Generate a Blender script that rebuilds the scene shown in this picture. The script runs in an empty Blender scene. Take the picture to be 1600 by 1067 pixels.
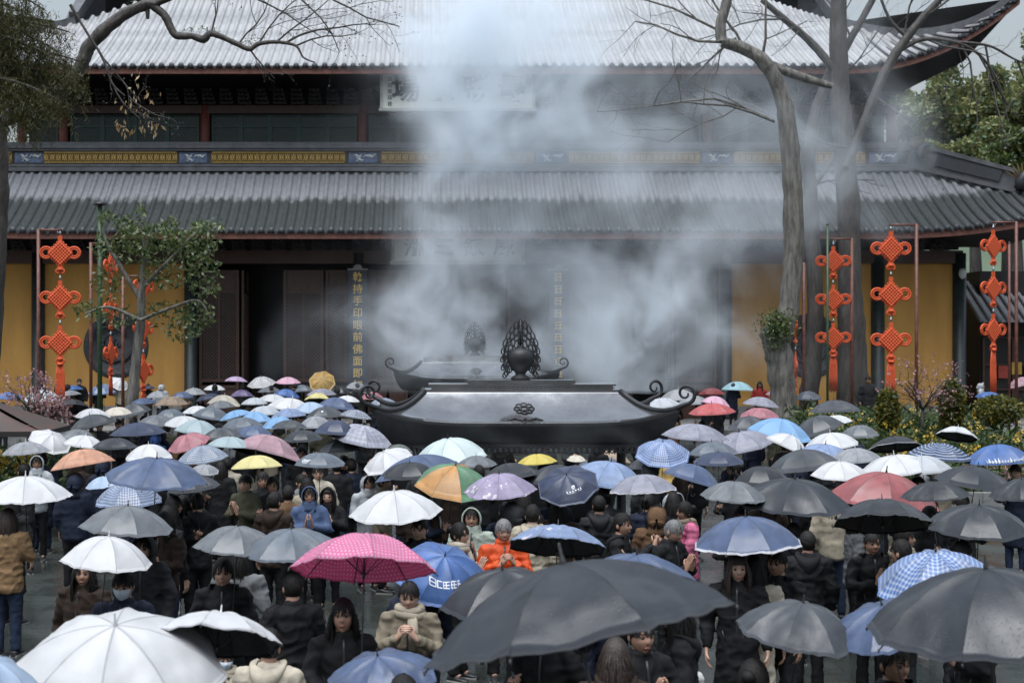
import bpy, bmesh, math, random
import numpy as np
from mathutils import Vector, Matrix, Quaternion, noise

R = math.radians
scene = bpy.context.scene
# ------------------------------------------------------------------ camera
F = 2222.2            # focal length in pixels of the 1600 px wide frame (50 mm on 36 mm)
VX, VY = 660.0, 535.0  # principal point of the level, frontal view
CAMZ = 3.5
GZ = 0.0               # level of the court paving
cam_data = bpy.data.cameras.new('camera')
cam_data.lens = 50.0
cam_data.sensor_width = 36.0
cam_data.shift_x = (800 - VX) / 1600
cam_data.shift_y = (VY - 533.5) / 1600
cam_data.clip_start = 0.1
cam_data.clip_end = 3000
cam_data.dof.use_dof = True
cam_data.dof.focus_distance = 19.0
cam_data.dof.aperture_fstop = 3.2
cam = bpy.data.objects.new('camera', cam_data)
scene.collection.objects.link(cam)
cam.location = (0, 0, CAMZ)
cam.rotation_euler = (R(90), 0, 0)
scene.camera = cam
# ------------------------------------------------------------------ sky, light, exposure
SUN_EL, SUN_ROT = 72.0, 205.0
world = bpy.data.worlds.new('World')
scene.world = world
world.use_nodes = True
wn, wl = world.node_tree.nodes, world.node_tree.links
wn.clear()
sky = wn.new('ShaderNodeTexSky')
sky.sky_type = 'NISHITA'
sky.sun_disc = False
sky.sun_elevation = R(SUN_EL)
sky.sun_rotation = R(SUN_ROT)
sky.air_density = 2.0
sky.dust_density = 6.0
sky.ozone_density = 1.5
hsv = wn.new('ShaderNodeHueSaturation')     # cloud cover: the overcast sky has little colour left
hsv.inputs['Saturation'].default_value = 0.36
bg = wn.new('ShaderNodeBackground')
bg.inputs['Strength'].default_value = 0.10
wo = wn.new('ShaderNodeOutputWorld')
tint = wn.new('ShaderNodeMix'); tint.data_type = 'RGBA'; tint.blend_type = 'MULTIPLY'
tint.inputs[0].default_value = 1.0
tint.inputs[7].default_value = (0.92, 0.98, 1.08, 1)      # cool rain cloud
wl.new(sky.outputs[0], hsv.inputs['Color'])
wl.new(hsv.outputs[0], tint.inputs[6])
wl.new(tint.outputs[2], bg.inputs[0])
wl.new(bg.outputs[0], wo.inputs[0])
sun_d = bpy.data.lights.new('sun', 'SUN')
sun_d.energy = 1.5
sun_d.angle = R(60)
sun_d.color = (0.94, 0.975, 1.0)
sun = bpy.data.objects.new('sun', sun_d)
scene.collection.objects.link(sun)
sun.location = (0, -20, 60)
_sd = Vector((math.sin(R(SUN_ROT)) * math.cos(R(SUN_EL)), math.cos(R(SUN_ROT)) * math.cos(R(SUN_EL)), math.sin(R(SUN_EL))))
sun.rotation_euler = (-_sd).to_track_quat('-Z', 'Y').to_euler()
vs = scene.view_settings
vs.view_transform = 'Standard'
vs.look = 'None'
vs.exposure = 0.86
vs.gamma = 1.0
vs.use_curve_mapping = False
scene.render.engine = 'CYCLES'
cy = scene.cycles
cy.use_denoising = True
cy.max_bounces = 6
cy.diffuse_bounces = 3
cy.glossy_bounces = 3
cy.transmission_bounces = 4
cy.transparent_max_bounces = 10
cy.volume_bounces = 4
cy.volume_step_rate = 1.0
cy.volume_max_steps = 96
cy.use_adaptive_sampling = False
cy.caustics_reflective = False
cy.caustics_refractive = False

# ------------------------------------------------------------------ helpers
random.seed(11)
C = scene.collection

def at(px, py, Y):
    """world point seen at pixel (px, py) of the photograph when it stands Y metres away"""
    return Vector(((px - VX) * Y / F, Y, CAMZ - (py - VY) * Y / F))

def lin(c):
    return tuple(((v / 12.92) if v <= 0.04045 else ((v + 0.055) / 1.055) ** 2.4) for v in c)

def rgb(r, g, b):
    return lin((r / 255, g / 255, b / 255))

def tag(o, label=None, cat=None, group=None, kind=None):
    if label: o['label'] = label
    if cat: o['category'] = cat
    if group: o['group'] = group
    if kind: o['kind'] = kind
    return o

def empty(name, loc=(0, 0, 0), rz=0.0, label=None, cat=None, group=None):
    o = bpy.data.objects.new(name, None)
    o.empty_display_size = 0.2
    C.objects.link(o)
    o.location = loc
    o.rotation_euler = (0, 0, rz)
    tag(o, label, cat, group)
    return o

def link_mesh(name, me, parent=None, mats=None):
    o = bpy.data.objects.new(name, me)
    C.objects.link(o)
    if parent is not None:
        o.parent = parent
    if mats:
        if not me.materials:
            for m in mats: me.materials.append(m)
        else:
            for i, m in enumerate(mats):
                if i < len(o.material_slots):
                    o.material_slots[i].link = 'OBJECT'
                    o.material_slots[i].material = m
    return o

def copy_tree(o, parent=None):
    c = o.copy()
    C.objects.link(c)
    c.parent = parent
    for ch in list(o.children):
        copy_tree(ch, c)
    return c

class MB:
    """collects vertices and faces and links them as ONE mesh object"""
    def __init__(s):
        s.v, s.f, s.m, s.uv, s.sm = [], [], [], {}, []
    def add(s, vs, fs, mat=0, smooth=False):
        b = len(s.v)
        s.v.extend([tuple(v) for v in vs])
        for f in fs:
            s.f.append(tuple(i + b for i in f)); s.m.append(mat); s.sm.append(smooth)
        return b
    def box(s, c, d, mat=0, rot=None, taper=1.0):
        x, y, z = d[0] / 2, d[1] / 2, d[2] / 2
        t = taper
        vs = [Vector(p) for p in ((-x, -y, -z), (x, -y, -z), (x, y, -z), (-x, y, -z), (-x * t, -y * t, z), (x * t, -y * t, z), (x * t, y * t, z), (-x * t, y * t, z))]
        if rot is not None: vs = [rot @ v for v in vs]
        c = Vector(c)
        s.add([v + c for v in vs], [(3, 2, 1, 0), (4, 5, 6, 7), (0, 1, 5, 4), (1, 2, 6, 5), (2, 3, 7, 6), (3, 0, 4, 7)], mat)
        return s
    def bar(s, a, b, w, h, mat=0, up=(0, 0, 1)):
        a, b = Vector(a), Vector(b)
        d = b - a; L = d.length
        if L < 1e-6: return s
        d /= L
        u = Vector(up)
        sx = d.cross(u)
        if sx.length < 1e-4: sx = d.cross(Vector((1, 0, 0)))
        sx.normalize(); u = sx.cross(d)
        vs = []
        for p in (a, b):
            for q in ((-1, -1), (1, -1), (1, 1), (-1, 1)):
                vs.append(p + sx * q[0] * w / 2 + u * q[1] * h / 2)
        s.add(vs, [(3, 2, 1, 0), (4, 5, 6, 7), (0, 1, 5, 4), (1, 2, 6, 5), (2, 3, 7, 6), (3, 0, 4, 7)], mat)
        return s
    def tube(s, pts, rad, n=8, mat=0, cap=True, flat=1.0, ref=None, smooth=True):
        pts = [Vector(p) for p in pts]
        k = len(pts)
        if isinstance(rad, (int, float)): rad = [rad] * k
        rings = []
        prev = Vector(ref) if ref is not None else None
        for i, p in enumerate(pts):
            d = pts[min(i + 1, k - 1)] - pts[max(i - 1, 0)]
            if d.length < 1e-9: d = Vector((0, 0, 1))
            d.normalize()
            if prev is None:
                prev = Vector((1, 0, 0)) if abs(d.x) < 0.9 else Vector((0, 1, 0))
            a = prev - d * prev.dot(d)
            if a.length < 1e-5: a = d.orthogonal()
            a.normalize(); b = d.cross(a); prev = a
            rings.append([p + a * math.cos(2 * math.pi * j / n) * rad[i] + b * math.sin(2 * math.pi * j / n) * rad[i] * flat for j in range(n)])
        vs = [v for r in rings for v in r]
        fs = []
        for i in range(k - 1):
            for j in range(n):
                fs.append((i * n + j, i * n + (j + 1) % n, (i + 1) * n + (j + 1) % n, (i + 1) * n + j))
        if cap:
            fs.append(tuple(range(n - 1, -1, -1)))
            fs.append(tuple((k - 1) * n + j for j in range(n)))
        s.add(vs, fs, mat, smooth)
        return s
    def lathe(s, prof, n=16, c=(0, 0, 0), mat=0, sx=1.0, sy=1.0, smooth=True):
        vs, fs = [], []
        k = len(prof)
        for r, z in prof:
            for j in range(n):
                a = 2 * math.pi * j / n
                vs.append((c[0] + r * math.cos(a) * sx, c[1] + r * math.sin(a) * sy, c[2] + z))
        for i in range(k - 1):
            for j in range(n):
                fs.append((i * n + j, i * n + (j + 1) % n, (i + 1) * n + (j + 1) % n, (i + 1) * n + j))
        fs.append(tuple(range(n - 1, -1, -1)))
        fs.append(tuple((k - 1) * n + j for j in range(n)))
        s.add(vs, fs, mat, smooth)
        return s
    def rings(s, secs, n=14, mat=0, smooth=True):
        """stacked ellipses (cx, cy, z, rx, ry)"""
        vs, fs = [], []
        for cx, cy_, z, rx, ry in secs:
            for j in range(n):
                a = 2 * math.pi * j / n
                vs.append((cx + rx * math.cos(a), cy_ + ry * math.sin(a), z))
        k = len(secs)
        for i in range(k - 1):
            for j in range(n):
                fs.append((i * n + j, i * n + (j + 1) % n, (i + 1) * n + (j + 1) % n, (i + 1) * n + j))
        fs.append(tuple(range(n - 1, -1, -1)))
        fs.append(tuple((k - 1) * n + j for j in range(n)))
        s.add(vs, fs, mat, smooth)
        return s
    def grid(s, P, mat=0, smooth=True, closed=False):
        """P[i][j] points -> quads"""
        ni, nj = len(P), len(P[0])
        vs = [p for row in P for p in row]
        fs = []
        for i in range(ni - 1):
            for j in range(nj if closed else nj - 1):
                fs.append((i * nj + j, i * nj + (j + 1) % nj, (i + 1) * nj + (j + 1) % nj, (i + 1) * nj + j))
        s.add(vs, fs, mat, smooth)
        return s
    def prism(s, outline, z0, z1, mat=0, plane='xz'):
        """outline in a plane, extruded along the third axis"""
        n = len(outline)
        def P(u, w, d):
            return (u, d, w) if plane == 'xz' else ((u, w, d) if plane == 'xy' else (d, u, w))
        vs = [P(u, w, z0) for u, w in outline] + [P(u, w, z1) for u, w in outline]
        fs = [tuple(range(n - 1, -1, -1)), tuple(range(n, 2 * n))]
        for i in range(n):
            fs.append((i, (i + 1) % n, n + (i + 1) % n, n + i))
        s.add(vs, fs, mat)
        return s
    def mesh(s, name, fix=False):
        me = bpy.data.meshes.new(name)
        me.from_pydata(s.v, [], s.f)
        me.polygons.foreach_set('material_index', s.m)
        me.polygons.foreach_set('use_smooth', s.sm)
        if fix:
            bm = bmesh.new(); bm.from_mesh(me)
            bmesh.ops.recalc_face_normals(bm, faces=bm.faces)
            bm.to_mesh(me); bm.free()
        me.update()
        return me
    def build(s, name, mats, parent=None, fix=True, loc=None):
        me = s.mesh(name, fix)
        if not isinstance(mats, (list, tuple)): mats = [mats]
        for m in mats: me.materials.append(m)
        o = bpy.data.objects.new(name, me)
        C.objects.link(o)
        if parent is not None: o.parent = parent
        if loc is not None: o.location = loc
        return o

# ------------------------------------------------------------------ materials
def nodes_of(name):
    m = bpy.data.materials.new(name)
    m.use_nodes = True
    nt = m.node_tree
    return m, nt, nt.nodes, nt.links, nt.nodes['Principled BSDF']

def mat(name, col, rough=0.6, var=0.2, scale=6.0, bump=0.0, bscale=40.0, spec=0.5, coat=0.0, metal=0.0, col2=None, coords='Object', rvar=0.0, stretch=None, coatrough=0.15):
    m, nt, n, l, p = nodes_of(name)
    tc = n.new('ShaderNodeTexCoord')
    src = tc.outputs[coords]
    if stretch:
        mp = n.new('ShaderNodeMapping'); mp.inputs['Scale'].default_value = stretch
        l.new(src, mp.inputs[0]); src = mp.outputs[0]
    nz = n.new('ShaderNodeTexNoise')
    nz.inputs['Scale'].default_value = scale
    nz.inputs['Detail'].default_value = 6
    nz.inputs['Roughness'].default_value = 0.65
    l.new(src, nz.inputs['Vector'])
    mix = n.new('ShaderNodeMix'); mix.data_type = 'RGBA'
    a = tuple(max(0, c * (1 - var)) for c in col); b = tuple(min(1, c * (1 + var)) for c in col)
    if col2 is not None: a, b = col, col2
    mix.inputs[6].default_value = (*a, 1); mix.inputs[7].default_value = (*b, 1)
    rp = n.new('ShaderNodeMapRange'); rp.inputs[1].default_value = 0.3; rp.inputs[2].default_value = 0.7
    l.new(nz.outputs[0], rp.inputs[0]); l.new(rp.outputs[0], mix.inputs[0])
    l.new(mix.outputs[2], p.inputs['Base Color'])
    p.inputs['Roughness'].default_value = rough
    if rvar:
        rr = n.new('ShaderNodeMapRange'); rr.inputs[3].default_value = max(0.02, rough - rvar); rr.inputs[4].default_value = min(1, rough + rvar)
        rr.inputs[1].default_value = 0.3; rr.inputs[2].default_value = 0.7
        l.new(nz.outputs[0], rr.inputs[0]); l.new(rr.outputs[0], p.inputs['Roughness'])
    p.inputs['Metallic'].default_value = metal
    p.inputs['Specular IOR Level'].default_value = spec
    p.inputs['Coat Weight'].default_value = coat
    p.inputs['Coat Roughness'].default_value = coatrough
    if bump:
        bz = n.new('ShaderNodeTexNoise'); bz.inputs['Scale'].default_value = bscale; bz.inputs['Detail'].default_value = 4
        l.new(src, bz.inputs['Vector'])
        bp = n.new('ShaderNodeBump'); bp.inputs['Strength'].default_value = min(1, bump * 5); bp.inputs['Distance'].default_value = 0.02 + bump * 0.05
        l.new(bz.outputs[0], bp.inputs['Height']); l.new(bp.outputs[0], p.inputs['Normal'])
    return m

M = {}
M['tile_wet'] = mat('wet_roof_tile', (0.30, 0.297, 0.292), 0.36, 0.32, 0.9, 0.03, 25, 0.6, 1.0, rvar=0.08, coatrough=0.16)
M['deck'] = mat('roof_deck', (0.03, 0.032, 0.036), 0.6, 0.3, 2)
M['fascia'] = mat('red_brown_fascia', (0.15, 0.056, 0.038), 0.6, 0.4, 5, 0.03)
M['wood_dark'] = mat('dark_timber', (0.013, 0.010, 0.010), 0.6, 0.5, 3, 0.04, 30)
M['wood_brown'] = mat('brown_door_timber', (0.052, 0.023, 0.015), 0.5, 0.5, 4, 0.04, 40, stretch=(6, 6, 1))
M['wood_red'] = mat('faded_red_column', (0.17, 0.05, 0.036), 0.6, 0.35, 4, 0.03, stretch=(4, 4, 1))
M['col_green'] = mat('black_green_column', (0.018, 0.026, 0.026), 0.42, 0.4, 3, 0.03)
M['win_green'] = mat('green_window_frame', (0.026, 0.062, 0.055), 0.5, 0.3, 6)
M['interior'] = mat('dark_interior', (0.008, 0.007, 0.007), 0.9, 0.2, 4)
M['pane'] = mat('dark_window_paper', (0.020, 0.032, 0.034), 0.25, 0.4, 2)
M['yellow'] = mat('ochre_plaster', (0.38, 0.20, 0.055), 0.85, 0.15, 1.3, 0.05, 14, 0.3, rvar=0.05, col2=(0.53, 0.295, 0.082), stretch=(1, 1, 0.22))
M['stone'] = mat('grey_stone', (0.18, 0.18, 0.175), 0.55, 0.35, 3, 0.06, 20)
M['ridge'] = mat('grey_ridge_moulding', (0.085, 0.088, 0.095), 0.5, 0.35, 3, 0.05, 20)
M['gold'] = mat('ochre_gold_paint', (0.36, 0.235, 0.06), 0.5, 0.3, 8)
M['gold_leaf'] = mat('gold_leaf', (0.72, 0.50, 0.13), 0.4, 0.15, 10, metal=0.3)
M['bluepaint'] = mat('blue_painted_panel', (0.025, 0.045, 0.13), 0.6, 0.5, 5, col2=(0.14, 0.18, 0.24))
M['board'] = mat('cream_name_board', (0.50, 0.50, 0.44), 0.6, 0.12, 2)
M['ink'] = mat('black_ink', (0.012, 0.014, 0.02), 0.5, 0.2, 4)
M['couplet'] = mat('dark_blue_couplet_board', (0.012, 0.018, 0.036), 0.35, 0.3, 3)
M['medallion'] = mat('dark_carved_stone', (0.035, 0.037, 0.042), 0.5, 0.5, 9, 0.08, 18)
M['bronze'] = mat('wet_dark_bronze', (0.27, 0.275, 0.28), 0.12, 0.3, 1.3, 0.003, 6, 0.7, 0.6, 0.85, rvar=0.09, coatrough=0.12)
M['bronze_dull'] = mat('black_bronze', (0.017, 0.018, 0.020), 0.45, 0.4, 5, 0.05, 40, 0.4)
M['orange'] = mat('vermilion_cord', (0.58, 0.085, 0.022), 0.7, 0.25, 30, 0.05, 60)
M['rust'] = mat('rusty_brown_pole', (0.12, 0.042, 0.028), 0.5, 0.45, 10, 0.03)
M['green_pole'] = mat('dark_green_pole', (0.025, 0.055, 0.022), 0.5, 0.3, 10)
M['steel'] = mat('grey_steel', (0.35, 0.36, 0.38), 0.3, 0.2, 20, metal=0.9)
M['blackplastic'] = mat('black_plastic', (0.015, 0.015, 0.016), 0.35, 0.1, 10)
M['bark'] = mat('wet_bark', (0.016, 0.014, 0.012), 0.6, 0.5, 9, 0.2, 22, stretch=(1, 1, 0.2), col2=(0.075, 0.064, 0.054))
M['bark_pale'] = mat('pale_bark', (0.035, 0.031, 0.026), 0.7, 0.5, 9, 0.2, 22, stretch=(1, 1, 0.18), col2=(0.21, 0.20, 0.175))
M['moss'] = mat('moss', (0.06, 0.10, 0.022), 0.9, 0.5, 12, 0.2, 40)

def leafmat(name, c1, c2, rough=0.45):
    m, nt, n, l, p = nodes_of(name)
    g = n.new('ShaderNodeNewGeometry')
    mix = n.new('ShaderNodeMix'); mix.data_type = 'RGBA'
    mix.inputs[6].default_value = (*c1, 1); mix.inputs[7].default_value = (*c2, 1)
    l.new(g.outputs['Random Per Island'], mix.inputs[0])
    l.new(mix.outputs[2], p.inputs['Base Color'])
    p.inputs['Roughness'].default_value = rough
    tr = n.new('ShaderNodeBsdfTranslucent'); l.new(mix.outputs[2], tr.inputs[0])
    ms = n.new('ShaderNodeMixShader'); ms.inputs[0].default_value = 0.3
    l.new(p.outputs[0], ms.inputs[1]); l.new(tr.outputs[0], ms.inputs[2])
    l.new(ms.outputs[0], n['Material Output'].inputs[0])
    return m
M['leaf'] = leafmat('broad_leaf', (0.022, 0.052, 0.018), (0.13, 0.155, 0.045), 0.35)
M['bed_leaf'] = leafmat('bedding_leaf', (0.015, 0.032, 0.010), (0.07, 0.11, 0.03), 0.5)
M['frond'] = leafmat('cedar_frond', (0.018, 0.024, 0.006), (0.085, 0.075, 0.014), 0.6)
M['hill_leaf'] = leafmat('hillside_leaf', (0.06, 0.12, 0.055), (0.27, 0.26, 0.09), 0.6)
M['box_leaf'] = leafmat('topiary_leaf', (0.02, 0.04, 0.012), (0.17, 0.15, 0.02), 0.5)
M['bloom_pink'] = leafmat('pink_blossom', (0.24, 0.10, 0.11), (0.42, 0.26, 0.26), 0.6)
M['bloom_yellow'] = leafmat('yellow_flower', (0.40, 0.24, 0.02), (0.55, 0.40, 0.06), 0.6)
M['bloom_red'] = leafmat('red_flower', (0.40, 0.05, 0.04), (0.5, 0.2, 0.2), 0.6)
M['dryleaf'] = leafmat('dry_leaf', (0.30, 0.17, 0.05), (0.55, 0.45, 0.30), 0.7)
# ================================================================== ground
def ground_material():
    m, nt, n, l, p = nodes_of('wet_paving')
    tc = n.new('ShaderNodeTexCoord')
    br = n.new('ShaderNodeTexBrick')
    br.inputs['Scale'].default_value = 1.0
    br.inputs['Brick Width'].default_value = 0.9; br.inputs['Row Height'].default_value = 0.6
    br.inputs['Mortar Size'].default_value = 0.008
    br.inputs['Color1'].default_value = (0.042, 0.048, 0.044, 1); br.inputs['Color2'].default_value = (0.030, 0.036, 0.032, 1)
    br.inputs['Mortar'].default_value = (0.014, 0.016, 0.015, 1)
    l.new(tc.outputs['Object'], br.inputs['Vector'])
    nz = n.new('ShaderNodeTexNoise'); nz.inputs['Scale'].default_value = 1.3; nz.inputs['Detail'].default_value = 6
    l.new(tc.outputs['Object'], nz.inputs['Vector'])
    mr = n.new('ShaderNodeMapRange'); mr.inputs[1].default_value = 0.35; mr.inputs[2].default_value = 0.65
    mr.inputs[3].default_value = 0.08; mr.inputs[4].default_value = 0.38
    l.new(nz.outputs[0], mr.inputs[0]); l.new(mr.outputs[0], p.inputs['Roughness'])
    l.new(br.outputs[0], p.inputs['Base Color'])
    nb = n.new('ShaderNodeTexNoise'); nb.inputs['Scale'].default_value = 35
    l.new(tc.outputs['Object'], nb.inputs['Vector'])
    bp = n.new('ShaderNodeBump'); bp.inputs['Strength'].default_value = 0.15; bp.inputs['Distance'].default_value = 0.01
    l.new(nb.outputs[0], bp.inputs['Height']); l.new(bp.outputs[0], p.inputs['Normal'])
    return m
M['paving'] = ground_material()
M['hill'] = mat('hill_green_grey', (0.06, 0.085, 0.05), 0.9, 0.4, 0.06, 0.3, 0.5)
mb = MB()
mb.add([(-900, -60, GZ), (900, -60, GZ), (900, 1600, GZ), (-900, 1600, GZ)], [(0, 1, 2, 3)])
tag(mb.build('ground', M['paving'], fix=False), 'wet grey stone paving of the temple court', kind='structure')
mb = MB()
mb.box((1.4, 64.3, 0.25), (52, 31.4, 0.5))
tag(mb.build('terrace', M['stone']), 'low stone terrace under the temple hall', kind='structure')
# wooded hill behind everything
P = []
for i in range(25):
    row = []
    for j in range(61):
        x = -260 + j * 10; y = 120 + i * 12
        h = 62 * (1 - math.exp(-((i * 12) / 130.0) ** 1.3)) * (0.55 + 0.45 * math.exp(-((x - 120) / 160.0) ** 2)) + 9 * noise.noise(Vector((x * .02, y * .02, 0)))
        row.append((x, y, h - 2))
    P.append(row)
mb = MB(); mb.grid(P)
tag(mb.build('hill', M['hill']), 'misty wooded hill behind the temple', kind='structure')

# ================================================================== temple hall
CX = 1.40
hall = empty('temple_hall', (CX, 56, 0.5), 0, 'large two-tiered temple hall with ochre walls and grey tiled roofs behind the crowd', 'temple')
HO = Vector((CX, 56, 0.5))

def part(mb, name, mats, parent=hall, label=None, fix=True):
    """geometry given in world coordinates, hung under the hall"""
    o = mb.build(name, mats, None, fix)
    o.parent = parent
    w = HO if parent is hall else HO
    o.matrix_parent_inverse = Matrix.Translation(-w)
    if label: o['label'] = label
    return o

def part_obj(me, name, parent, loc=(0, 0, 0), mats=None):
    o = link_mesh(name, me, None, mats)
    o.parent = parent
    if parent is hall: o.matrix_parent_inverse = Matrix.Translation(-HO)
    o.location = loc
    return o

def lower_tile_mat():
    """grey tiles, rain-dark except for the strip sheltered by the upper eave"""
    m, nt, n, l, p = nodes_of('half_wet_roof_tile')
    g = n.new('ShaderNodeNewGeometry')
    sp = n.new('ShaderNodeSeparateXYZ'); l.new(g.outputs['Position'], sp.inputs[0])
    nz = n.new('ShaderNodeTexNoise'); nz.inputs['Scale'].default_value = 2.2; nz.inputs['Detail'].default_value = 4
    l.new(g.outputs['Position'], nz.inputs['Vector'])
    ma = n.new('ShaderNodeMath'); ma.operation = 'MULTIPLY_ADD'; ma.inputs[1].default_value = 0.7
    l.new(nz.outputs[0], ma.inputs[0]); l.new(sp.outputs['Y'], ma.inputs[2])
    mr = n.new('ShaderNodeMapRange'); mr.inputs[1].default_value = 55.55; mr.inputs[2].default_value = 55.95
    l.new(ma.outputs[0], mr.inputs[0])
    n2 = n.new('ShaderNodeTexNoise'); n2.inputs['Scale'].default_value = 5; n2.inputs['Detail'].default_value = 5
    l.new(g.outputs['Position'], n2.inputs['Vector'])
    w = n.new('ShaderNodeMix'); w.data_type = 'RGBA'
    w.inputs[6].default_value = (0.022, 0.027, 0.028, 1); w.inputs[7].default_value = (0.060, 0.066, 0.066, 1)
    l.new(n2.outputs[0], w.inputs[0])
    d = n.new('ShaderNodeMix'); d.data_type = 'RGBA'
    d.inputs[6].default_value = (0.13, 0.135, 0.145, 1); d.inputs[7].default_value = (0.23, 0.235, 0.25, 1)
    l.new(n2.outputs[0], d.inputs[0])
    x = n.new('ShaderNodeMix'); x.data_type = 'RGBA'
    l.new(mr.outputs[0], x.inputs[0]); l.new(w.outputs[2], x.inputs[6]); l.new(d.outputs[2], x.inputs[7])
    l.new(x.outputs[2], p.inputs['Base Color'])
    r = n.new('ShaderNodeMapRange'); r.inputs[3].default_value = 0.34; r.inputs[4].default_value = 0.8
    l.new(mr.outputs[0], r.inputs[0]); l.new(r.outputs[0], p.inputs['Roughness'])
    return m
M['tile_low'] = lower_tile_mat()

class Roof:
    def __init__(s, eave_y, eave_z, run, slope0, slope1, xflat, xcorner, lift, out):
        s.ey, s.ez, s.run, s.s0, s.s1 = eave_y, eave_z, run, slope0, slope1
        s.xf, s.xc, s.lift, s.out = xflat, xcorner, lift, out
    def k(s, x):
        return max(0.0, (abs(x - CX) - s.xf) / (s.xc - s.xf))
    def tmax(s, x):
        return min(s.run, max(0.25, (s.xc - abs(x - CX)) * 1.06))
    def p(s, x, t, h=0.0):
        k = s.k(x)
        q = max(0.0, 1 - t / 7.0)
        z = s.ez + s.s0 * t + (s.s1 - s.s0) * t * t / (2 * s.run) + s.lift * (k ** 2.3) * q ** 1.5
        y = s.ey + t - s.out * k ** 2 * q
        sl = s.s0 + (s.s1 - s.s0) * t / s.run
        nl = math.hypot(1, sl)
        return Vector((x, y - h * sl / nl, z + h / nl))

SPX = 0.37
def build_roof(roof, name, label, tmat, visible):
    base = MB()
    xs = np.linspace(CX - roof.xc, CX + roof.xc, 121)
    P = []
    for x in xs:
        tm = roof.tmax(x)
        P.append([roof.p(x, tm * j / 10) for j in range(11)])
    base.grid(P)
    # soffit: from the eave back to the wall
    Q = []
    for x in xs:
        e = roof.p(x, 0, -0.12)
        xi = CX + (x - CX) * 0.86
        Q.append([e, Vector(((x + xi) / 2, e.y + 1.7, min(e.z, roof.ez) + 0.35)), Vector((xi, roof.ey + 3.4, roof.ez - 0.35))])
    base.grid(Q, mat=1)
    ro = part(base, 'roof', [M['deck'], M['wood_dark']], label=label)
    # tile rows
    n = int(roof.xc / SPX)
    reg = {}
    capm = MB(); capm.lathe([(0.001, 0), (0.085, 0), (0.105, 0.015), (0.105, 0.05), (0.001, 0.05)], 12)
    cap_me = capm.mesh('eave_cap', True)
    rot = Matrix.Rotation(R(90), 4, 'X')
    cap_me.transform(rot)
    cap_me.materials.append(M['ridge_dark'])
    drip = MB(); drip.prism([(-0.155, 0.05), (-0.10, 0.0), (-0.05, -0.05), (0, -0.13), (0.05, -0.05), (0.10, 0.0), (0.155, 0.05), (0.09, 0.025), (0, 0.01), (-0.09, 0.025)], -0.02, 0.02)
    drip_me = drip.mesh('drip_tile', True); drip_me.materials.append(M['ridge_dark'])
    for i in range(-n, n + 1):
        x = CX + i * SPX
        e0 = roof.p(x, 0)
        if not (visible[0] < VX + F * e0.x / e0.y < visible[1]): continue
        tm = roof.tmax(x)
        flat = roof.k(x) == 0 and tm == roof.run
        key = 'flat' if flat else i
        if key not in reg:
            mb = MB()
            nt = max(3, int(tm / 0.34))
            rng = random.Random(i)
            rows = []
            for j in range(nt):
                for e in (0, 1):
                    t = tm * (j + e * 0.995) / nt
                    rr = 0.104 if e == 0 else 0.101
                    rows.append([roof.p(x, t, rr * math.sin(math.pi * a / 6) + 0.012) - roof.p(x, 0) + Vector((-rr * math.cos(math.pi * a / 6), 0, 0)) for a in range(7)])
            mb.grid(rows, smooth=False)
            # pan tiles between the ribs, overlapping steps
            rows = []
            for j in range(nt):
                for e in (0, 1):
                    t = tm * (j + e * 0.99) / nt
                    h = 0.019 if e == 0 else 0.016
                    rows.append([roof.p(x, t, h + 0.035 * (abs(a) / 2.0) ** 2) - roof.p(x, 0) + Vector((SPX / 2 + a * 0.055, 0, 0)) for a in (-2, -1, 0, 1, 2)])
            mb.grid(rows, smooth=False)
            me = mb.mesh('tile_row', True); me.materials.append(tmat)
            reg[key] = me
        jr = random.Random(i * 7 + int(roof.ez)); jx = jr.uniform(-.018, .018); jz = jr.uniform(-.012, .016)
        part_obj(reg[key], 'tile_row', ro, e0 + Vector((jx, 0, jz)))
        part_obj(cap_me, 'eave_cap', ro, e0 + Vector((jx, -0.012 + jz, 0.045 + jz)))
        k = roof.p(x + SPX / 2, 0)
        part_obj(drip_me, 'drip_tile', ro, k + Vector((0, -0.015, 0.02)))
    # fascia board and rafter line under the tiles
    fb = MB()
    Q = []
    for x in np.linspace(CX - roof.xc, CX + roof.xc, 121):
        e = roof.p(x, 0)
        Q.append([(e.x, e.y + 0.04, e.z - 0.0), (e.x, e.y + 0.04, e.z - 0.26), (e.x, e.y + 0.16, e.z - 0.26), (e.x, e.y + 0.16, e.z - 0.0)])
    fb.grid(Q, smooth=False)
    part(fb, 'fascia', M['fascia'])
    return ro

M['ridge_dark'] = mat('dark_tile_end', (0.032, 0.035, 0.04), 0.5, 0.3, 8)
upper = Roof(55.0, 14.15, 13.0, 0.46, 0.80, 14.8, 21.3, 2.45, 1.0)
lower = Roof(53.0, 7.62, 4.1, 0.46, 0.86, 15.5, 25.0, 1.55, 1.0)
ro_up = build_roof(upper, 'roof', 'steep upper roof with pale wet tile rows', M['tile_wet'], (-60, 1680))
ro_lo = build_roof(lower, 'roof', 'lower skirt roof, dark and wet below a dry pale strip', M['tile_low'], (-60, 1700))

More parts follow.
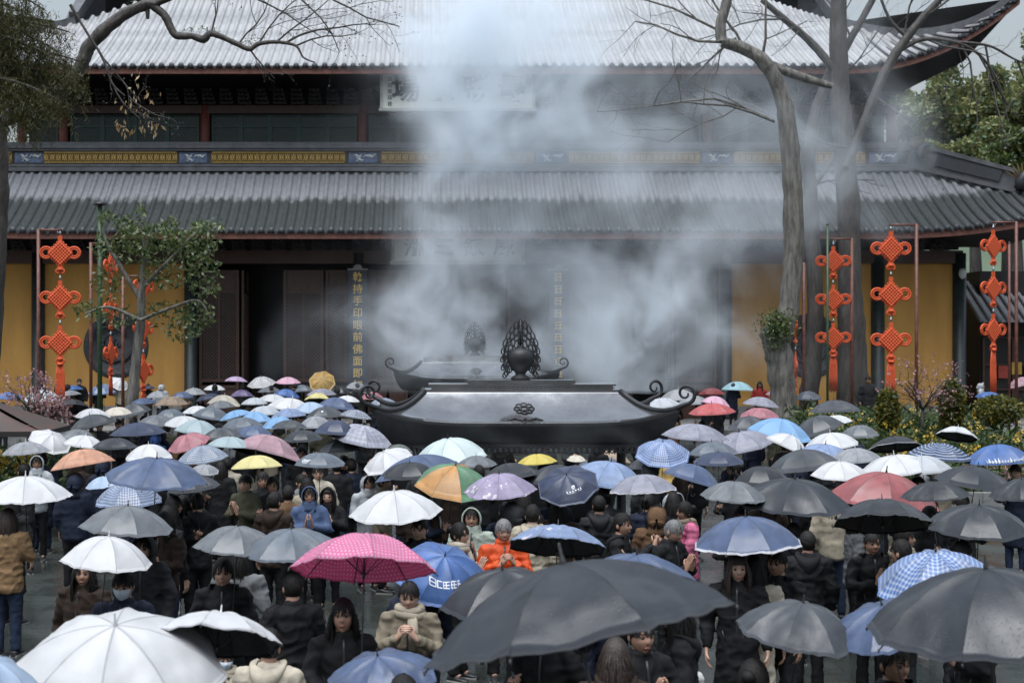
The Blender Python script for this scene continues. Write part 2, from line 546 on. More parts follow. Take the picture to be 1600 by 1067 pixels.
# hip ridges of both roofs, right and left
def hip(roof, x0, x1, w, h, name='hip_ridge', tip=0.5, parent=hall, t_in=None):
    for s in (1, -1):
        pts = []
        for i in range(15):
            q = i / 14
            x = CX + s * (x0 + (x1 - x0) * q)
            t = max(0.0, (roof.xc - abs(x - CX)) * 1.06)
            t = min(t, roof.run)
            pts.append(roof.p(x, t) + Vector((0, 0, h * 0.4 + tip * max(0, q - 0.75) ** 2 * 8)))
        mb = MB()
        for a, b in zip(pts[:-1], pts[1:]):
            mb.bar(a, b, w, h)
            mb.bar(a + Vector((0, 0, h * 0.62)), b + Vector((0, 0, h * 0.62)), w * 0.6, h * 0.3)
        part(mb, name, M['ridge'])
hip(upper, 16.2, 21.5, 0.24, 0.26)
hip(lower, 20.8, 25.2, 0.26, 0.28)

# gable ridge above the upper right and left ends
for s in (1, -1):
    mb = MB()
    x = CX + s * 16.2
    pts = [upper.p(x, t) + Vector((0, 0, 0.25)) for t in np.linspace(5.4, 13, 8)]
    for a, b in zip(pts[:-1], pts[1:]): mb.bar(a, b, 0.4, 0.5)
    part(mb, 'gable_ridge', M['ridge'])
    mb = MB()
    x = CX + s * 16.55
    tri = [upper.p(x, 5.2), upper.p(x, 13), Vector((x, upper.ey + 13, upper.p(x, 5.2).z))]
    mb.add([tuple(v) for v in tri] + [tuple(v + Vector((s * .1, 0, 0))) for v in tri], [(0, 1, 2), (5, 4, 3), (0, 3, 4, 1), (1, 4, 5, 2), (2, 5, 3, 0)])
    part(mb, 'gable', M['ridge'])
# main ridge
mb = MB(); mb.box((CX, upper.ey + 13.1, upper.p(CX, 13).z + 0.5), (33, 0.6, 1.4)); part(mb, 'main_ridge', M['ridge'])
mb = MB(); mb.add([(CX - 16.2, 68, upper.p(CX, 13).z), (CX + 16.2, 68, upper.p(CX, 13).z), (CX + 21, 80, 14.2), (CX - 21, 80, 14.2)], [(0, 1, 2, 3)])
for s in (1, -1):
    a = upper.p(CX + s * 16.2, 5.4); b = upper.p(CX + s * 21.3, 0)
    mb.add([(a.x, a.y, a.z), (b.x, b.y, b.z), (CX + s * 21.3, 80, 14.3), (CX + s * 16.2, 76, 17.2)], [(0, 1, 2, 3)])
part(mb, 'rear_slope', M['deck'])

# walls of both storeys ----------------------------------------------------
def wx(px, Y=56.0): return (px - VX) * Y / F
ZT = 0.5
mb = MB()
mb.box((CX, 65.2, 4.2), (36.5, 13.4, 7.4))           # dark core of the lower storey
part(mb, 'core', M['interior'])
mb = MB(); mb.box((CX, 65.3, 12.2), (34.6, 13.4, 4.6)); part(mb, 'core', M['interior'])
# ochre walls
for s in (1, -1):
    for a, b, lab in ((10.75, 16.25, 'inner ochre wall panel'), (16.75, 19.45, 'outer ochre wall panel')):
        mb = MB(); mb.box((CX + s * (a + b) / 2, 56.1, ZT + 3.05), (b - a, 0.3, 6.1))
        part(mb, 'wall', M['yellow'])
    # skirting
    mb = MB(); mb.box((CX + s * 15.1, 55.93, ZT + 0.25), (8.7, 0.12, 0.5)); part(mb, 'plinth', M['stone'])
    mb = MB(); mb.box((CX + s * 19.6, 63, ZT + 3.05), (0.3, 13.5, 6.1)); part(mb, 'wall', M['yellow'])
# columns of the lower storey
for xo in (10.5, 16.5, 19.7):
    for s in (1, -1):
        mb = MB(); mb.lathe([(0.34, 0), (0.34, 0.12), (0.26, 0.25), (0.26, 6.5)], 16, (CX + s * xo, 55.9, ZT))
        part(mb, 'column', M['col_green'])
for xo in (3.9,):
    for s in (1, -1):
        mb = MB(); mb.lathe([(0.34, 0), (0.34, 0.12), (0.25, 0.25), (0.25, 6.5)], 16, (CX + s * xo, 55.9, ZT))
        part(mb, 'column', M['wood_dark'])
# architrave, bracket frieze
mb = MB(); mb.box((CX, 56.0, 6.85), (39.6, 0.5, 0.5)); part(mb, 'architrave', M['wood_brown'])
mb = MB(); mb.box((CX, 56.1, 7.4), (39.4, 0.3, 0.5)); part(mb, 'frieze', M['wood_dark'])
bk = MB()
for j in range(4):
    bk.box((0, -0.12 - j * 0.22, 0.08 + j * 0.13), (0.09, 0.26 + j * .1, 0.07))
    bk.box((0, -0.22 - j * 0.22, 0.08 + j * 0.13), (0.56 - j * 0.06, 0.07, 0.07))
    for sx in (-1, 0, 1): bk.box((sx * (0.22 - j * 0.02), -0.22 - j * 0.22, 0.14 + j * 0.13), (0.10, 0.10, 0.05))
bk_me = bk.mesh('bracket', True); bk_me.materials.append(M['wood_dark'])
for i in range(-24, 25):
    part_obj(bk_me, 'bracket', hall, (CX + i * 0.78, 55.85, 7.05))
    part_obj(bk_me, 'bracket', hall, (CX + i * 0.72, 58.1, 13.15))
# lattice doors: leaf = frame, lattice, lower panel
def lattice(w, h, pitch, bar, depth):
    mb = MB()
    n = int((w + h) / pitch) + 1
    for sgn in (1, -1):
        for i in range(n + 1):
            c = -h / 2 + i * pitch - (w / 2)
            # line z = sgn*x + c' clipped to the rectangle
            pts = []
            for x in (-w / 2, w / 2):
                z = sgn * x + c + w / 2
                if -h / 2 <= z <= h / 2: pts.append((x, z))
            for z in (-h / 2, h / 2):
                x = (z - c - w / 2) * sgn
                if -w / 2 < x < w / 2: pts.append((x, z))
            if len(pts) >= 2:
                mb.bar((pts[0][0], sgn * 0.004, pts[0][1]), (pts[1][0], sgn * 0.004, pts[1][1]), depth, bar, up=(0, 0, 1))
    return mb
LW = 1.60
leaf = MB()
H = 5.85
for sx in (-1, 1): leaf.box((sx * (LW / 2 - 0.07), 0, H / 2), (0.12, 0.09, H))
for z in (0.06, 1.25, 1.5, 5.0, H - 0.06): leaf.box((0, 0, z), (LW - 0.26, 0.08, 0.12))
leaf.box((0, 0, 3.25), (0.10, 0.075, 3.4))
for sx in (-1, 1): leaf.box((sx * 0.35, 0.03, 0.65), (0.6, 0.03, 1.1))
leaf.box((0, 0.03, 5.4), (LW - 0.3, 0.03, 0.7))
leaf_me = leaf.mesh('door_leaf', True); leaf_me.materials.append(M['wood_brown'])
lat_me = lattice(0.62, 3.4, 0.14, 0.03, 0.02).mesh('lattice', True); lat_me.materials.append(M['lattice'] if 'lattice' in M else M['wood_brown'])
back = MB(); back.box((0, 0.07, 3.25), (1.34, 0.02, 3.4)); back_me = back.mesh('paper_backing', True); back_me.materials.append(M['pane'])
for s in (1, -1):
    for k in range(6):
        x = CX + s * (1.1 + k * 1.665 + (0.0))
        if k == 4: continue                       # the open doorway
        d = part_obj(leaf_me, 'door_leaf', hall, (x, 56.15, ZT))
        for sx in (-1, 1):
            o = link_mesh('lattice', lat_me, d); o.location = (sx * 0.35, 0, 3.25)
        link_mesh('paper_backing', back_me, d)
# an open leaf folded into the dark doorway
for s in (1, -1):
    d = part_obj(leaf_me, 'door_leaf', hall, (CX + s * 8.5, 57.0, ZT)); d.rotation_euler = (0, 0, R(90))
# upper storey: red columns, green windows
for xo in (3.85, 10.3, 16.1, 17.8):
    for s in (1, -1):
        mb = MB(); mb.lathe([(0.20, 0), (0.20, 2.6)], 14, (CX + s * xo, 58.25, 10.6))
        part(mb, 'column', M['wood_red'])
mb = MB(); mb.box((CX, 58.3, 13.02), (36.2, 0.4, 0.34)); part(mb, 'architrave', M['wood_brown'])
WL_ = {}
def window_bay(x0, x1, n):
    w = (x1 - x0) / n
    for i in range(n):
        key = round(w, 3)
        if key not in WL_:
            fr = MB()
            for sx in (-1, 1): fr.box((sx * (w / 2 - 0.045), 0, 0.85), (0.085, 0.08, 1.7))
            for z in (0.04, 0.45, 1.2, 1.66): fr.box((0, 0, z), (w - 0.19, 0.07, 0.06))
            a = fr.mesh('window', True); a.materials.append(M['win_green'])
            b = lattice(w - 0.18, 1.55, 0.15, 0.022, 0.02).mesh('lattice', True); b.materials.append(M['win_green'])
            c = MB(); c.box((0, 0.07, 0.85), (w - 0.16, 0.02, 1.6)); c = c.mesh('pane', True); c.materials.append(M['pane'])
            WL_[key] = (a, b, c)
        a, b, c = WL_[key]
        d = part_obj(a, 'window', hall, (x0 + w * (i + 0.5), 58.4, 11.15))
        o = link_mesh('lattice', b, d); o.location = (0, 0, 0.84)
        link_mesh('pane', c, d)
window_bay(CX - 3.6, CX + 3.6, 6)
for s in (1, -1):
    for a, b, n in ((4.1, 10.05, 5), (10.55, 15.85, 4), (16.35, 17.55, 1)):
        x0, x1 = sorted((CX + s * a, CX + s * b)); window_bay(x0, x1, n)

# ridge band between the storeys: mouldings, fretwork panels, blue painted panels
BY = 57.0
mb = MB()
for z, h, d in ((10.42, 0.16, 0.34), (10.58, 0.10, 0.24), (11.20, 0.08, 0.24), (11.33, 0.15, 0.36), (11.46, 0.09, 0.28)):
    mb.box((CX, BY, z), (36.8, d, h))
part(mb, 'ridge_moulding', M['ridge'])
mb = MB(); mb.box((CX, BY + 0.06, 10.88), (36.6, 0.06, 0.54)); part(mb, 'ridge_core', M['ridge_dark'])
fz = MB(); fz.box((0, 0.05, 0), (6.75, 0.02, 0.46), 0)
for i in range(22):
    x = -3.25 + i * 0.31
    for a, b in (((-0.12, -0.14), (0.0, 0.14)), ((0.0, 0.14), (0.12, -0.14)), ((-0.13, 0.0), (0.13, 0.0)), ((-0.12, 0.14), (0.0, -0.14)), ((0.0, -0.14), (0.12, 0.14))):
        fz.bar((x + a[0], 0, a[1]), (x + b[0], 0, b[1]), 0.05, 0.036, 1)
for z in (-0.2, 0.2): fz.bar((-3.35, 0, z), (3.35, 0, z), 0.06, 0.04, 1)
fz_me = fz.mesh('fretwork', True); M['fret_back'] = mat('dull_ochre_paint', (0.17, 0.10, 0.03), 0.7, 0.2, 5)  # plain dull ochre, for the fret backing and the beast spines
fz_me.materials.append(M['fret_back']); fz_me.materials.append(M['gold'])
bl = MB(); bl.box((0, 0.03, 0), (1.12, 0.03, 0.42))
bl2 = MB()
for k in range(9):
    rr = random.Random(k)
    a = rr.uniform(-.45, .3); z = rr.uniform(-.12, .1)
    bl2.tube([(a + i * 0.05, 0.0, z + 0.05 * math.sin(i * 1.2 + k)) for i in range(6)], [0.008, 0.022, 0.03, 0.03, 0.02, 0.008], 5)
bl_me = bl.mesh('painted_panel', True); bl_me.materials.append(M['bluepaint'])
bl2_me = bl2.mesh('cloud_relief', True); M['whitepaint'] = mat('chalky_white', (0.5, 0.52, 0.52), 0.7, 0.2, 8); bl2_me.materials.append(M['whitepaint'])
for px in (45, 302, 567, 860, 1120, 1380):
    d = part_obj(bl_me, 'painted_panel', hall, (wx(px, BY), BY - 0.02, 10.9))
    link_mesh('cloud_relief', bl2_me, d)
for a, b in ((68, 278), (330, 540), (595, 835), (888, 1094), (1146, 1352), (-190, 20)):
    o = part_obj(fz_me, 'fretwork', hall, (wx((a + b) / 2, BY), BY - 0.05, 10.9))
    o.scale = ((wx(b, BY) - wx(a, BY)) / 6.8, 1, 1)
# sloping hip band at both ends of the ridge band, with panels
for s in (1, -1):
    a = Vector((CX + s * 18.1, BY, 10.55)); b = Vector((CX + s * 21.6, BY - 1.9, 9.35))
    mb = MB()
    for dz, h, w in ((0.0, 0.14, 0.3), (0.95, 0.16, 0.34)):
        mb.bar(a + Vector((0, 0, dz)), b + Vector((0, 0, dz * 0.82)), w, h)
    mb.bar(a + Vector((0, 0, 0.45)), b + Vector((0, 0, 0.4)), 0.12, 0.75)
    part(mb, 'hip_band', M['ridge'])
    mb = MB()
    c0 = a.lerp(b, 0.25) + Vector((0, -0.13, 0.45)); c1 = a.lerp(b, 0.85) + Vector((0, -0.13, 0.42))
    mb.bar(c0, c1, 0.05, 0.42); part(mb, 'painted_panel', M['ridge_dark'])
    # ridge beasts with flared spines
    for q, sc in ((Vector((CX + s * 18.4, BY - .4, 11.1)), 0.85), (b + Vector((s * 0.1, -0.2, 0.35)), 1.0)):
        mb = MB()
        mb.tube([q + Vector((0, 0, -0.3)), q, q + Vector((s * 0.15 * sc, -0.1, 0.25 * sc)), q + Vector((s * 0.42 * sc, -0.15, 0.25 * sc))], [0.2 * sc, 0.24 * sc, 0.2 * sc, 0.07 * sc], 8)
        for k in range(11):
            an = R(30 + k * 17)
            d = Vector((math.cos(an) * -s, 0, math.sin(an)))
            mb.tube([q + d * 0.15 * sc, q + d * 0.42 * sc + Vector((0, 0, .04)), q + d * 0.62 * sc + Vector((-s * 0.05, 0, 0.10))], [0.03 * sc, 0.02 * sc, 0.006], 5, 1)
        part(mb, 'ridge_beast', [M['ridge_dark'], M['fret_back']])

# writing ------------------------------------------------------------------
def stroke_mesh(size, seed):
    """brush strokes of a character too blurred in the photograph to be read"""
    rg = random.Random(seed); mb = MB()
    for k in range(3): mb.bar((-0.38 * size, 0, (0.32 - 0.3 * k + rg.uniform(-.05, .05)) * size), (0.38 * size, 0, (0.34 - 0.3 * k) * size), 0.02, 0.085 * size)
    for k in range(2): mb.bar(((-0.2 + 0.4 * k) * size, -0.006, 0.4 * size), ((-0.25 + 0.5 * k + rg.uniform(-.08, .08)) * size, -0.006, -0.42 * size), 0.02, 0.085 * size)
    return mb.mesh('character', True)
def text_mesh(body, size, offset=0.0, extrude=0.01):
    if body == '*': return stroke_mesh(size, int(offset * 1e5) + len(bpy.data.meshes))
    cu = bpy.data.curves.new('writing', 'FONT')
    cu.body = body; cu.size = size; cu.align_x = 'CENTER'; cu.align_y = 'CENTER'
    cu.offset = offset; cu.extrude = extrude; cu.resolution_u = 3
    ob = bpy.data.objects.new('writing', cu); C.objects.link(ob)
    dg = bpy.context.evaluated_depsgraph_get()
    me = bpy.data.meshes.new_from_object(ob.evaluated_get(dg))
    bpy.data.objects.remove(ob); bpy.data.curves.remove(cu)
    me.transform(Matrix.Rotation(R(90), 4, 'X'))
    return me
M['board_edge'] = mat('worn_board_edge', (0.26, 0.26, 0.24), 0.6, 0.3, 4)
def name_board(px0, px1, py0, py1, Y, chars, size, lab, tilt, small=None):
    a, b = at(px0, py1, Y), at(px1, py0, Y)
    w, h = b.x - a.x, b.z - a.z
    mb = MB(); mb.box((0, 0, 0), (w, 0.08, h), 0)
    for sz in (-1, 1): mb.box((0, -0.03, sz * (h / 2 + 0.04)), (w + 0.3, 0.14, 0.11), 1)
    for sx in (-1, 1): mb.box((sx * (w / 2 + 0.05), -0.03, 0), (0.1, 0.13, h - 0.04), 1)
    o = mb.build('name_board', [M['board'], M['board_edge']])
    o.parent = hall; o.matrix_parent_inverse = Matrix.Translation(-HO)
    o.location = ((a.x + b.x) / 2, Y, (a.z + b.z) / 2); o.rotation_euler = (R(-tilt), 0, 0)
    o['label'] = lab
    for i, ch in enumerate(chars):
        me = text_mesh(ch, size, 0.022 * size)
        me.materials.append(M['ink'])
        t = link_mesh('character', me, o)
        t.location = (w * (-0.345 + 0.235 * i), -0.055, 0)
        t.rotation_euler = (0, R(4 if i % 2 else -3), 0)
    if small:
        for i, ch in enumerate(small):
            me = text_mesh(ch, 0.20, 0.004); me.materials.append(M['ink'])
            t = link_mesh('character', me, o); t.location = (-w / 2 + 0.28, -0.055, h / 2 - 0.28 - i * 0.25)
    return o

name_board(598, 832, 113, 172, 55.8, '場覺勝最', 1.15, 'cream name board with four large black characters under the upper eave', 8, '*****')
name_board(616, 815, 366, 410, 54.6, '洲三鎮威', 0.80, 'cream name board with four black characters over the main door', 10)
def couplet(px, chars):
    c = at(px, 520, 55.5)
    mb = MB()
    w = 0.74
    mb.box((0, 0, 0), (w, 0.09, 4.75), 0)
    for z_ in (-2.40, 2.40): mb.box((0, -0.01, z_), (w + 0.06, 0.12, 0.06), 1)
    mb.prism([(-0.2, 2.42), (0.2, 2.42), (0.12, 2.56), (0, 2.6), (-0.12, 2.56)], -0.04, 0.04, 1)
    o = mb.build('couplet_board', [M['couplet'], M['board_edge']])
    o.parent = hall; o.matrix_parent_inverse = Matrix.Translation(-HO)
    o.location = (c.x, 55.5, 3.95)
    o['label'] = 'tall dark blue board with a column of gold characters'
    for i, ch in enumerate(chars):
        me = text_mesh(ch, 0.40, 0.003); me.materials.append(M['gold_leaf'])
        t = link_mesh('character', me, o); t.location = (0, -0.06, 2.08 - i * 0.468)
couplet(559, '執持手印眼前佛面即如')
couplet(872, '**********')

# round carved stone windows in the ochre walls
for px, py in ((181, 541), (1266, 541)):
    c = at(px, py, 55.9)
    mb = MB()
    mb.lathe([(0.0, 0), (0.98, 0), (1.0, 0.05), (1.22, 0.05), (1.28, 0.0), (1.28, -0.12)], 40)
    for k in range(14):
        rr = random.Random(k + 3)
        a0 = rr.uniform(0, 6.28); r0 = rr.uniform(.1, .85)
        pts = [(math.cos(a0 + t * 0.35) * (r0 + 0.1 * math.sin(t + k)), math.sin(a0 + t * 0.35) * (r0 + 0.1 * math.sin(t + k)), 0.03) for t in range(5)]
        mb.tube(pts, [0.02, 0.06, 0.075, 0.05, 0.015], 6)
    for k in range(36):
        a = k * math.pi / 18
        mb.box((math.cos(a) * 1.12, math.sin(a) * 1.12, 0.06), (0.1, 0.06, 0.06), 0, Matrix.Rotation(a, 3, 'Z'))
    me = mb.mesh('round_window', True); me.transform(Matrix.Rotation(R(90), 4, 'X')); me.materials.append(M['medallion'])
    part_obj(me, 'round_window', hall, (c.x, 55.93, c.z))

# security lamp on the right column
mb = MB(); mb.lathe([(0.02, 0.22), (0.12, 0.16), (0.15, 0), (0.11, -0.14), (0.02, -0.2)], 12); me = mb.mesh('wall_lamp', True); me.materials.append(M['whitepaint'])
c = at(1504, 428, 55.4); part_obj(me, 'wall_lamp', hall, c)

# side building at the right edge --------------------------------------------
sb = empty('side_building', (23.4, 60, 0.0), 0, 'low dark side building with a grey eave at the right edge', 'building')
mb = MB(); mb.box((2.4, 0.4, 3.2), (6.2, 5, 6.4)); mb.build('wall', M['wood_dark'], sb)
mb = MB()
P = [[(-1.4, -3.8 + j * 0.5, 4.3 + j * 0.32 + 0.0 * i) if i == 0 else (6.5, -3.8 + j * 0.5, 4.3 + j * 0.32) for j in range(6)] for i in range(2)]
mb.grid(P)
for i in range(22):
    x = -1.3 + i * 0.36
    mb.tube([(x, -3.82 + j * 0.5, 4.36 + j * 0.32) for j in range(6)], 0.09, 6)
mb.build('roof', M['tile_low'], sb)
for i in range(4):
    mb = MB()
    for sx in (-0.6, 0.6): mb.box((sx, 0, 0), (0.1, 0.1, 3.2))
    for z in (-1.6, -0.5, 0.5, 1.6): mb.box((0, 0, z), (1.1, 0.08, 0.08))
    mb.build('window', M['wood_brown'], sb, loc=(0.0 + i * 1.35, -2.2, 2.1))
for i, c in enumerate(((0.35, 0.05, 0.03), (0.5, 0.32, 0.05), (0.05, 0.15, 0.25), (0.4, 0.08, 0.05), (0.45, 0.4, 0.3))):
    mb = MB(); mb.box((0.15 + i * 0.55, -2.3, 2.3 + 0.15 * (i % 2)), (0.4, 0.1, 0.5)); mb.build('hanging_plaque', mat('plaque_paint', c, 0.5), sb)
# ================================================================== incense burners
def build_burner():
    root = empty('incense_burner', (0, 0, 0))
    HX, HY = 2.45, 1.45
    def rp(side, u, v):
        """u -1..1 along the side, v 0 ridge .. 1 eave"""
        hx = 1.72 + (HX - 1.72) * v; hy = 0.5 + (HY - 0.5) * v
        c = abs(u) ** 5
        z = 2.13 + 0.50 * (1 - v) ** 1.5 + 0.26 * c * v ** 2.5
        ext = 1 + 0.05 * c * v * v
        if side == 0: return Vector((u * hx * ext, -hy * (1 + 0.07 * c * v * v), z))
        if side == 1: return Vector((hx * ext, u * hy * (1 + 0.07 * c * v * v), z))
        if side == 2: return Vector((-u * hx * ext, hy * (1 + 0.07 * c * v * v), z))
        return Vector((-hx * ext, -u * hy * (1 + 0.07 * c * v * v), z))
    mb = MB()
    for s in range(4):
        us = [math.sin(i / 16 * math.pi / 2) for i in range(-16, 17)]
        mb.grid([[rp(s, u, v / 12) for v in range(13)] for u in us])
        # eave edge, then the hollow cove down to the hem
        mb2 = [[rp(s, u, 1.0), rp(s, u, 1.0) + Vector((0, 0, -0.045))] for u in us]
        mb.grid(mb2, mat=1)
        Q = []
        for u in us:
            e = rp(s, u, 1.0) + Vector((0, 0, -0.045))
            row = []
            for k in range(7):
                q = k / 6
                tx = Vector((e.x * (2.12 / abs(HX)) if s % 2 else e.x * 0.86, e.y * (0.84), 0))
                tx.z = 1.76
                f = math.sin(q * math.pi / 2)
                row.append(Vector((e.x + (tx.x - e.x) * q ** 1.3, e.y + (tx.y - e.y) * q ** 1.3, e.z + (tx.z - e.z) * f)))
            Q.append(row)
        mb.grid(Q, mat=1)
    mb.build('roof', [M['bronze'], M['bronze_dull']], root)
    # ridge platform with mouldings
    mb = MB()
    for z, w, d, h in ((2.645, 3.46, 1.02, 0.05), (2.70, 3.2, 0.86, 0.07), (2.75, 3.3, 0.92, 0.03), (2.80, 1.9, 0.6, 0.06)):
        mb.box((0, 0, z), (w, d, h))
    for i in range(40):
        mb.box((-1.56 + i * 0.08, -0.45, 2.70), (0.035, 0.05, 0.05))
    mb.build('ridge_platform', M['bronze'], root)
    # hip ridges ending in spiral curls
    for sx in (1, -1):
        for sy in (1, -1):
            pts, rad = [], []
            for i in range(13):
                v = i / 12
                hx = (1.72 + (HX - 1.72) * v) * (1 + 0.05 * v * v); hy = (0.5 + (HY - 0.5) * v) * (1 + 0.07 * v * v)
                pts.append(Vector((sx * hx, sy * hy, 2.13 + 0.50 * (1 - v) ** 1.5 + 0.26 * v ** 2.5 + 0.02))); rad.append(0.045)
            e = pts[-1]
            out = Vector((sx * 0.93, sy * 0.36, 0)).normalized()
            # curl in the vertical plane through the hip
            R0 = 0.18
            c = e + out * 0.10 + Vector((0, 0, R0 + 0.05))
            for i in range(30):
                a = -math.pi * 0.5 + i * 0.28
                r = R0 * (1 - i / 36)
                pts.append(c + out * math.cos(a) * r + Vector((0, 0, math.sin(a) * r))); rad.append(0.036 * (1 - i / 50))
            mb = MB(); mb.tube(pts, rad, 8)
            mb.build('hip_curl', M['bronze_dull'], root)
    # hem with pierced fringe
    mb = MB()
    for sy in (1, -1):
        mb.box((0, sy * 1.225, 1.75), (4.2, 0.05, 0.06))
        for i in range(44):
            x = -2.05 + i * 0.0953
            mb.tube([(x + 0.036 * math.cos(a), sy * 1.225, 1.665 + 0.05 * math.sin(a)) for a in [k * math.pi / 4 for k in range(9)]], 0.013, 5, cap=False)
            mb.box((x + 0.047, sy * 1.225, 1.66), (0.022, 0.03, 0.13))
    for sx in (1, -1):
        mb.box((sx * 2.11, 0, 1.75), (0.05, 2.4, 0.06))
        for i in range(24):
            y = -1.15 + i * 0.1
            mb.tube([(sx * 2.11, y + 0.036 * math.cos(a), 1.665 + 0.05 * math.sin(a)) for a in [k * math.pi / 4 for k in range(9)]], 0.013, 5, cap=False)
    mb.build('fringe', M['bronze_dull'], root)
    for sx in (1, -1):
        for sy in (1, -1):
            mb = MB(); mb.lathe([(0.15, 0), (0.15, 0.1), (0.09, 0.2), (0.085, 1.5), (0.14, 1.62), (0.16, 1.75)], 12, (sx * 1.95, sy * 1.05, 0))
            for k in range(5):
                mb.tube([(sx * (1.95 - 0.1 - k * 0.06), sy * 1.1, 1.70 - k * 0.02), (sx * (1.95 - 0.12 - k * 0.06), sy * 1.1, 1.58 + k * 0.02)], 0.02, 5)
            mb.build('leg', M['bronze_dull'], root)
    mb = MB()
    mb.rings([(0, 0, 0.25, 1.2, 0.55), (0, 0, 0.5, 1.65, 0.8), (0, 0, 0.9, 1.75, 0.85), (0, 0, 1.0, 1.85, 0.92), (0, 0, 1.05, 1.85, 0.92), (0, 0, 1.05, 1.6, 0.75), (0, 0, 0.9, 1.5, 0.7)], 32)
    mb.build('basin', M['bronze_dull'], root)
    # flaming jewel finial
    mb = MB()
    mb.lathe([(0.16, 0), (0.18, 0.05), (0.09, 0.10), (0.10, 0.14), (0.20, 0.26), (0.24, 0.38), (0.23, 0.48), (0.18, 0.55), (0.06, 0.58), (0.03, 0.62)], 20, (0, 0, 2.82))
    fo = mb.build('finial', M['bronze_dull'], root)
    mb = MB()
    def flame(cx, cz, sc, lean):
        pts = []
        for k in range(9):
            a = -math.pi / 2 + k * 2 * math.pi / 8
            w = math.cos(a) * 0.045 * sc
            z = math.sin(a) * 0.075 * sc
            if k == 4: z *= 1.7
            pts.append((cx + w + lean * (z + 0.05), 0, cz + z))
        mb.tube(pts, 0.013, 5, cap=False)
    for ring, (rx, rz, n, sc) in enumerate(((0.23, 0.40, 13, 0.85), (0.29, 0.50, 15, 0.9), (0.33, 0.60, 17, 0.85), (0.17, 0.30, 9, 0.8))):
        for k in range(n):
            a = math.pi * (-0.16 + 1.32 * k / (n - 1))
            ex = 1.0 + 0.12 * max(0, math.sin(a)) ** 8
            flame(math.cos(a) * rx, 3.20 + math.sin(a) * rz * ex * 0.95, sc, -0.3 * math.cos(a))
    pts = [(math.cos(math.pi * (-0.2 + 1.4 * k / 24)) * 0.30, 0, 3.2 + math.sin(math.pi * (-0.2 + 1.4 * k / 24)) * 0.42) for k in range(25)]
    mb.tube(pts, 0.014, 5)
    mb.tube([(0, 0, 3.4), (0, 0, 3.9)], 0.02, 6)
    mb.build('flame_halo', M['bronze_dull'], root)
    # rosette cast on the front slope of the roof
    mb = MB()
    n = (rp(0, 0.01, .6) - rp(0, 0.01, .4)).normalized(); nn = Vector((0, n.z, -n.y)); nn = -nn if nn.z < 0 else nn
    c = rp(0, 0.0, 0.42) + nn * 0.012
    X = Vector((1, 0, 0))
    for k in range(8):
        a = k * math.pi / 4
        cc = c + X * math.cos(a) * 0.12 + n * math.sin(a) * 0.12
        mb.tube([cc + X * math.cos(b) * 0.055 + n * math.sin(b) * 0.055 for b in [j * math.pi / 4 for j in range(9)]], 0.012, 5, cap=False)
    mb.tube([c + X * math.cos(b) * 0.07 + n * math.sin(b) * 0.07 for b in [j * math.pi / 6 for j in range(13)]], 0.02, 5, cap=False)
    c2 = rp(0, 0, 0.78) + nn * 0.012
    for s in (1, -1):
        mb.tube([c2 + X * s * 0.06 * k + n * 0.035 * math.sin(k * 1.6) for k in range(6)], [0.03, 0.026, 0.022, 0.02, 0.016, 0.006], 5)
    mb.build('rosette', M['bronze_dull'], root)
    return root
b1 = build_burner(); b1.location = (1.76, 25.5, 0)
tag(b1, 'large roofed bronze incense burner with spiral roof corners nearest the camera', 'incense burner', 'incense burners on the axis')
b2 = copy_tree(b1); b2.location = (1.68, 45.5, 0.25)
tag(b2, 'second roofed bronze incense burner half lost in smoke before the hall doors', 'incense burner', 'incense burners on the axis')

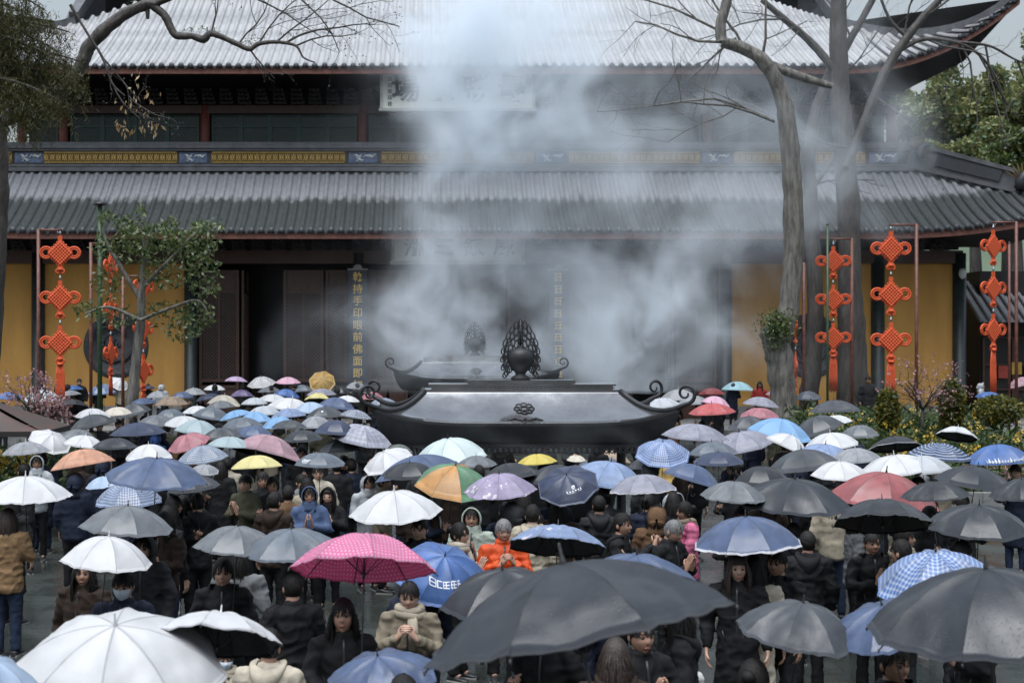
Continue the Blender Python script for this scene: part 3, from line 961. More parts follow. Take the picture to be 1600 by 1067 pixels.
# ================================================================== hanging knot ornaments
def knot_meshes():
    mb = MB()                           # woven diamond with lobed edge
    n = 7; st = 0.078
    for i in range(n):
        for j in range(n):
            u, w = (i - (n - 1) / 2) * st, (j - (n - 1) / 2) * st
            x, z = (u - w) * 0.7071, (u + w) * 0.7071
            if abs(x) > 0.36: continue
            mb.lathe([(0.0, -0.055), (0.045, -0.045), (0.058, 0.0), (0.045, 0.045), (0.0, 0.055)], 6, (x, 0, z))
    for k in range(-3, 4):              # strands
        for s in (1, -1):
            c = k * st
            a = Vector(((c - 3.1 * st) * 0.7071 * s, 0.0, (c + 3.1 * st) * 0.7071)); b = Vector(((c + 3.1 * st) * 0.7071 * s, 0.0, (c - 3.1 * st) * 0.7071))
            mb.tube([a, (a + b) / 2 + Vector((0, 0.012 * s, 0)), b], 0.036, 6)
    for s in (1, -1):                   # edge lobes
        for k in range(4):
            q = (k - 1.5) * st * 1.5
            for t in (1, -1):
                c = Vector(((q + 3.6 * st * t) * 0.7071 * s, 0, (q * -1 + 3.6 * st * t) * 0.7071))
                mb.tube([c + Vector((0.042 * math.cos(a), 0, 0.042 * math.sin(a))) for a in [j * math.pi / 3 for j in range(7)]], 0.02, 5, cap=False)
    top = mb.mesh('knot', True)
    lp = MB()                           # one big double side loop
    for r, tr in ((0.19, 0.034), (0.125, 0.03)):
        lp.tube([Vector((0.43 + r * 1.0 * math.cos(a), 0, 0.02 + r * 0.92 * math.sin(a))) for a in [j * math.pi / 10 for j in range(21)]], tr, 7, cap=False)
    loop = lp.mesh('loop', True)
    sm = MB()                           # trefoil under the knot and collar over it
    for cx, cz, r in ((0, -0.50, 0.085), (-0.07, -0.56, 0.06), (0.07, -0.56, 0.06), (0, -0.44, 0.06)):
        sm.tube([Vector((cx + r * math.cos(a), 0, cz + r * math.sin(a))) for a in [j * math.pi / 6 for j in range(13)]], 0.028, 6, cap=False)
    sm.lathe([(0.0, -0.05), (0.07, -0.04), (0.09, 0), (0.07, 0.04), (0, 0.05)], 8, (0, 0, -0.5))
    sm.box((0, 0, -0.0), (0.13, 0.05, 1.1))
    small = sm.mesh('button_knot', True)
    ts = MB()
    for i in range(6):
        x = -0.115 + i * 0.046
        ts.tube([(x * 0.6, 0, 0), (x, 0.01 * (i % 2), -0.35), (x * 1.05, 0, -0.75 - 0.04 * (i % 3)), (x * 1.1, 0, -1.35 - 0.05 * (i % 2))], [0.026, 0.03, 0.03, 0.022], 6)
    ts.lathe([(0.08, -0.04), (0.12, 0.0), (0.07, 0.06)], 10)
    tas = ts.mesh('tassel', True)
    ck = MB(); ck.tube([(0, 0, 0.0), (0, 0, 0.16)], 0.02, 6); ck.lathe([(0.03, -0.03), (0.045, 0), (0.03, 0.03)], 8, (0, 0, 0.08))
    clip = ck.mesh('link', True)
    for m_ in (top, loop, small, tas): m_.materials.append(M['orange'])
    clip.materials.append(M['steel'])
    return top, loop, small, tas, clip
KN = knot_meshes()
def ornament(px, ytop, ybot, Y, rz, lab, n=3, wpx=62, pole=None, polelab=None, tassel=True, extra=None):
    top = at(px, ytop, Y)
    zb = at(px, ybot, Y).z
    sc = wpx * Y / F / 1.24
    root = empty('knot_ornament', (top.x, Y, top.z), rz, lab, 'ornament', 'red knot ornaments hung on poles')
    total = top.z - zb
    pitch = 1.40 * sc
    for i in range(n):
        z = -0.60 * sc - i * pitch
        k = link_mesh('knot', KN[0], root); k.location = (0, 0, z); k.scale = (sc,) * 3
        for s in (0, 1):
            l_ = link_mesh('loop', KN[1], k); l_.rotation_euler = (0, 0, math.pi * s)
        link_mesh('button_knot', KN[2], k)
        c = link_mesh('link', KN[4], root); c.location = (0, 0, z + 0.56 * sc); c.scale = (sc,) * 3
    zt = -0.60 * sc - (n - 1) * pitch - 0.66 * sc
    if tassel:
        t = link_mesh('tassel', KN[3], root); t.location = (0, 0, zt); t.scale = (sc, sc, max(0.5, (total + zt) / 1.38))
    if pole is not None:
        pr = empty('ornament_pole', (0, 0, 0), 0, polelab, 'pole', 'rusty poles carrying red knots')
        px_, ytp = pole
        p = at(px_, ytp, Y)
        pr.location = (p.x, Y, 0)
        mb = MB(); mb.tube([(0, 0, 0), (0, 0, p.z)], 0.055, 8); mb.build('post', M['rust'], pr)
        dx = top.x - p.x
        mb = MB(); mb.tube([(0, 0, p.z - 0.03), (dx * 1.08, 0, p.z - 0.03)], 0.035, 6); mb.build('arm', M['rust'], pr)
        mb = MB(); mb.tube([(dx, 0, p.z - 0.06), (dx, 0, top.z - 0.04)], 0.015, 5); mb.tube([(dx, 0, p.z - 0.2), (dx - 0.12 * np.sign(dx), 0, p.z - 0.02)], 0.012, 5); mb.build('hook', M['steel'], pr)
        mb = MB(); mb.lathe([(0.2, 0), (0.2, 0.03), (0.08, 0.08)], 10); mb.build('foot', M['rust'], pr)
    return root
ornament(94, 366, 632, 44, R(4), 'red knot ornament at the far left, facing us flat on', wpx=62, pole=(60, 358), polelab='rusty pole farthest left, with a top arm')
ornament(173, 388, 614, 46, R(82), 'red knot ornament seen edge on before the left round window', wpx=60, pole=(142, 379), polelab='rusty pole left of the small leafy tree')
ornament(224, 420, 600, 48, R(70), 'red knot ornament half hidden by the small leafy tree', wpx=58, pole=(192, 430), polelab='thin rusty pole right behind the left round window')
ornament(1302, 383, 612, 45, R(-8), 'red knot ornament beside the right tree trunks', wpx=53, pole=(1331, 372), polelab='rusty pole close to the right tree trunks')
ornament(1392, 359, 622, 44, R(3), 'red knot ornament before the right ochre wall, flat on', wpx=63, pole=(1432, 350), polelab='rusty pole before the right ochre wall')
ornament(1552, 357, 618, 46, R(30), 'red knot ornament at the far right before the dark side building', wpx=58, pole=(1588, 346), polelab='rusty pole farthest right')
ornament(1243, 420, 622, 48, R(80), 'red knot ornament edge on between the two right trunks', wpx=56, pole=(1256, 410), polelab='rusty pole hidden between the right trunks')
# green lamp post on the left, thin one on the right
for px, top, Y, lab, rr in ((156, 322, 41, 'dark green lamp post beside the small leafy tree', 0.07), (1293, 352, 43, 'thin dark green pole in front of the red knots at right', 0.04), (1577, 380, 47, 'thin rusty pole beside the far right ornament', 0.045)):
    p = at(px, top, Y)
    r_ = empty('lamp_post', (p.x, Y, 0), 0, lab, 'post')
    mb = MB(); mb.tube([(0, 0, 0), (0, 0, p.z)], rr, 8); mb.build('post', M['rust'] if px > 1500 else M['green_pole'], r_)
    mb = MB(); mb.lathe([(rr * 1.2, 0), (rr * 2.6, 0.03), (rr * 2.6, 0.08), (0.03, 0.12)] if px < 800 else [(rr * 1.1, 0), (rr * 1.15, 0.02), (0.02, 0.05)], 12, (0, 0, p.z)); mb.build('cap', M['blackplastic'], r_)

# ================================================================== trees
def twigs(mb, p, d, L, r, rng, depth, leaves=None, droop=0.0):
    if r < 0.0022 or depth == 0: return
    n = 4
    pts, rad = [Vector(p)], [r]
    dd = Vector(d).normalized()
    for i in range(n):
        dd = (dd + Vector((rng.uniform(-1, 1), rng.uniform(-1, 1), rng.uniform(-1, 1) - droop)) * 0.28).normalized()
        pts.append(pts[-1] + dd * L / n); rad.append(r * (1 - 0.55 * (i + 1) / n))
    mb.tube(pts, rad, 5 if r > 0.02 else 4, cap=False)
    if leaves is not None and r < 0.02: leaves.append(pts[-1])
    for i in range(1, n + 1):
        if rng.random() < 0.85:
            a = (dd + Vector((rng.uniform(-1, 1), rng.uniform(-1, 1), rng.uniform(-0.8, 1)))).normalized()
            twigs(mb, pts[i], a, L * rng.uniform(0.45, 0.75), rad[i] * 0.55, rng, depth - 1, leaves, droop)

def limb(mb, pix, Y, widths, n=10, mat_=0, rough=0.06, dy=None, seed=0):
    """limb through pixel points at depth Y, widths in pixels; smooth and knobbly"""
    P = [at(x, y, Y + (dy[i] if dy else 0)) for i, (x, y) in enumerate(pix)]
    W = [w * 0.5 * Y / F for w in widths]
    pts, rad = [], []
    rng = random.Random(seed)
    for i in range(len(P) - 1):
        p0 = P[max(i - 1, 0)]; p1 = P[i]; p2 = P[i + 1]; p3 = P[min(i + 2, len(P) - 1)]
        for k in range(6):
            t = k / 6
            q = 0.5 * ((2 * p1) + (p2 - p0) * t + (2 * p0 - 5 * p1 + 4 * p2 - p3) * t * t + (3 * p1 - p0 - 3 * p2 + p3) * t ** 3)
            r = W[i] + (W[i + 1] - W[i]) * t
            pts.append(q + Vector((rng.uniform(-1, 1), rng.uniform(-1, 1), 0)) * r * rough); rad.append(r * (1 + rng.uniform(-rough, rough)))
    pts.append(P[-1]); rad.append(W[-1])
    # furrowed bark: every ring is uneven
    n = max(n, 8); n2 = n * 2 if max(rad) > 0.12 else n
    rows = []
    prev = Vector((1, 0, 0)); k = len(pts)
    for i, p in enumerate(pts):
        d = (pts[min(i + 1, k - 1)] - pts[max(i - 1, 0)]).normalized()
        a = prev - d * prev.dot(d)
        if a.length < 1e-4: a = d.orthogonal()
        a.normalize(); b = d.cross(a); prev = a
        row = []
        for j in range(n2):
            t = 2 * math.pi * j / n2
            c, s_ = math.cos(t), math.sin(t)
            f = 1 + 0.10 * noise.noise(Vector((c * 1.6, s_ * 1.6, i * 0.35 + seed))) + 0.09 * noise.noise(Vector((c * 5, s_ * 5, i * 0.22 + seed * 3)))
            row.append(p + (a * c + b * s_) * rad[i] * f)
        rows.append(row)
    mb.grid(rows, mat_, True, True)
    mb.add(rows[0], [tuple(range(n2 - 1, -1, -1))], mat_); mb.add(rows[-1], [tuple(range(n2))], mat_)
    return pts, rad

def quads(centres, normals_seed, size, aspect=0.5, droop=None, name='crown', fold=True):
    """many small leaf faces"""
    rng = np.random.default_rng(normals_seed)
    n = len(centres)
    c = np.array(centres)
    d = rng.normal(size=(n, 3))
    if droop is not None: d = d * (1 - droop) + np.array([0, 0, -1.0]) * droop * 1.5
    d /= np.linalg.norm(d, axis=1)[:, None]
    s = np.cross(d, rng.normal(size=(n, 3))); s /= np.linalg.norm(s, axis=1)[:, None]
    L = size * rng.uniform(0.6, 1.3, size=(n, 1))
    a = c; b = c + d * L * 0.5 + s * L * aspect * 0.5; e = c + d * L; f = c + d * L * 0.5 - s * L * aspect * 0.5
    V = np.stack([a, b, e, f], axis=1).reshape(-1, 3)
    me = bpy.data.meshes.new(name)
    me.vertices.add(4 * n); me.vertices.foreach_set('co', V.astype(np.float32).ravel())
    me.loops.add(4 * n); me.loops.foreach_set('vertex_index', np.arange(4 * n, dtype=np.int32))
    me.polygons.add(n); me.polygons.foreach_set('loop_start', np.arange(0, 4 * n, 4, dtype=np.int32))
    me.update(calc_edges=True); me.validate()
    return me

def place(o, base):
    """hang world-coordinate geometry under a thing's base empty"""
    o.parent = base; o.matrix_parent_inverse = Matrix.Translation(-Vector(base.location))
    return o

# --- right: pollarded tree with mossy stub
rng = random.Random(5)
T1 = empty('bare_tree', (at(1224, 600, 43.6).x, 43.6, 0), 0, 'pollarded bare tree with a mossy stump shoulder before the right ochre wall', 'tree', 'bare trees in the court')
mb = MB()
limb(mb, [(1226, 755), (1225, 650), (1222, 600), (1216, 550), (1209, 522), (1210, 506)], 43.6, [52, 42, 40, 42, 40, 18], 14, seed=1)
limb(mb, [(1218, 540), (1234, 470), (1240, 380), (1238, 290), (1232, 210), (1222, 150), (1196, 100), (1165, 78), (1128, 66)], 43.6, [34, 31, 30, 29, 28, 25, 22, 19, 16], 14, seed=2)
limb(mb, [(1128, 66), (1126, 40), (1136, 0), (1142, -60)], 43.6, [18, 16, 15, 13], 12, seed=3)
limb(mb, [(1196, 100), (1250, 120), (1300, 135)], 43.9, [16, 14, 10], 10, seed=4)
for px, py, d, L in ((1128, 66, (-1, 0, -0.1), 2.2), (1128, 50, (-1, 0, 0.3), 2.6), (1150, 60, (-0.8, 0, -0.6), 1.5), (1200, 185, (-1, 0, 0.1), 3.0), (1210, 190, (-1, -0.2, 0.25), 2.6), (1140, -10, (-0.6, 0, 0.7), 2), (1190, 95, (0.4, 0, 1), 2), (1165, 80, (-0.6, 0.3, 0.9), 2.0)):
    twigs(mb, at(px, py, 43.6), d, L * 1.3, 0.05, rng, 5)
place(mb.build('trunk', M['bark_pale']), T1)
cs = [at(1214 + random.gauss(0, 12), 512 + random.gauss(0, 13), 43.15 + random.gauss(0, .22)) for _ in range(1500)]
o = link_mesh('moss_tuft', quads(cs, 3, 0.13, 0.35), None, [M['leaf']]); place(o, T1); o['kind'] = 'stuff'
# --- right: dark thin trunk
T2 = empty('bare_tree', (at(1264, 600, 50.3).x, 50.3, 0), 0, 'slender dark bare trunk just right of the pollarded tree', 'tree', 'bare trees in the court')
mb = MB()
limb(mb, [(1262, 760), (1262, 640), (1270, 560), (1274, 470), (1270, 380), (1266, 300), (1264, 230), (1290, 130), (1330, 60), (1380, -30)], 50.3, [34, 30, 27, 24, 22, 22, 21, 16, 12, 8], 12, seed=6)
limb(mb, [(1266, 300), (1300, 250), (1330, 215)], 50.3, [10, 8, 6], 8, seed=7)
for px, py, d, L in ((1264, 230, (-0.8, 0, 0.6), 2.5), (1290, 130, (1, 0, 0.4), 2.5), (1330, 60, (-0.5, 0, 1), 2.5), (1270, 290, (1, 0, 0.6), 1.6)):
    twigs(mb, at(px, py, 50.3), d, L * 1.35, 0.045, rng, 5)
place(mb.build('trunk', M['bark']), T2)
# --- right: thick straight trunk with long boughs
T3 = empty('bare_tree', (at(1330, 600, 50).x, 50, 0), 0, 'thick straight bare trunk behind the rusty pole, boughs crossing the roof corner', 'tree', 'bare trees in the court')
mb = MB()
limb(mb, [(1336, 770), (1334, 660), (1330, 560), (1328, 450), (1326, 340), (1320, 240), (1312, 140), (1310, 60), (1312, -60)], 50, [44, 50.3, 47, 35, 34, 33, 30, 27, 22], 14, seed=8)
limb(mb, [(1322, 262), (1345, 205), (1366, 150), (1392, 96), (1412, 66), (1440, 30), (1474, -8), (1500, -50)], 49.6, [14, 14, 15, 15, 14, 12, 10, 8], 10, seed=9)
limb(mb, [(1402, 82), (1440, 62), (1490, 66), (1530, 86), (1560, 130), (1575, 190)], 49.6, [8, 7, 6, 5, 4, 2], 8, seed=10)
limb(mb, [(1490, 66), (1545, 72), (1590, 95), (1640, 110)], 49.6, [5, 4, 3, 2], 6, seed=12)
limb(mb, [(1312, 120), (1270, 70), (1225, 30), (1190, 0)], 50, [13, 12, 10, 8], 8, seed=13)
limb(mb, [(1418, 60), (1390, 30), (1370, -20)], 49.6, [6, 5, 4], 6, seed=14)
for px, py, d, L in ((1440, 30, (0.8, 0, 0.4), 2.2), (1412, 66, (0.3, -.2, 1), 1.8), (1450, 62, (0.8, -.2, -0.6), 1.6), (1500, 66, (0.5, 0, -1), 2.4), (1540, 72, (0.4, 0, -1), 2.0), (1530, 86, (0.4, 0, -1), 2.0), (1470, 0, (1, 0, -0.1), 2.4), (1270, 70, (-0.6, 0, 0.6), 2.2), (1225, 30, (-1, 0, 0.2), 2.4), (1366, 150, (0.7, 0, -0.5), 1.8), (1590, 95, (0.3, 0, -1), 1.5), (1322, 230, (-0.8, 0, .3), 1.8)):
    twigs(mb, at(px, py, 49.6), d, L * 1.35, 0.042, rng, 5, droop=0.1)
place(mb.build('trunk', M['bark']), T3)

# --- left: overhanging bough of a dark tree whose trunk stands at the frame edge
T4 = empty('bare_tree', (at(4, 600, 30).x, 30, 0), 0, 'dark bare tree at the left edge, mossy bough arching across the upper roof', 'tree', 'bare trees in the court')
mb = MB()
limb(mb, [(-30, 900), (-22, 640), (-12, 480), (-4, 380), (0, 280), (-2, 180), (-4, 60), (-10, -60)], 30, [44, 38, 34, 28, 28, 26, 24, 20], 14, seed=20)
limb(mb, [(0, 190), (45, 172), (92, 146), (124, 108), (138, 75), (162, 48), (196, 22), (232, 7), (246, 10)], 30, [22, 22, 22, 22, 21, 20, 18, 16, 14], 12, seed=21)
limb(mb, [(236, 8), (256, 24), (267, 44), (276, 56), (300, 57), (318, 62), (328, 53), (346, 58), (372, 70), (390, 77), (404, 69), (432, 66), (462, 72), (474, 90), (492, 98)], 30, [13, 13, 12, 12, 10, 12, 11, 9, 8, 8, 7, 6, 4, 3, 2], 9, seed=22)
limb(mb, [(236, 8), (262, -2), (300, -20)], 30, [12, 10, 8], 8, seed=23)
limb(mb, [(230, 8), (231, 30)], 30, [8, 5], 8, seed=24)
limb(mb, [(110, 8), (135, 50), (160, 90), (175, 130), (195, 150)], 29.5, [5, 4, 4, 3, 1.5], 6, seed=25)
limb(mb, [(446, 68), (470, 55), (505, 46), (520, 55)], 30, [4, 3.5, 3, 2], 6, seed=26)
lv = []
for px, py, d, L in ((404, 69, (0.6, 0, 0.8), 1.5), (432, 66, (0.8, 0, 0.5), 1.5), (390, 77, (0.3, 0, -1), 0.8), (330, 53, (0.3, 0, 1), 1.0), (372, 70, (0.5, 0, 0.9), 1.2), (462, 72, (1, 0, 0.2), 1.4), (505, 46, (1, 0, 0.4), 1.4), (262, 0, (1, 0, 0.6), 1.4), (300, -20, (1, 0, -0.3), 2.2), (380, -10, (1, 0, -0.2), 2.0), (460, -10, (1, 0, -0.5), 1.6), (175, 130, (0.5, 0, -1), 1.0), (200, 150, (0.6, 0, -.8), .9), (160, 90, (0.8, 0, -0.6), 1.2), (520, 0, (0.8, 0, -0.5), 1.6)):
    twigs(mb, at(px, py, 30), d, L, 0.022, rng, 5, lv)
place(mb.build('trunk', M['bark']), T4)
cs = []
for p in lv:
    for _ in range(3): cs.append(p + Vector((random.gauss(0, .05), random.gauss(0, .05), random.gauss(0, .05))))
o = link_mesh('buds', quads(cs, 8, 0.05, 0.6), None, [M['bark']]); place(o, T4)
cs = [at(x + random.gauss(0, 7), y + random.gauss(0, 7), 29.6) for x, y in ((213, 140), (216, 158), (192, 163), (234, 148), (196, 205), (190, 195), (186, 187), (213, 197), (237, 190), (233, 198), (242, 193), (215, 112)) for _ in range(7)]
o = link_mesh('dry_leaves', quads(cs, 9, 0.13, 0.35, 0.6), None, [M['dryleaf']]); place(o, T4)
cs = [at(x + random.gauss(0, 9), y - 4 + random.gauss(0, 2.5), 30 + random.gauss(0, .08)) for x, y in ((215, 6), (230, 2), (400, 64), (390, 70), (300, 52), (328, 50), (445, 58)) for _ in range(40)]
o = link_mesh('moss', quads(cs, 19, 0.05, 0.5), None, [M['leaf']]); place(o, T4); o['kind'] = 'stuff'
# --- left: hanging cedar foliage
T5 = empty('cedar_tree', (at(-60, 600, 27).x, 27, 0), 0, 'dark olive cedar fronds drooping into the upper left corner', 'tree')
mb = MB()
limb(mb, [(-120, 1050), (-110, 600), (-100, 200), (-90, -100)], 27, [60, 50, 46, 40], 10, seed=30)
cs, sp = [], []
for x0, y0, x1, y1 in ((-100, 20, 60, 10), (-100, 60, 110, 30), (-100, 100, 125, 75), (-100, 120, 120, 110), (-100, 40, 90, 60), (-100, 90, 70, 120), (-100, 0, 30, 40), (-100, 130, 100, 140), (-100, 30, 40, 90), (-100, 70, 20, 110), (-100, 110, 50, 150), (-100, 90, 90, 128), (-100, 50, 115, 90), (-100, -20, 70, -5), (-60, 130, 60, 165)):
    dep = 27 + random.uniform(-.8, .8)
    pts = [at(x0 + (x1 - x0) * t, y0 + (y1 - y0) * t + 22 * t * t - 18 * math.sin(3.1 * t), dep) for t in np.linspace(0, 1, 8)]
    mb.tube(pts, [0.06 * (1 - 0.8 * i / 7) for i in range(8)], 6)
    for _ in range(95):
        t = random.uniform(0.25, 1.0) ** 0.8
        i = int(t * 6.99); q = pts[i].lerp(pts[i + 1], t * 7 - i)
        L = random.uniform(0.3, 0.85) * (1.25 if t < .7 else 0.8)
        sway = Vector((random.gauss(0.12, .35), random.gauss(0, .3), -1)).normalized()
        q2 = q + Vector((random.gauss(0, .10), random.gauss(0, .3), 0.05))
        for k in range(24):
            u = k / 23
            cs.append(q2 + sway * L * u + Vector((random.gauss(0, .02), random.gauss(0, .02), -0.25 * u * u * L)))
place(mb.build('trunk', M['bark']), T5)
o = link_mesh('fronds', quads(cs, 31, 0.11, 0.13, 0.5), None, [M['frond']]); place(o, T5)
# --- left: small leafy tree
T6 = empty('leafy_tree', (at(206, 640, 40).x, 40, 0), 0, 'small evergreen tree with a loose leafy crown before the left ochre wall', 'tree')
mb = MB()
limb(mb, [(204, 720), (206, 640), (212, 570), (220, 500), (222, 440), (228, 390), (240, 350)], 40, [20, 18, 16, 13, 11, 8, 4], 10, seed=40)
limb(mb, [(221, 470), (190, 420), (165, 375), (162, 345)], 40, [8, 7, 5, 3], 7, seed=41)
limb(mb, [(221, 450), (262, 410), (300, 370), (330, 350)], 40, [8, 7, 5, 3], 7, seed=42)
limb(mb, [(219, 500), (170, 480), (135, 490)], 39.7, [6, 5, 3], 7, seed=43)
limb(mb, [(220, 500), (270, 480), (310, 470), (330, 500)], 39.7, [6, 5, 4, 2], 7, seed=44)
limb(mb, [(226, 400), (222, 350), (220, 322)], 40, [5, 4, 2], 7, seed=45)
place(mb.build('trunk', M['bark_pale']), T6)
cs = []
for x, y, rx, ry, n in ((240, 372, 42, 24, 520), (300, 380, 38, 26, 480), (325, 352, 22, 10, 140), (210, 380, 34, 30, 360), (165, 340, 11, 9, 80), (220, 328, 7, 9, 50), (320, 430, 24, 34, 330), (255, 425, 40, 26, 330), (140, 485, 20, 14, 130), (170, 440, 24, 30, 170), (260, 490, 30, 22, 200), (310, 490, 24, 26, 240), (285, 520, 26, 14, 120), (190, 495, 26, 16, 120), (268, 350, 14, 12, 80), (160, 385, 16, 22, 110), (200, 350, 20, 14, 120)):
    for _ in range(int(n * 0.95)):
        a = random.uniform(0, 6.283); r = random.uniform(0, 1) ** 0.5
        cs.append(at(x + rx * r * math.cos(a) * 1.1, y + ry * r * math.sin(a), 40 + random.gauss(0, 0.65)))
o = link_mesh('crown', quads(cs, 41, 0.16, 0.42, 0.25), None, [M['leaf']]); place(o, T6)

# --- trees on the slope behind the right roof corner
def far_tree(px, py, Y, rx, ry, lab, seed, m='hill_leaf', n=5200):
    rngs = random.Random(seed)
    c = at(px, py, Y)
    sx, sz = rx * Y / F, ry * Y / F
    root = empty('hillside_tree', (c.x, Y, 0), 0, lab, 'tree', 'green trees beyond the roof corner')
    mb = MB(); mb.tube([(0, 0, 0), (0.2, 0, c.z * 0.5), (0, 0, c.z)], [0.5, 0.4, 0.2], 8)
    for k in range(6):
        a = k * 1.05
        mb.tube([(0, 0, c.z * 0.75), (math.cos(a) * sx * .4, math.sin(a) * sx * .4, c.z), (math.cos(a) * sx * .7, math.sin(a) * sx * .7, c.z + sz * .4)], [0.18, 0.1, 0.03], 6)
    mb.build('trunk', M['bark'], root)
    cs = []
    lumps = [(rngs.gauss(0, .55), rngs.gauss(0, .5), rngs.gauss(0, .5), rngs.uniform(.22, .42)) for _ in range(34)]
    for _ in range(n):
        l_ = rngs.choice(lumps)
        v = Vector((rngs.gauss(0, 1), rngs.gauss(0, 1), rngs.gauss(0, 1))).normalized() * l_[3] * rngs.uniform(.75, 1.05)
        cs.append(Vector(((l_[0] + v.x) * sx, (l_[1] + v.y) * sx, c.z + (l_[2] + v.z) * sz)))
    link_mesh('crown', quads(cs, seed, 0.34, 0.55), root, [M[m]])
far_tree(1470, 200, 92, 75, 78, 'round green tree directly right of the upper wall end', 51, n=22000)
far_tree(1570, 175, 88, 60, 70, 'yellowish green tree at the right edge under the roof tip', 52, n=18000)
far_tree(1585, 270, 80, 50, 55, 'darker green tree low at the right edge over the lower roof', 53, 'leaf', n=14000)
far_tree(1520, 260, 84, 60, 55, 'green tree behind the ridge beast of the lower roof', 54, n=14000)
far_tree(1650, 160, 95, 90, 90, 'green tree cut off by the right frame edge', 55, n=14000)
far_tree(20, 330, 95, 110, 120, 'dim green tree behind the hall at the left', 56, n=5000)

# ================================================================== flower beds
def bed(name, pts, lab):
    mb = MB(); mb.grid(pts)
    tag(mb.build(name, M['soil']), lab, kind='structure')
M['soil'] = mat('bed_soil_grass', (0.035, 0.04, 0.018), 0.9, 0.5, 3, 0.2, 20)
def bedz(x, y):
    return 0.15 + 0.085 * max(0, y - 30.5) + 0.06 * noise.noise(Vector((x, y, 0)))
X0, X1 = at(1352, 0, 34).x, at(1700, 0, 34).x
bed('ground', [[(x, y, bedz(x, y)) for x in np.linspace(X0, X1, 24)] for y in np.linspace(30.5, 44, 18)], 'sloping flower bed before the right ochre wall')
mb = MB()
for i in range(22):
    x = X0 + (X1 - X0) * i / 22
    mb.box((x + 0.12, 30.45, 0.12), (0.42, 0.2, 0.3 + 0.08 * random.random()), 0, Matrix.Rotation(random.uniform(-.15, .15), 3, 'Z'))
tag(mb.build('ground', M['stone']), 'rough stone edging of the right flower bed', kind='structure')
def scatter(n, xr, yr, fn, hz=(0.1, 0.4), seed=0, blob=1, sp=0.0):
    rg = random.Random(seed); out = []
    for _ in range(n):
        x = rg.uniform(*xr); y = rg.uniform(*yr); z = fn(x, y) + rg.uniform(*hz)
        for _ in range(blob): out.append(Vector((x + rg.gauss(0, sp), y + rg.gauss(0, sp), z + rg.gauss(0, sp))))
    return out
def stuff(name, cs, seed, size, asp, m, lab, droop=None):
    o = link_mesh(name, quads(cs, seed, size, asp, droop), None, [M[m]])
    return tag(o, lab, kind='stuff')
stuff('foliage', scatter(9000, (X0, X1), (30.6, 42), bedz, (0.0, 0.55), 61), 61, 0.22, 0.3, 'bed_leaf', 'green bedding leaves in the right flower bed')
stuff('yellow_flowers', scatter(150, (X0, X1), (31, 40), bedz, (0.35, 0.8), 62, 7, 0.04), 62, 0.075, 0.8, 'bloom_yellow', 'yellow flowers in the right bed')
stuff('pink_flowers', scatter(160, (X0, X1), (31, 34.5), bedz, (0.2, 0.5), 63, 12, 0.06), 63, 0.09, 0.8, 'bloom_pink', 'pale pink flowers along the front of the right bed')
def bush(px, py, Y, w, h, lab, seed, m='box_leaf', blossoms=None):
    c = at(px, py, Y); sw, sh = w * Y / F / 2, h * Y / F / 2
    zb = bedz(c.x, Y) if px > 800 else 0.2
    root = empty('clipped_shrub', (c.x, Y, zb), 0, lab, 'shrub')
    mb = MB()
    for k in range(5):
        a = k * 1.26
        mb.tube([(0, 0, -0.1), (math.cos(a) * sw * .3, math.sin(a) * sw * .3, (c.z - zb) * 0.8), (math.cos(a) * sw * .6, math.sin(a) * sw * .6, c.z - zb + sh * .5)], [0.03, 0.02, 0.008], 5)
    mb.build('stem', M['bark'], root)
    rg = random.Random(seed); cs = []
    for _ in range(1900):
        v = Vector((rg.gauss(0, 1), rg.gauss(0, 1), rg.gauss(0, 1))).normalized() * rg.uniform(0.7, 1.06)
        cs.append(Vector((v.x * sw, v.y * sw, c.z - zb + max(v.z, -0.95) * sh * 1.05)))
    link_mesh('crown', quads(cs, seed, 0.13, 0.55), root, [M[m]])
bush(1387, 642, 37, 34, 62, 'clipped yellow-green shrub left of the pink cherry in the bed', 71)
bush(1487, 633, 37.5, 38, 72, 'clipped yellow-green shrub right of the pink cherry in the bed', 72)
bush(1560, 640, 38, 70, 40, 'low russet shrub at the right end of the bed', 73, 'box_leaf')
def blossom_tree(px, ybase, ytop, Y, w, lab, seed):
    b = at(px, ybase, Y); t = at(px, ytop, Y)
    root = empty('blossom_tree', (b.x, Y, b.z), 0, lab, 'tree')
    mb = MB(); lv = []; rg = random.Random(seed)
    H_ = t.z - b.z
    mb.tube([(0, 0, -0.3), (0.03, 0, H_ * 0.3)], [0.05, 0.04], 6)
    for k in range(9):
        a = k * 0.7
        twigs(mb, (0.03, 0, H_ * 0.28), (math.cos(a) * 0.8, math.sin(a) * 0.8, 1.1), H_ * 0.6, 0.028, rg, 4, lv)
    mb.build('trunk', M['bark'], root)
    cs = []
    for p in lv:
        for _ in range(3): cs.append(p + Vector((rg.gauss(0, .05), rg.gauss(0, .05), rg.gauss(0, .05))))
    link_mesh('blossoms', quads(cs, seed, 0.075, 0.8), root, [M['bloom_pink']])
blossom_tree(1440, 668, 572, 37.2, 60, 'small pink cherry between the two clipped shrubs', 81)
blossom_tree(45, 668, 592, 33, 60, 'small plum with pink blossom at the left edge', 82)
blossom_tree(80, 672, 625, 32, 40, 'low pink plum beside the left pole foot', 83)
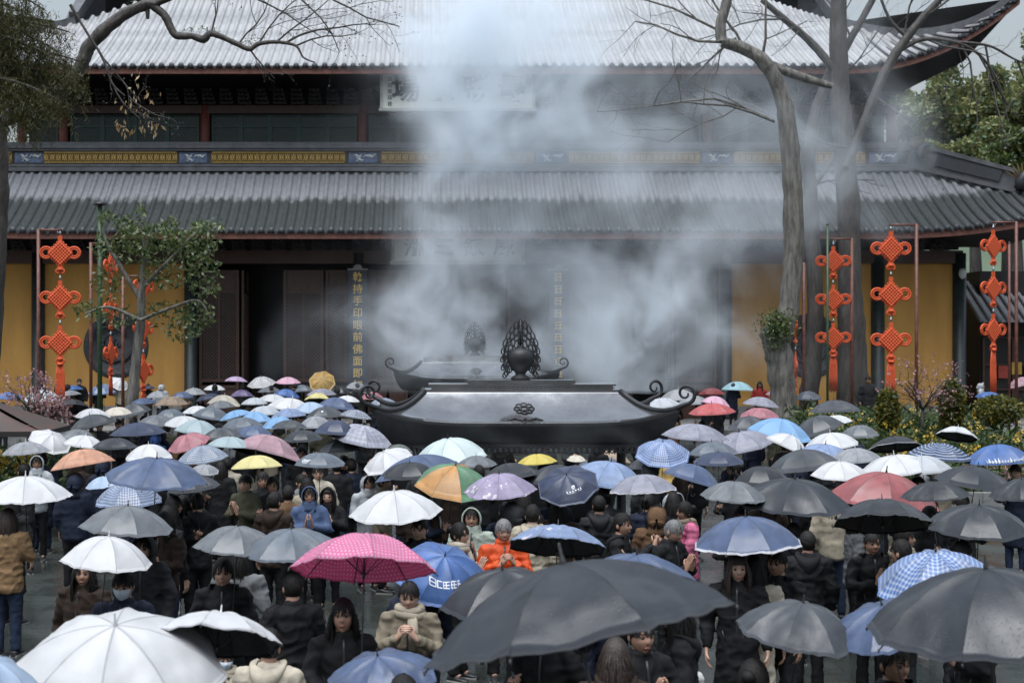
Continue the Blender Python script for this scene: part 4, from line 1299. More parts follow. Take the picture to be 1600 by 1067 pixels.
# left bed and small roofed stand at the left edge
bl0 = at(-40, 700, 27); 
def bedz2(x, y): return 0.35 + 0.1 * noise.noise(Vector((x, y, 3)))
xa, xb = at(-120, 0, 27).x, at(60, 0, 27).x
bed('ground', [[(x, y, bedz2(x, y)) for x in np.linspace(xa, xb, 14)] for y in np.linspace(23.5, 33, 12)], 'planted bed at the left edge')
stuff('foliage', scatter(5000, (xa, xb), (23.5, 32), bedz2, (0, 0.9), 64), 64, 0.2, 0.3, 'bed_leaf', 'green bedding plants at the left edge')
stuff('yellow_flowers', scatter(90, (xa, xb), (23.6, 29), bedz2, (0.5, 1.0), 65, 12, 0.05), 65, 0.09, 0.8, 'bloom_yellow', 'yellow flowers at the left edge')
kr = empty('notice_stand', (at(-40, 0, 26).x, 26, 0), 0, 'small dark hipped roof of a notice stand at the left edge', 'stand')
mb = MB()
e = at(76, 672, 25.4)
ox = kr.location.x
hw = e.x - ox
ze = e.z
Pt = [[(sx * hw * f, -1.0 * f - 0.0, ze + (1 - f) * 0.62 - 0.06 * math.sin(f * 3.14)) for f in np.linspace(0.05, 1, 8)] for sx in np.linspace(-1, 1, 15)]
mb.grid(Pt)
Pt = [[(sx * hw * f, 1.0 * f, ze + (1 - f) * 0.62) for f in np.linspace(0.05, 1, 8)] for sx in np.linspace(-1, 1, 15)]
mb.grid(Pt)
for s in (1, -1):
    mb.grid([[(s * hw * f, q * f, ze + (1 - f) * 0.62) for f in np.linspace(0.05, 1, 8)] for q in np.linspace(-1, 1, 7)])
mb.build('roof', M['standroof'] if 'standroof' in M else mat('green_brown_roof_sheet', (0.045, 0.05, 0.045), 0.4, 0.4, 3, col2=(0.10, 0.05, 0.04)), kr)
mb = MB()
mb.box((0, 0, ze - 0.05), (2 * hw, 2.0, 0.09)); mb.build('eave_board', M['wood_dark'], kr)
for sx in (-0.8, 0.8):
    mb = MB(); mb.box((sx * hw, 0, ze / 2), (0.14, 0.14, ze)); mb.build('post', M['wood_dark'], kr)
# ================================================================== people
def remesh(mb, name, voxel, it=6, fold=0.0, fscale=9.0, ridge=0.0, seed=0):
    me0 = mb.mesh('tmp', True)
    ob = bpy.data.objects.new('tmp', me0); C.objects.link(ob)
    m = ob.modifiers.new('r', 'REMESH'); m.mode = 'VOXEL'; m.voxel_size = voxel; m.use_smooth_shade = True
    s = ob.modifiers.new('s', 'SMOOTH'); s.factor = 0.5; s.iterations = it
    dg = bpy.context.evaluated_depsgraph_get()
    me = bpy.data.meshes.new_from_object(ob.evaluated_get(dg))
    bpy.data.objects.remove(ob); bpy.data.meshes.remove(me0)
    me.name = name
    if fold or ridge:
        off = Vector((seed * 3.1, seed * 1.7, 0))
        nrm = [v.normal.copy() for v in me.vertices]
        for v, n_ in zip(me.vertices, nrm):
            d = 0.0
            if fold:
                c = v.co
                d += fold * (noise.noise(Vector((c.x * fscale, c.y * fscale, c.z * fscale * 1.3)) + off) + 0.5 * noise.noise(Vector((c.x, c.y, c.z)) * fscale * 2.3 + off))
                d += fold * 0.5 * noise.noise(Vector((c.x * 4, c.y * 4, c.z * 26)) + off)
                r_ = noise.noise(Vector((c.x * 7 + c.z * 5, c.y * 7, c.z * 6 - c.x * 4)) + off)
                d += fold * 0.9 * (1 - abs(r_) * 4 if abs(r_) < 0.25 else 0)      # creases
            if ridge: d += ridge * (abs(math.sin(v.co.z * math.pi / 0.085)) ** 0.6 - 0.6)
            v.co += n_ * d
        me.update()
    return me

HC = Vector((0, -0.018, 1.578))
def head_pt(d, s=1.0, face=True):
    x, y, z = d
    px, py, pz = x * 0.079, y * 0.099, z * 0.124
    if z < 0:
        px *= 1 - 0.30 * (-z) ** 1.6
        if y > 0: py *= 1 - 0.45 * (-z) ** 1.2
        else: py *= 1 - 0.06 * (-z)
    if y < 0: py *= 0.95
    if face and y < 0:
        f = 0.0
        w = max(0.0, 1 - abs((z + 0.17) / 0.25))
        f -= 0.024 * w ** 0.8 * math.exp(-(x / 0.17) ** 2)
        f += 0.011 * math.exp(-(((abs(x) - 0.40) / 0.2) ** 2 + ((z - 0.05) / 0.13) ** 2))
        f -= 0.005 * math.exp(-((z - 0.24) / 0.08) ** 2 - (x / 0.6) ** 2)
        f -= 0.007 * math.exp(-((x / 0.27) ** 2 + ((z + 0.50) / 0.09) ** 2))
        f += 0.004 * math.exp(-((x / 0.3) ** 2 + ((z + 0.66) / 0.06) ** 2))
        f -= 0.008 * math.exp(-((x / 0.26) ** 2 + ((z + 0.86) / 0.14) ** 2))
        py += f
        px += 0.005 * (1 if x > 0 else -1) * math.exp(-(((abs(x) - 0.6) / 0.2) ** 2 + ((z + 0.22) / 0.2) ** 2))
    return Vector((px, py, pz)) * s

def sph(i, j, ni, nj):
    th = math.pi * i / ni; ph = 2 * math.pi * j / nj
    return Vector((math.sin(th) * math.sin(ph), -math.sin(th) * math.cos(ph), math.cos(th)))

def head_xf(yaw, pitch):
    return Matrix.Translation(Vector((0, 0, 1.49))) @ Matrix.Rotation(yaw, 4, 'Z') @ Matrix.Rotation(pitch, 4, 'X') @ Matrix.Translation(Vector((0, 0, -1.49)))

def add_head(mb, xf, hi=True):
    ni, nj = (30, 40) if hi else (14, 18)
    P = [[xf @ (HC + head_pt(sph(i, j, ni, nj))) for j in range(nj)] for i in range(ni + 1)]
    mb.grid(P, 0, True, True)
    def onface(x, z, out=0.0):
        d = Vector((x, -math.sqrt(max(0.01, 1 - x * x - z * z)), z))
        p = HC + head_pt(d); p.y -= out
        return p
    def blob(c, rx, ry, rz, m, n=8):
        Q = []
        for i in range(6):
            th = math.pi * i / 5
            Q.append([xf @ (c + Vector((rx * math.sin(th) * math.cos(2 * math.pi * j / n), ry * math.sin(th) * math.sin(2 * math.pi * j / n), rz * math.cos(th)))) for j in range(n)])
        mb.grid(Q, m, True, True)
    for s in (1, -1):
        blob(Vector((s * 0.076, 0.005, 1.572)), 0.012, 0.022, 0.032, 0)
        if hi:
            e = onface(s * 0.40, 0.05)
            blob(e, 0.0150, 0.0055, 0.0052, 4)
            blob(e + Vector((0, -0.002, 0)), 0.0072, 0.005, 0.0056, 1)
            mb.tube([xf @ (e + Vector((q * 0.018, -0.004 + abs(q) * .002, 0.006 - 0.004 * q * q))) for q in (-1, -0.3, 0.4, 1)], [0.001, 0.0022, 0.0022, 0.001], 5, 1)
            b = [onface(s * u, 0.235 + 0.03 * (1 - ((u - 0.42) / 0.24) ** 2), 0.001) for u in (0.2, 0.34, 0.5, 0.64)]
            mb.tube([xf @ p for p in b], [0.0018, 0.0032, 0.003, 0.0015], 5, 3)
        else:
            blob(onface(s * 0.40, 0.06), 0.017, 0.005, 0.009, 1, 6)
            blob(onface(s * 0.40, 0.24), 0.02, 0.004, 0.005, 3, 6)
    blob(onface(0, -0.49), 0.022, 0.005, 0.0075, 2)
    if hi:
        for s in (1, -1): blob(onface(s * 0.10, -0.27, -0.003), 0.006, 0.004, 0.004, 1, 6)

def add_hand(mb, wrist, fwd, pn, curl, side, spread=0.0, thumb=0.5):
    """palm, four fingers with three bends, thumb from the side of the palm"""
    w = Vector(wrist); f = Vector(fwd).normalized(); p = Vector(pn); p = (p - f * p.dot(f)).normalized()
    s = f.cross(p) * side
    rows = []
    for t, wd, th in ((-0.02, 0.027, 0.021), (0.02, 0.034, 0.018), (0.06, 0.041, 0.015), (0.09, 0.040, 0.012)):
        c = w + f * t
        rows.append([c + s * wd * math.cos(a) + p * th * math.sin(a) for a in [k * math.pi / 5 for k in range(10)]])
    mb.grid(rows, 0, True, True)
    mb.add(rows[-1], [tuple(range(10))], 0)
    for k, (o, L) in enumerate(((-0.030, 0.92), (-0.010, 1.03), (0.010, 1.0), (0.029, 0.80))):
        q = w + f * 0.086 + s * (-o)
        d = (f + s * (-o) * spread * 10).normalized()
        pts = [q - d * 0.012, q]; rad = [0.0095, 0.0098]
        ang = 0
        for seg, r in ((0.042, 0.009), (0.027, 0.0085), (0.021, 0.0065)):
            ang += curl
            dd = d * math.cos(ang) + p * math.sin(ang)
            q = q + dd * seg * L
            pts.append(q); rad.append(r)
        mb.tube(pts, rad, 7, 0)
    q = w + f * 0.022 + s * 0.028
    pts = [q]; rad = [0.012]
    d = (f * 0.75 + s * 0.75 + p * 0.25 * thumb).normalized()
    for seg, r in ((0.035, 0.011), (0.028, 0.0105), (0.022, 0.008)):
        q = q + d * seg; pts.append(q); rad.append(r)
        d = (d + p * 0.55 * thumb - s * 0.35 * thumb).normalized()
    mb.tube(pts, rad, 7, 0)

SH = 0.168
# per pose: elbow and wrist of the right (x<0) and left arm, then hand (fwd, palm normal, curl)
POSES = {
    'hold': (((-0.245, -0.05, 1.13), (-0.16, -0.26, 1.19), ((0.25, -0.55, 0.8), (0.9, -0.1, -0.4), 1.15)), ((0.24, 0.03, 1.12), (0.24, -0.07, 0.87), ((0, -0.15, -1), (-1, 0, 0), 0.35))),
    'holdL': (((-0.24, 0.03, 1.12), (-0.24, -0.07, 0.87), ((0, -0.15, -1), (1, 0, 0), 0.35)), ((0.245, -0.05, 1.13), (0.16, -0.26, 1.19), ((-0.25, -0.55, 0.8), (-0.9, -0.1, -0.4), 1.15))),
    'incense': (((-0.245, -0.05, 1.13), (-0.10, -0.27, 1.04), ((0.8, -0.6, 0.1), (0.3, -0.2, 0.9), 0.8)), ((0.245, -0.05, 1.13), (0.15, -0.25, 1.20), ((-0.15, -0.45, 0.9), (-0.9, -0.1, -0.3), 1.1))),
    'pray': (((-0.25, -0.10, 1.13), (-0.075, -0.25, 1.27), ((0.55, -0.25, 0.75), (0.75, 0.5, -0.3), 0.55)), ((0.25, -0.10, 1.13), (0.075, -0.25, 1.27), ((-0.55, -0.25, 0.75), (-0.75, 0.5, -0.3), 0.55))),
    'palms': (((-0.26, -0.08, 1.12), (-0.045, -0.27, 1.20), ((0.1, -0.35, 1), (1, 0, 0), 0.12)), ((0.26, -0.08, 1.12), (0.045, -0.27, 1.20), ((-0.1, -0.35, 1), (-1, 0, 0), 0.12))),
    'phone': (((-0.26, -0.16, 1.20), (-0.075, -0.38, 1.38), ((0.35, -0.45, 0.8), (0.8, 0.2, 0.2), 0.8)), ((0.26, -0.16, 1.20), (0.075, -0.38, 1.38), ((-0.35, -0.45, 0.8), (-0.8, 0.2, 0.2), 0.8))),
    'down': (((-0.26, 0.03, 1.12), (-0.26, -0.06, 0.87), ((0, -0.15, -1), (1, 0, 0), 0.35)), ((0.26, 0.03, 1.12), (0.26, -0.06, 0.87), ((0, -0.15, -1), (-1, 0, 0), 0.35))),
}
_cache = {}
def body_mesh(pose, hi, yaw, pitch):
    key = ('body', pose, hi, round(yaw, 2), round(pitch, 2))
    if key in _cache: return _cache[key]
    ck = ('core', pose, hi)
    if ck not in _cache:
        mb = MB()
        mb.rings([(0, 0.0, 0.80, 0.14, 0.10), (0, 0, 0.92, 0.155, 0.105), (0, 0, 1.08, 0.13, 0.09), (0, 0, 1.25, 0.16, 0.10), (0, 0.01, 1.36, 0.155, 0.085), (0, 0.01, 1.42, 0.075, 0.06), (0, 0.0, 1.54, 0.052, 0.055)], 14)
        for s, arm in ((-1, POSES[pose][0]), (1, POSES[pose][1])):
            mb.tube([(s * SH * 0.8, 0, 1.37), (s * SH, 0, 1.36), arm[0], arm[1]], [0.04, 0.04, 0.03, 0.024], 10)
            mb.tube([(s * 0.085, 0, 0.85), (s * 0.095, -0.01, 0.48), (s * 0.10, 0.01, 0.09), (s * 0.10, -0.07, 0.05)], [0.085, 0.058, 0.04, 0.04], 10)
        _cache[ck] = remesh(mb, 'core', 0.02 if hi else 0.035, 3)
    core = _cache[ck]
    mb = MB()
    b = mb.add([v.co for v in core.vertices], [tuple(p.vertices) for p in core.polygons], 0, True)
    add_head(mb, head_xf(yaw, pitch), hi)
    for s, arm in ((-1, POSES[pose][0]), (1, POSES[pose][1])):
        e, w, (f, p, cu) = arm
        add_hand(mb, w, f, p, cu, -s if pose != 'x' else s)
    me = mb.mesh('person', False)
    _cache[key] = me
    return me

def coat_mesh(pose, style, hi, seed=0):
    key = ('coat', pose, style, hi, seed)
    if key in _cache: return _cache[key]
    mb = MB()
    fat = {'puffer': 1.10, 'short': 1.0, 'long': 1.02, 'slim': 0.93}[style]
    hem = {'puffer': 0.74, 'short': 0.78, 'long': 0.42, 'slim': 0.84}[style]
    hw = 0.172 * fat if style != 'long' else 0.205
    mb.rings([(0, 0.0, hem, hw, 0.145 * fat), (0, 0, 0.95, 0.170 * fat, 0.135 * fat), (0, 0, 1.10, 0.158 * fat, 0.125 * fat), (0, 0, 1.25, 0.172 * fat, 0.130 * fat), (0, 0.01, 1.37, 0.168 * fat, 0.112 * fat), (0, 0.012, 1.425, 0.125, 0.098), (0, 0.005, 1.455, 0.082, 0.085), (0, 0.0, 1.485, 0.084, 0.09)], 18)
    for s, arm in ((-1, POSES[pose][0]), (1, POSES[pose][1])):
        e, w = Vector(arm[0]), Vector(arm[1])
        wv = e.lerp(w, 0.95)
        mb.tube([(s * SH * 0.7, 0.005, 1.395), (s * SH * 1.04, 0.005, 1.38), Vector((s * SH * 1.22, 0.0, 1.29)), e, e.lerp(w, 0.5), wv], [0.066 * fat, 0.074 * fat, 0.070 * fat, 0.066 * fat, 0.058 * fat, 0.046 * fat], 12)
    me = remesh(mb, 'coat', 0.016 if hi else 0.032, 5, 0.014 if hi else 0.012, 8, 0.008 if style == 'puffer' else 0, seed)
    _cache[key] = me
    return me

def trouser_mesh(hi, wide, seed=0):
    key = ('tr', hi, wide, seed)
    if key in _cache: return _cache[key]
    mb = MB()
    k = 1.25 if wide else 1.0
    mb.rings([(0, 0, 0.74, 0.15, 0.11), (0, 0, 0.85, 0.172, 0.122), (0, 0, 1.0, 0.15, 0.11)], 14)
    for s in (-1, 1):
        mb.tube([(s * 0.088, 0, 0.84), (s * 0.098, -0.012, 0.48), (s * 0.10, 0.008, 0.2), (s * 0.102, 0.0, 0.07)], [0.098, 0.072 * k, 0.062 * k, 0.066 * k], 12)
    me = remesh(mb, 'trousers', 0.018 if hi else 0.035, 4, 0.008, 10, 0, seed)
    _cache[key] = me
    return me

def shoe_mesh():
    if 'shoe' in _cache: return _cache['shoe']
    mb = MB()
    secs = [(0.075, 0.036, 0.055), (0.05, 0.042, 0.075), (0.0, 0.042, 0.085), (-0.06, 0.046, 0.06), (-0.12, 0.047, 0.05), (-0.165, 0.038, 0.04), (-0.185, 0.018, 0.025)]
    P = []
    for y, w, h in secs:
        P.append([Vector((w * math.cos(a), y, 0.002 + max(0, (h * (0.5 + 0.5 * math.sin(a))) if math.sin(a) > -0.4 else 0))) for a in [k * 2 * math.pi / 10 for k in range(10)]])
    mb.grid(P, 0, True, True); mb.add(P[0], [tuple(range(9, -1, -1))]); mb.add(P[-1], [tuple(range(10))])
    mb.box((0, -0.05, 0.008), (0.088, 0.25, 0.016), 1)
    _cache['shoe'] = mb.mesh('shoe', True)
    return _cache['shoe']

def hair_mesh(style, yaw, pitch, seed=0):
    key = ('hair', style, round(yaw, 2), round(pitch, 2), seed)
    if key in _cache: return _cache[key]
    xf = head_xf(yaw, pitch)
    mb = MB()
    ni, nj = 26, 40
    rows = []
    for i in range(ni + 1):
        row = []
        for j in range(nj):
            d = sph(i, j, ni, nj)
            fr = -d.y                                    # 1 at the front
            # hairline height by direction: forehead high, sides above ear, nape low
            line = -0.55 + (1.05 if style != 'bangs' else 0.82) * max(0.0, min(1.0, (fr + 0.15) / 0.75)) ** 0.8
            k = max(0.0, min(1.0, (d.z - line) / 0.16))
            sc = 0.965 + (0.15 if style != 'short' else 0.115) * k ** 0.6
            nz = 0.02 * noise.noise(Vector((d.x * 5, d.y * 5, d.z * 3)) + Vector((seed, 0, 0))) + 0.016 * noise.noise(Vector((math.atan2(d.x, d.y) * 9, d.z * 2, seed)))
            row.append(xf @ (HC + head_pt(d, sc + nz * k, False) + Vector((0, 0.002, 0.004 * k))))
        rows.append(row)
    mb.grid(rows, 0, True, True)
    if style in ('long', 'bangs'):
        n = 30
        cur = []
        for z, rx, ry, oy in ((1.66, 0.070, 0.088, 0.0), (1.60, 0.089, 0.104, 0.0), (1.54, 0.094, 0.106, 0.004), (1.47, 0.099, 0.108, 0.008), (1.40, 0.112, 0.118, 0.012), (1.32, 0.118, 0.13, 0.014), (1.24, 0.115, 0.135, 0.012), (1.17, 0.10, 0.13, 0.01)):
            row = []
            for k in range(n):
                a = R(-128 + 256 * k / (n - 1))
                wob = 1 + 0.035 * math.sin(k * 2.1 + z * 4) + 0.02 * noise.noise(Vector((k * .7, z * 5, seed)))
                zz = z - (0.03 * (noise.noise(Vector((k * 1.3, 0, seed)))) if z < 1.2 else 0)
                row.append(Vector((rx * math.sin(a) * wob, oy - 0.018 + ry * math.cos(a) * wob, zz)))
            cur.append(row)
        mb.grid([[xf @ p if p.z > 1.5 else p for p in r] for r in cur], 0, True)
        mb.grid([[(xf @ (p * 0.93 + Vector((0, 0, p.z * 0.07))) if p.z > 1.5 else p * 0.93 + Vector((0, 0, p.z * 0.07))) for p in r] for r in cur], 0, True)
    # loose strands over the shell
    rg = random.Random(seed * 7 + len(style))
    ns = 420
    for q in range(ns):
        a0 = rg.uniform(-math.pi, math.pi)
        if abs(a0) < 0.75 and style not in ('bangs',) and rg.random() < 0.6: continue
        th0 = rg.uniform(0.05, 0.9)
        longh = style in ('long', 'bangs') and abs(a0) > 0.9
        span = (1.15 if abs(a0) > 1.2 else 0.75) if style != 'short' else 0.55
        if abs(a0) < 0.8 and style == 'bangs': span = 0.55; th0 = rg.uniform(0.35, 0.6)
        pts = []
        lift = rg.uniform(1.06, 1.15) if style == 'short' else rg.uniform(1.08, 1.15)
        for k in range(5):
            th = th0 + span * k / 4; a = a0 + 0.12 * math.sin(k + q)
            d = Vector((math.sin(th) * math.sin(a), -math.sin(th) * math.cos(a), math.cos(th)))
            pts.append(xf @ (HC + head_pt(d, lift + 0.012 * k / 4, False)))
        if longh:
            e_ = pts[-1]; out = Vector((e_.x, e_.y + 0.01, 0)).normalized()
            L = rg.uniform(0.16, 0.40)
            for k in range(1, 5): pts.append(e_ + Vector((0, 0, -L * k / 4)) + out * (0.012 + 0.02 * math.sin(k * 0.8) * rg.uniform(.4, 1.2)))
        elif style == 'short':
            e_ = pts[-1]; pts.append(e_ + (e_ - pts[-2]) * 0.7 + Vector((rg.gauss(0, .004), rg.gauss(0, .004), 0)))
        wdt = rg.uniform(0.004, 0.009)
        rows = []
        for k, p_ in enumerate(pts):
            t_ = (pts[min(k + 1, len(pts) - 1)] - pts[max(k - 1, 0)]).normalized()
            o_ = (p_ - HC); sd = t_.cross(o_).normalized() * wdt * (1 - 0.8 * (k / (len(pts) - 1)) ** 3)
            rows.append([p_ - sd, p_ + o_.normalized() * 0.0025, p_ + sd])
        mb.grid(rows, 0, True)
    if style == 'bun':
        mb.lathe([(0.0, -0.04), (0.03, -0.03), (0.045, 0), (0.03, 0.03), (0, 0.04)], 10, xf @ Vector((0, 0.095, 1.63)))
    _cache[key] = mb.mesh('hair', False)
    return _cache[key]

def hood_mesh(yaw, pitch, seed=0):
    key = ('hood', round(yaw, 2), round(pitch, 2), seed)
    if key in _cache: return _cache[key]
    xf = head_xf(yaw, pitch)
    mb = MB()
    n = 32
    rows, inner = [], []
    # arcs from one side of the face over the crown to the other, from the brim back to the nape
    for i in range(10):
        t = i / 9
        row, ri = [], []
        for k in range(n):
            a = R(-62) + R(304) * k / (n - 1)           # around the face opening in the xz plane
            q = max(0.0, math.cos(t * math.pi / 2 * 0.99))
            rx = 0.112 * (0.92 + 0.16 * math.sin(t * 3.1)) * (q ** 0.45); rz = 0.138 * (q ** 0.5) * (0.94 + 0.12 * math.sin(t * 3.1))
            y = -0.085 + 0.225 * math.sin(t * math.pi / 2)
            wob = 1 + 0.03 * noise.noise(Vector((k * 0.4, t * 5, seed)))
            x_ = -rx * math.cos(a) * wob; z_ = 1.575 + rz * math.sin(a) * wob - 0.03 * t
            p = Vector((x_, y + (0.03 if math.sin(a) < -0.3 else 0), z_))
            row.append(xf @ p); ri.append(xf @ Vector((p.x * 0.94, p.y + 0.004, 1.57 + (p.z - 1.57) * 0.94)))
        rows.append(row); inner.append(ri)
    mb.grid(rows, 0, True); mb.grid(inner, 0, True)
    mb.grid([rows[0], inner[0]], 0, True)
    mb.tube(rows[0], 0.010, 6, 0)
    # cape of the hood down on to the shoulders
    mb.rings([(0, 0.02, 1.37, 0.15, 0.125), (0, 0.015, 1.42, 0.12, 0.115), (0, 0.01, 1.47, 0.105, 0.108), (0, 0.012, 1.51, 0.098, 0.10)], 18)
    _cache[key] = mb.mesh('hood', False)
    return _cache[key]

def mask_mesh(yaw, pitch):
    key = ('mask', round(yaw, 2), round(pitch, 2))
    if key in _cache: return _cache[key]
    xf = head_xf(yaw, pitch); mb = MB()
    P = []
    for i in range(9):
        z = -0.02 - 0.82 * i / 8
        row = []
        for j in range(13):
            ph = R(-62 + 124 * j / 12)
            q = math.sqrt(max(0.05, 1 - z * z))
            d = Vector((q * math.sin(ph), -q * math.cos(ph), z))
            row.append(xf @ (HC + head_pt(d, 1.03) + Vector((0, -0.012 * math.cos(ph) * math.sin(math.pi * i / 8), 0))))
        P.append(row)
    mb.grid(P, 0, True)
    for s in (1, -1):
        for z in (1.585, 1.52): mb.tube([xf @ Vector((s * 0.064, -0.05, z)), xf @ Vector((s * 0.078, -0.01, 1.56))], 0.0025, 4)
    _cache[key] = mb.mesh('face_mask', False)
    return _cache[key]

def scarf_mesh():
    if 'scarf' in _cache: return _cache['scarf']
    mb = MB()
    for k, (r, z, t) in enumerate(((0.10, 1.425, 0.045), (0.095, 1.465, 0.04))):
        mb.tube([(r * math.cos(a), 0.005 + r * 0.95 * math.sin(a), z + 0.012 * math.sin(a * 2 + k)) for a in [j * 2 * math.pi / 20 for j in range(21)]], t, 8, cap=False)
    mb.tube([(0.03, -0.10, 1.42), (0.05, -0.15, 1.30), (0.045, -0.165, 1.15)], [0.045, 0.045, 0.04], 8, flat=0.5)
    _cache['scarf'] = mb.mesh('scarf', True)
    return _cache['scarf']

def glasses_mesh(yaw, pitch):
    xf = head_xf(yaw, pitch); mb = MB()
    for s in (1, -1):
        mb.tube([xf @ Vector((s * 0.031 + 0.022 * math.cos(a), -0.105, 1.585 + 0.017 * math.sin(a))) for a in [j * math.pi / 6 for j in range(13)]], 0.0025, 4, cap=False)
        mb.tube([xf @ Vector((s * 0.053, -0.103, 1.588)), xf @ Vector((s * 0.078, 0.0, 1.588))], 0.0022, 4)
    mb.tube([xf @ Vector((-0.009, -0.107, 1.588)), xf @ Vector((0.009, -0.107, 1.588))], 0.0022, 4)
    return mb.mesh('glasses', False)

def skinmat(name, c):
    m = mat(name, c, 0.5, 0.10, 14, 0.0)
    p = m.node_tree.nodes['Principled BSDF']
    return m
SKIN = [skinmat('skin', (0.34, 0.195, 0.135)), skinmat('skin', (0.42, 0.26, 0.19)), skinmat('skin', (0.29, 0.165, 0.11))]
M['eye'] = mat('dark_eye', (0.012, 0.009, 0.008), 0.2, 0.1)
M['eyewhite'] = mat('eye_white', (0.28, 0.24, 0.21), 0.3, 0.05)
M['lip'] = mat('lip', (0.33, 0.12, 0.10), 0.45, 0.1)
M['hair'] = mat('black_hair', (0.008, 0.007, 0.0065), 0.6, 0.5, 60, 0.06, 120, 0.25, stretch=(1, 1, 0.2))
M['hair_grey'] = mat('grey_hair', (0.13, 0.13, 0.13), 0.5, 0.6, 70, 0.06, 120, stretch=(1, 1, 0.2))
M['hair_brown'] = mat('dark_brown_hair', (0.022, 0.012, 0.008), 0.55, 0.5, 60, 0.06, 120, stretch=(1, 1, 0.2))
M['mask'] = mat('pale_blue_mask', (0.50, 0.58, 0.64), 0.8, 0.08, 20)
M['sole'] = mat('pale_sole', (0.35, 0.34, 0.32), 0.7, 0.2)
M['shoe_b'] = mat('dark_shoe', (0.02, 0.02, 0.022), 0.4, 0.2)
M['shoe_w'] = mat('white_shoe', (0.55, 0.54, 0.50), 0.5, 0.2)
CLOTH = {}
def cloth(name, c, rough=0.8, wear=0.25):
    CLOTH[name] = mat(name + '_cloth', c, rough, wear, 10, 0.05, 160, 0.25)
for n_, c_, r_ in (('black', (0.006, 0.006, 0.007), 0.75), ('charcoal', (0.016, 0.017, 0.019), 0.8), ('navy', (0.009, 0.013, 0.028), 0.75), ('dark brown', (0.020, 0.012, 0.008), 0.85), ('olive', (0.045, 0.045, 0.028), 0.85),
                   ('grey', (0.13, 0.135, 0.14), 0.85), ('cream', (0.38, 0.34, 0.27), 0.85), ('white', (0.58, 0.57, 0.54), 0.8), ('tan fur', (0.20, 0.125, 0.065), 0.95), ('brown', (0.115, 0.065, 0.035), 0.9), ('khaki', (0.17, 0.145, 0.105), 0.85),
                   ('orange', (0.50, 0.065, 0.014), 0.5), ('pink', (0.48, 0.12, 0.22), 0.6), ('slate blue', (0.055, 0.085, 0.16), 0.7), ('mustard', (0.34, 0.235, 0.08), 0.8), ('beige', (0.33, 0.29, 0.22), 0.85), ('red', (0.30, 0.03, 0.025), 0.7),
                   ('blue', (0.025, 0.06, 0.20), 0.6), ('jeans', (0.018, 0.028, 0.055), 0.85), ('pale green', (0.30, 0.34, 0.29), 0.8), ('clear raincoat', (0.36, 0.38, 0.40), 0.25), ('yellow', (0.62, 0.45, 0.06), 0.6)):
    cloth(n_, c_, r_)

M['zip'] = mat('dark_zip', (0.02, 0.02, 0.022), 0.4, 0.2)
def placket_mesh():
    if 'placket' in _cache: return _cache['placket']
    mb = MB()
    mb.tube([(0.0, -0.128, 0.86), (0.0, -0.129, 1.0), (0.0, -0.128, 1.15), (0.0, -0.13, 1.28), (0.0, -0.108, 1.37), (0.0, -0.092, 1.43)], 0.012, 6, flat=0.8)
    for s in (-1, 1): mb.tube([(s * 0.10, -0.118, 0.96), (s * 0.125, -0.105, 1.05)], 0.007, 5)
    _cache['placket'] = mb.mesh('placket', True)
    return _cache['placket']
def hood_down_mesh():
    if 'hoodd' in _cache: return _cache['hoodd']
    mb = MB()
    rows = []
    for i in range(7):
        t = i / 6
        rows.append([Vector((math.sin(a) * (0.085 + 0.05 * math.sin(t * 2.6)), 0.02 + math.cos(a) * (0.075 + 0.07 * math.sin(t * 2.4)), 1.475 - 0.02 * math.cos(a) + 0.025 * math.sin(t * 3.1) - 0.13 * t * max(0, math.cos(a)) - 0.05 * t)) for a in [R(-125 + 250 * k / 16) for k in range(17)]])
    mb.grid(rows, 0, True)
    _cache['hoodd'] = remesh(mb, 'hood', 0.02, 1) if False else mb.mesh('hood', True)
    return _cache['hoodd']
person_count = [0]
def person(loc, rz, label, pose='hold', coat='black', style='short', hair='short', trousers='black', hi=False, yaw=0.0, pitch=0.0, hood=False, mask=False, scarf=None, haircol='hair', shoes='shoe_b', scale=1.0, wide=False, glasses=False, hooded_col=None, group=None, skin=None):
    person_count[0] += 1
    k = person_count[0]
    me = body_mesh(pose, hi, yaw, pitch)
    sk = SKIN[k % 3] if skin is None else SKIN[skin]
    o = link_mesh('person', me, None, [sk, M['eye'], M['lip'], M[haircol], M['eyewhite']])
    o.location = loc; o.rotation_euler = (0, 0, rz); o.scale = (scale,) * 3
    tag(o, label, 'person', group)
    link_mesh('coat', coat_mesh(pose, style, hi, k % 3 if hi else 0), o, [CLOTH[coat]])
    if hi:
        link_mesh('placket', placket_mesh(), o, [M['zip']])
        if k % 3 != 0 and not hood: link_mesh('hood', hood_down_mesh(), o, [CLOTH[coat]])
    link_mesh('trousers', trouser_mesh(hi, wide), o, [CLOTH[trousers]])
    for s in (-1, 1):
        sh = link_mesh('shoe', shoe_mesh(), o, [M[shoes], M['sole']]); sh.location = (s * 0.102, 0, 0.0); sh.rotation_euler = (0, 0, s * 0.12)
    if hair: link_mesh('hair', hair_mesh(hair, yaw, pitch, k % 3 if hi else 0), o, [M[haircol]])
    if hood: link_mesh('hood', hood_mesh(yaw, pitch, 0), o, [CLOTH[hooded_col or coat]])
    if mask: link_mesh('face_mask', mask_mesh(yaw, pitch), o, [M['mask']])
    if scarf: link_mesh('scarf', scarf_mesh(), o, [CLOTH[scarf]])
    if glasses: link_mesh('glasses', glasses_mesh(yaw, pitch), o, [M['blackplastic']])
    return o
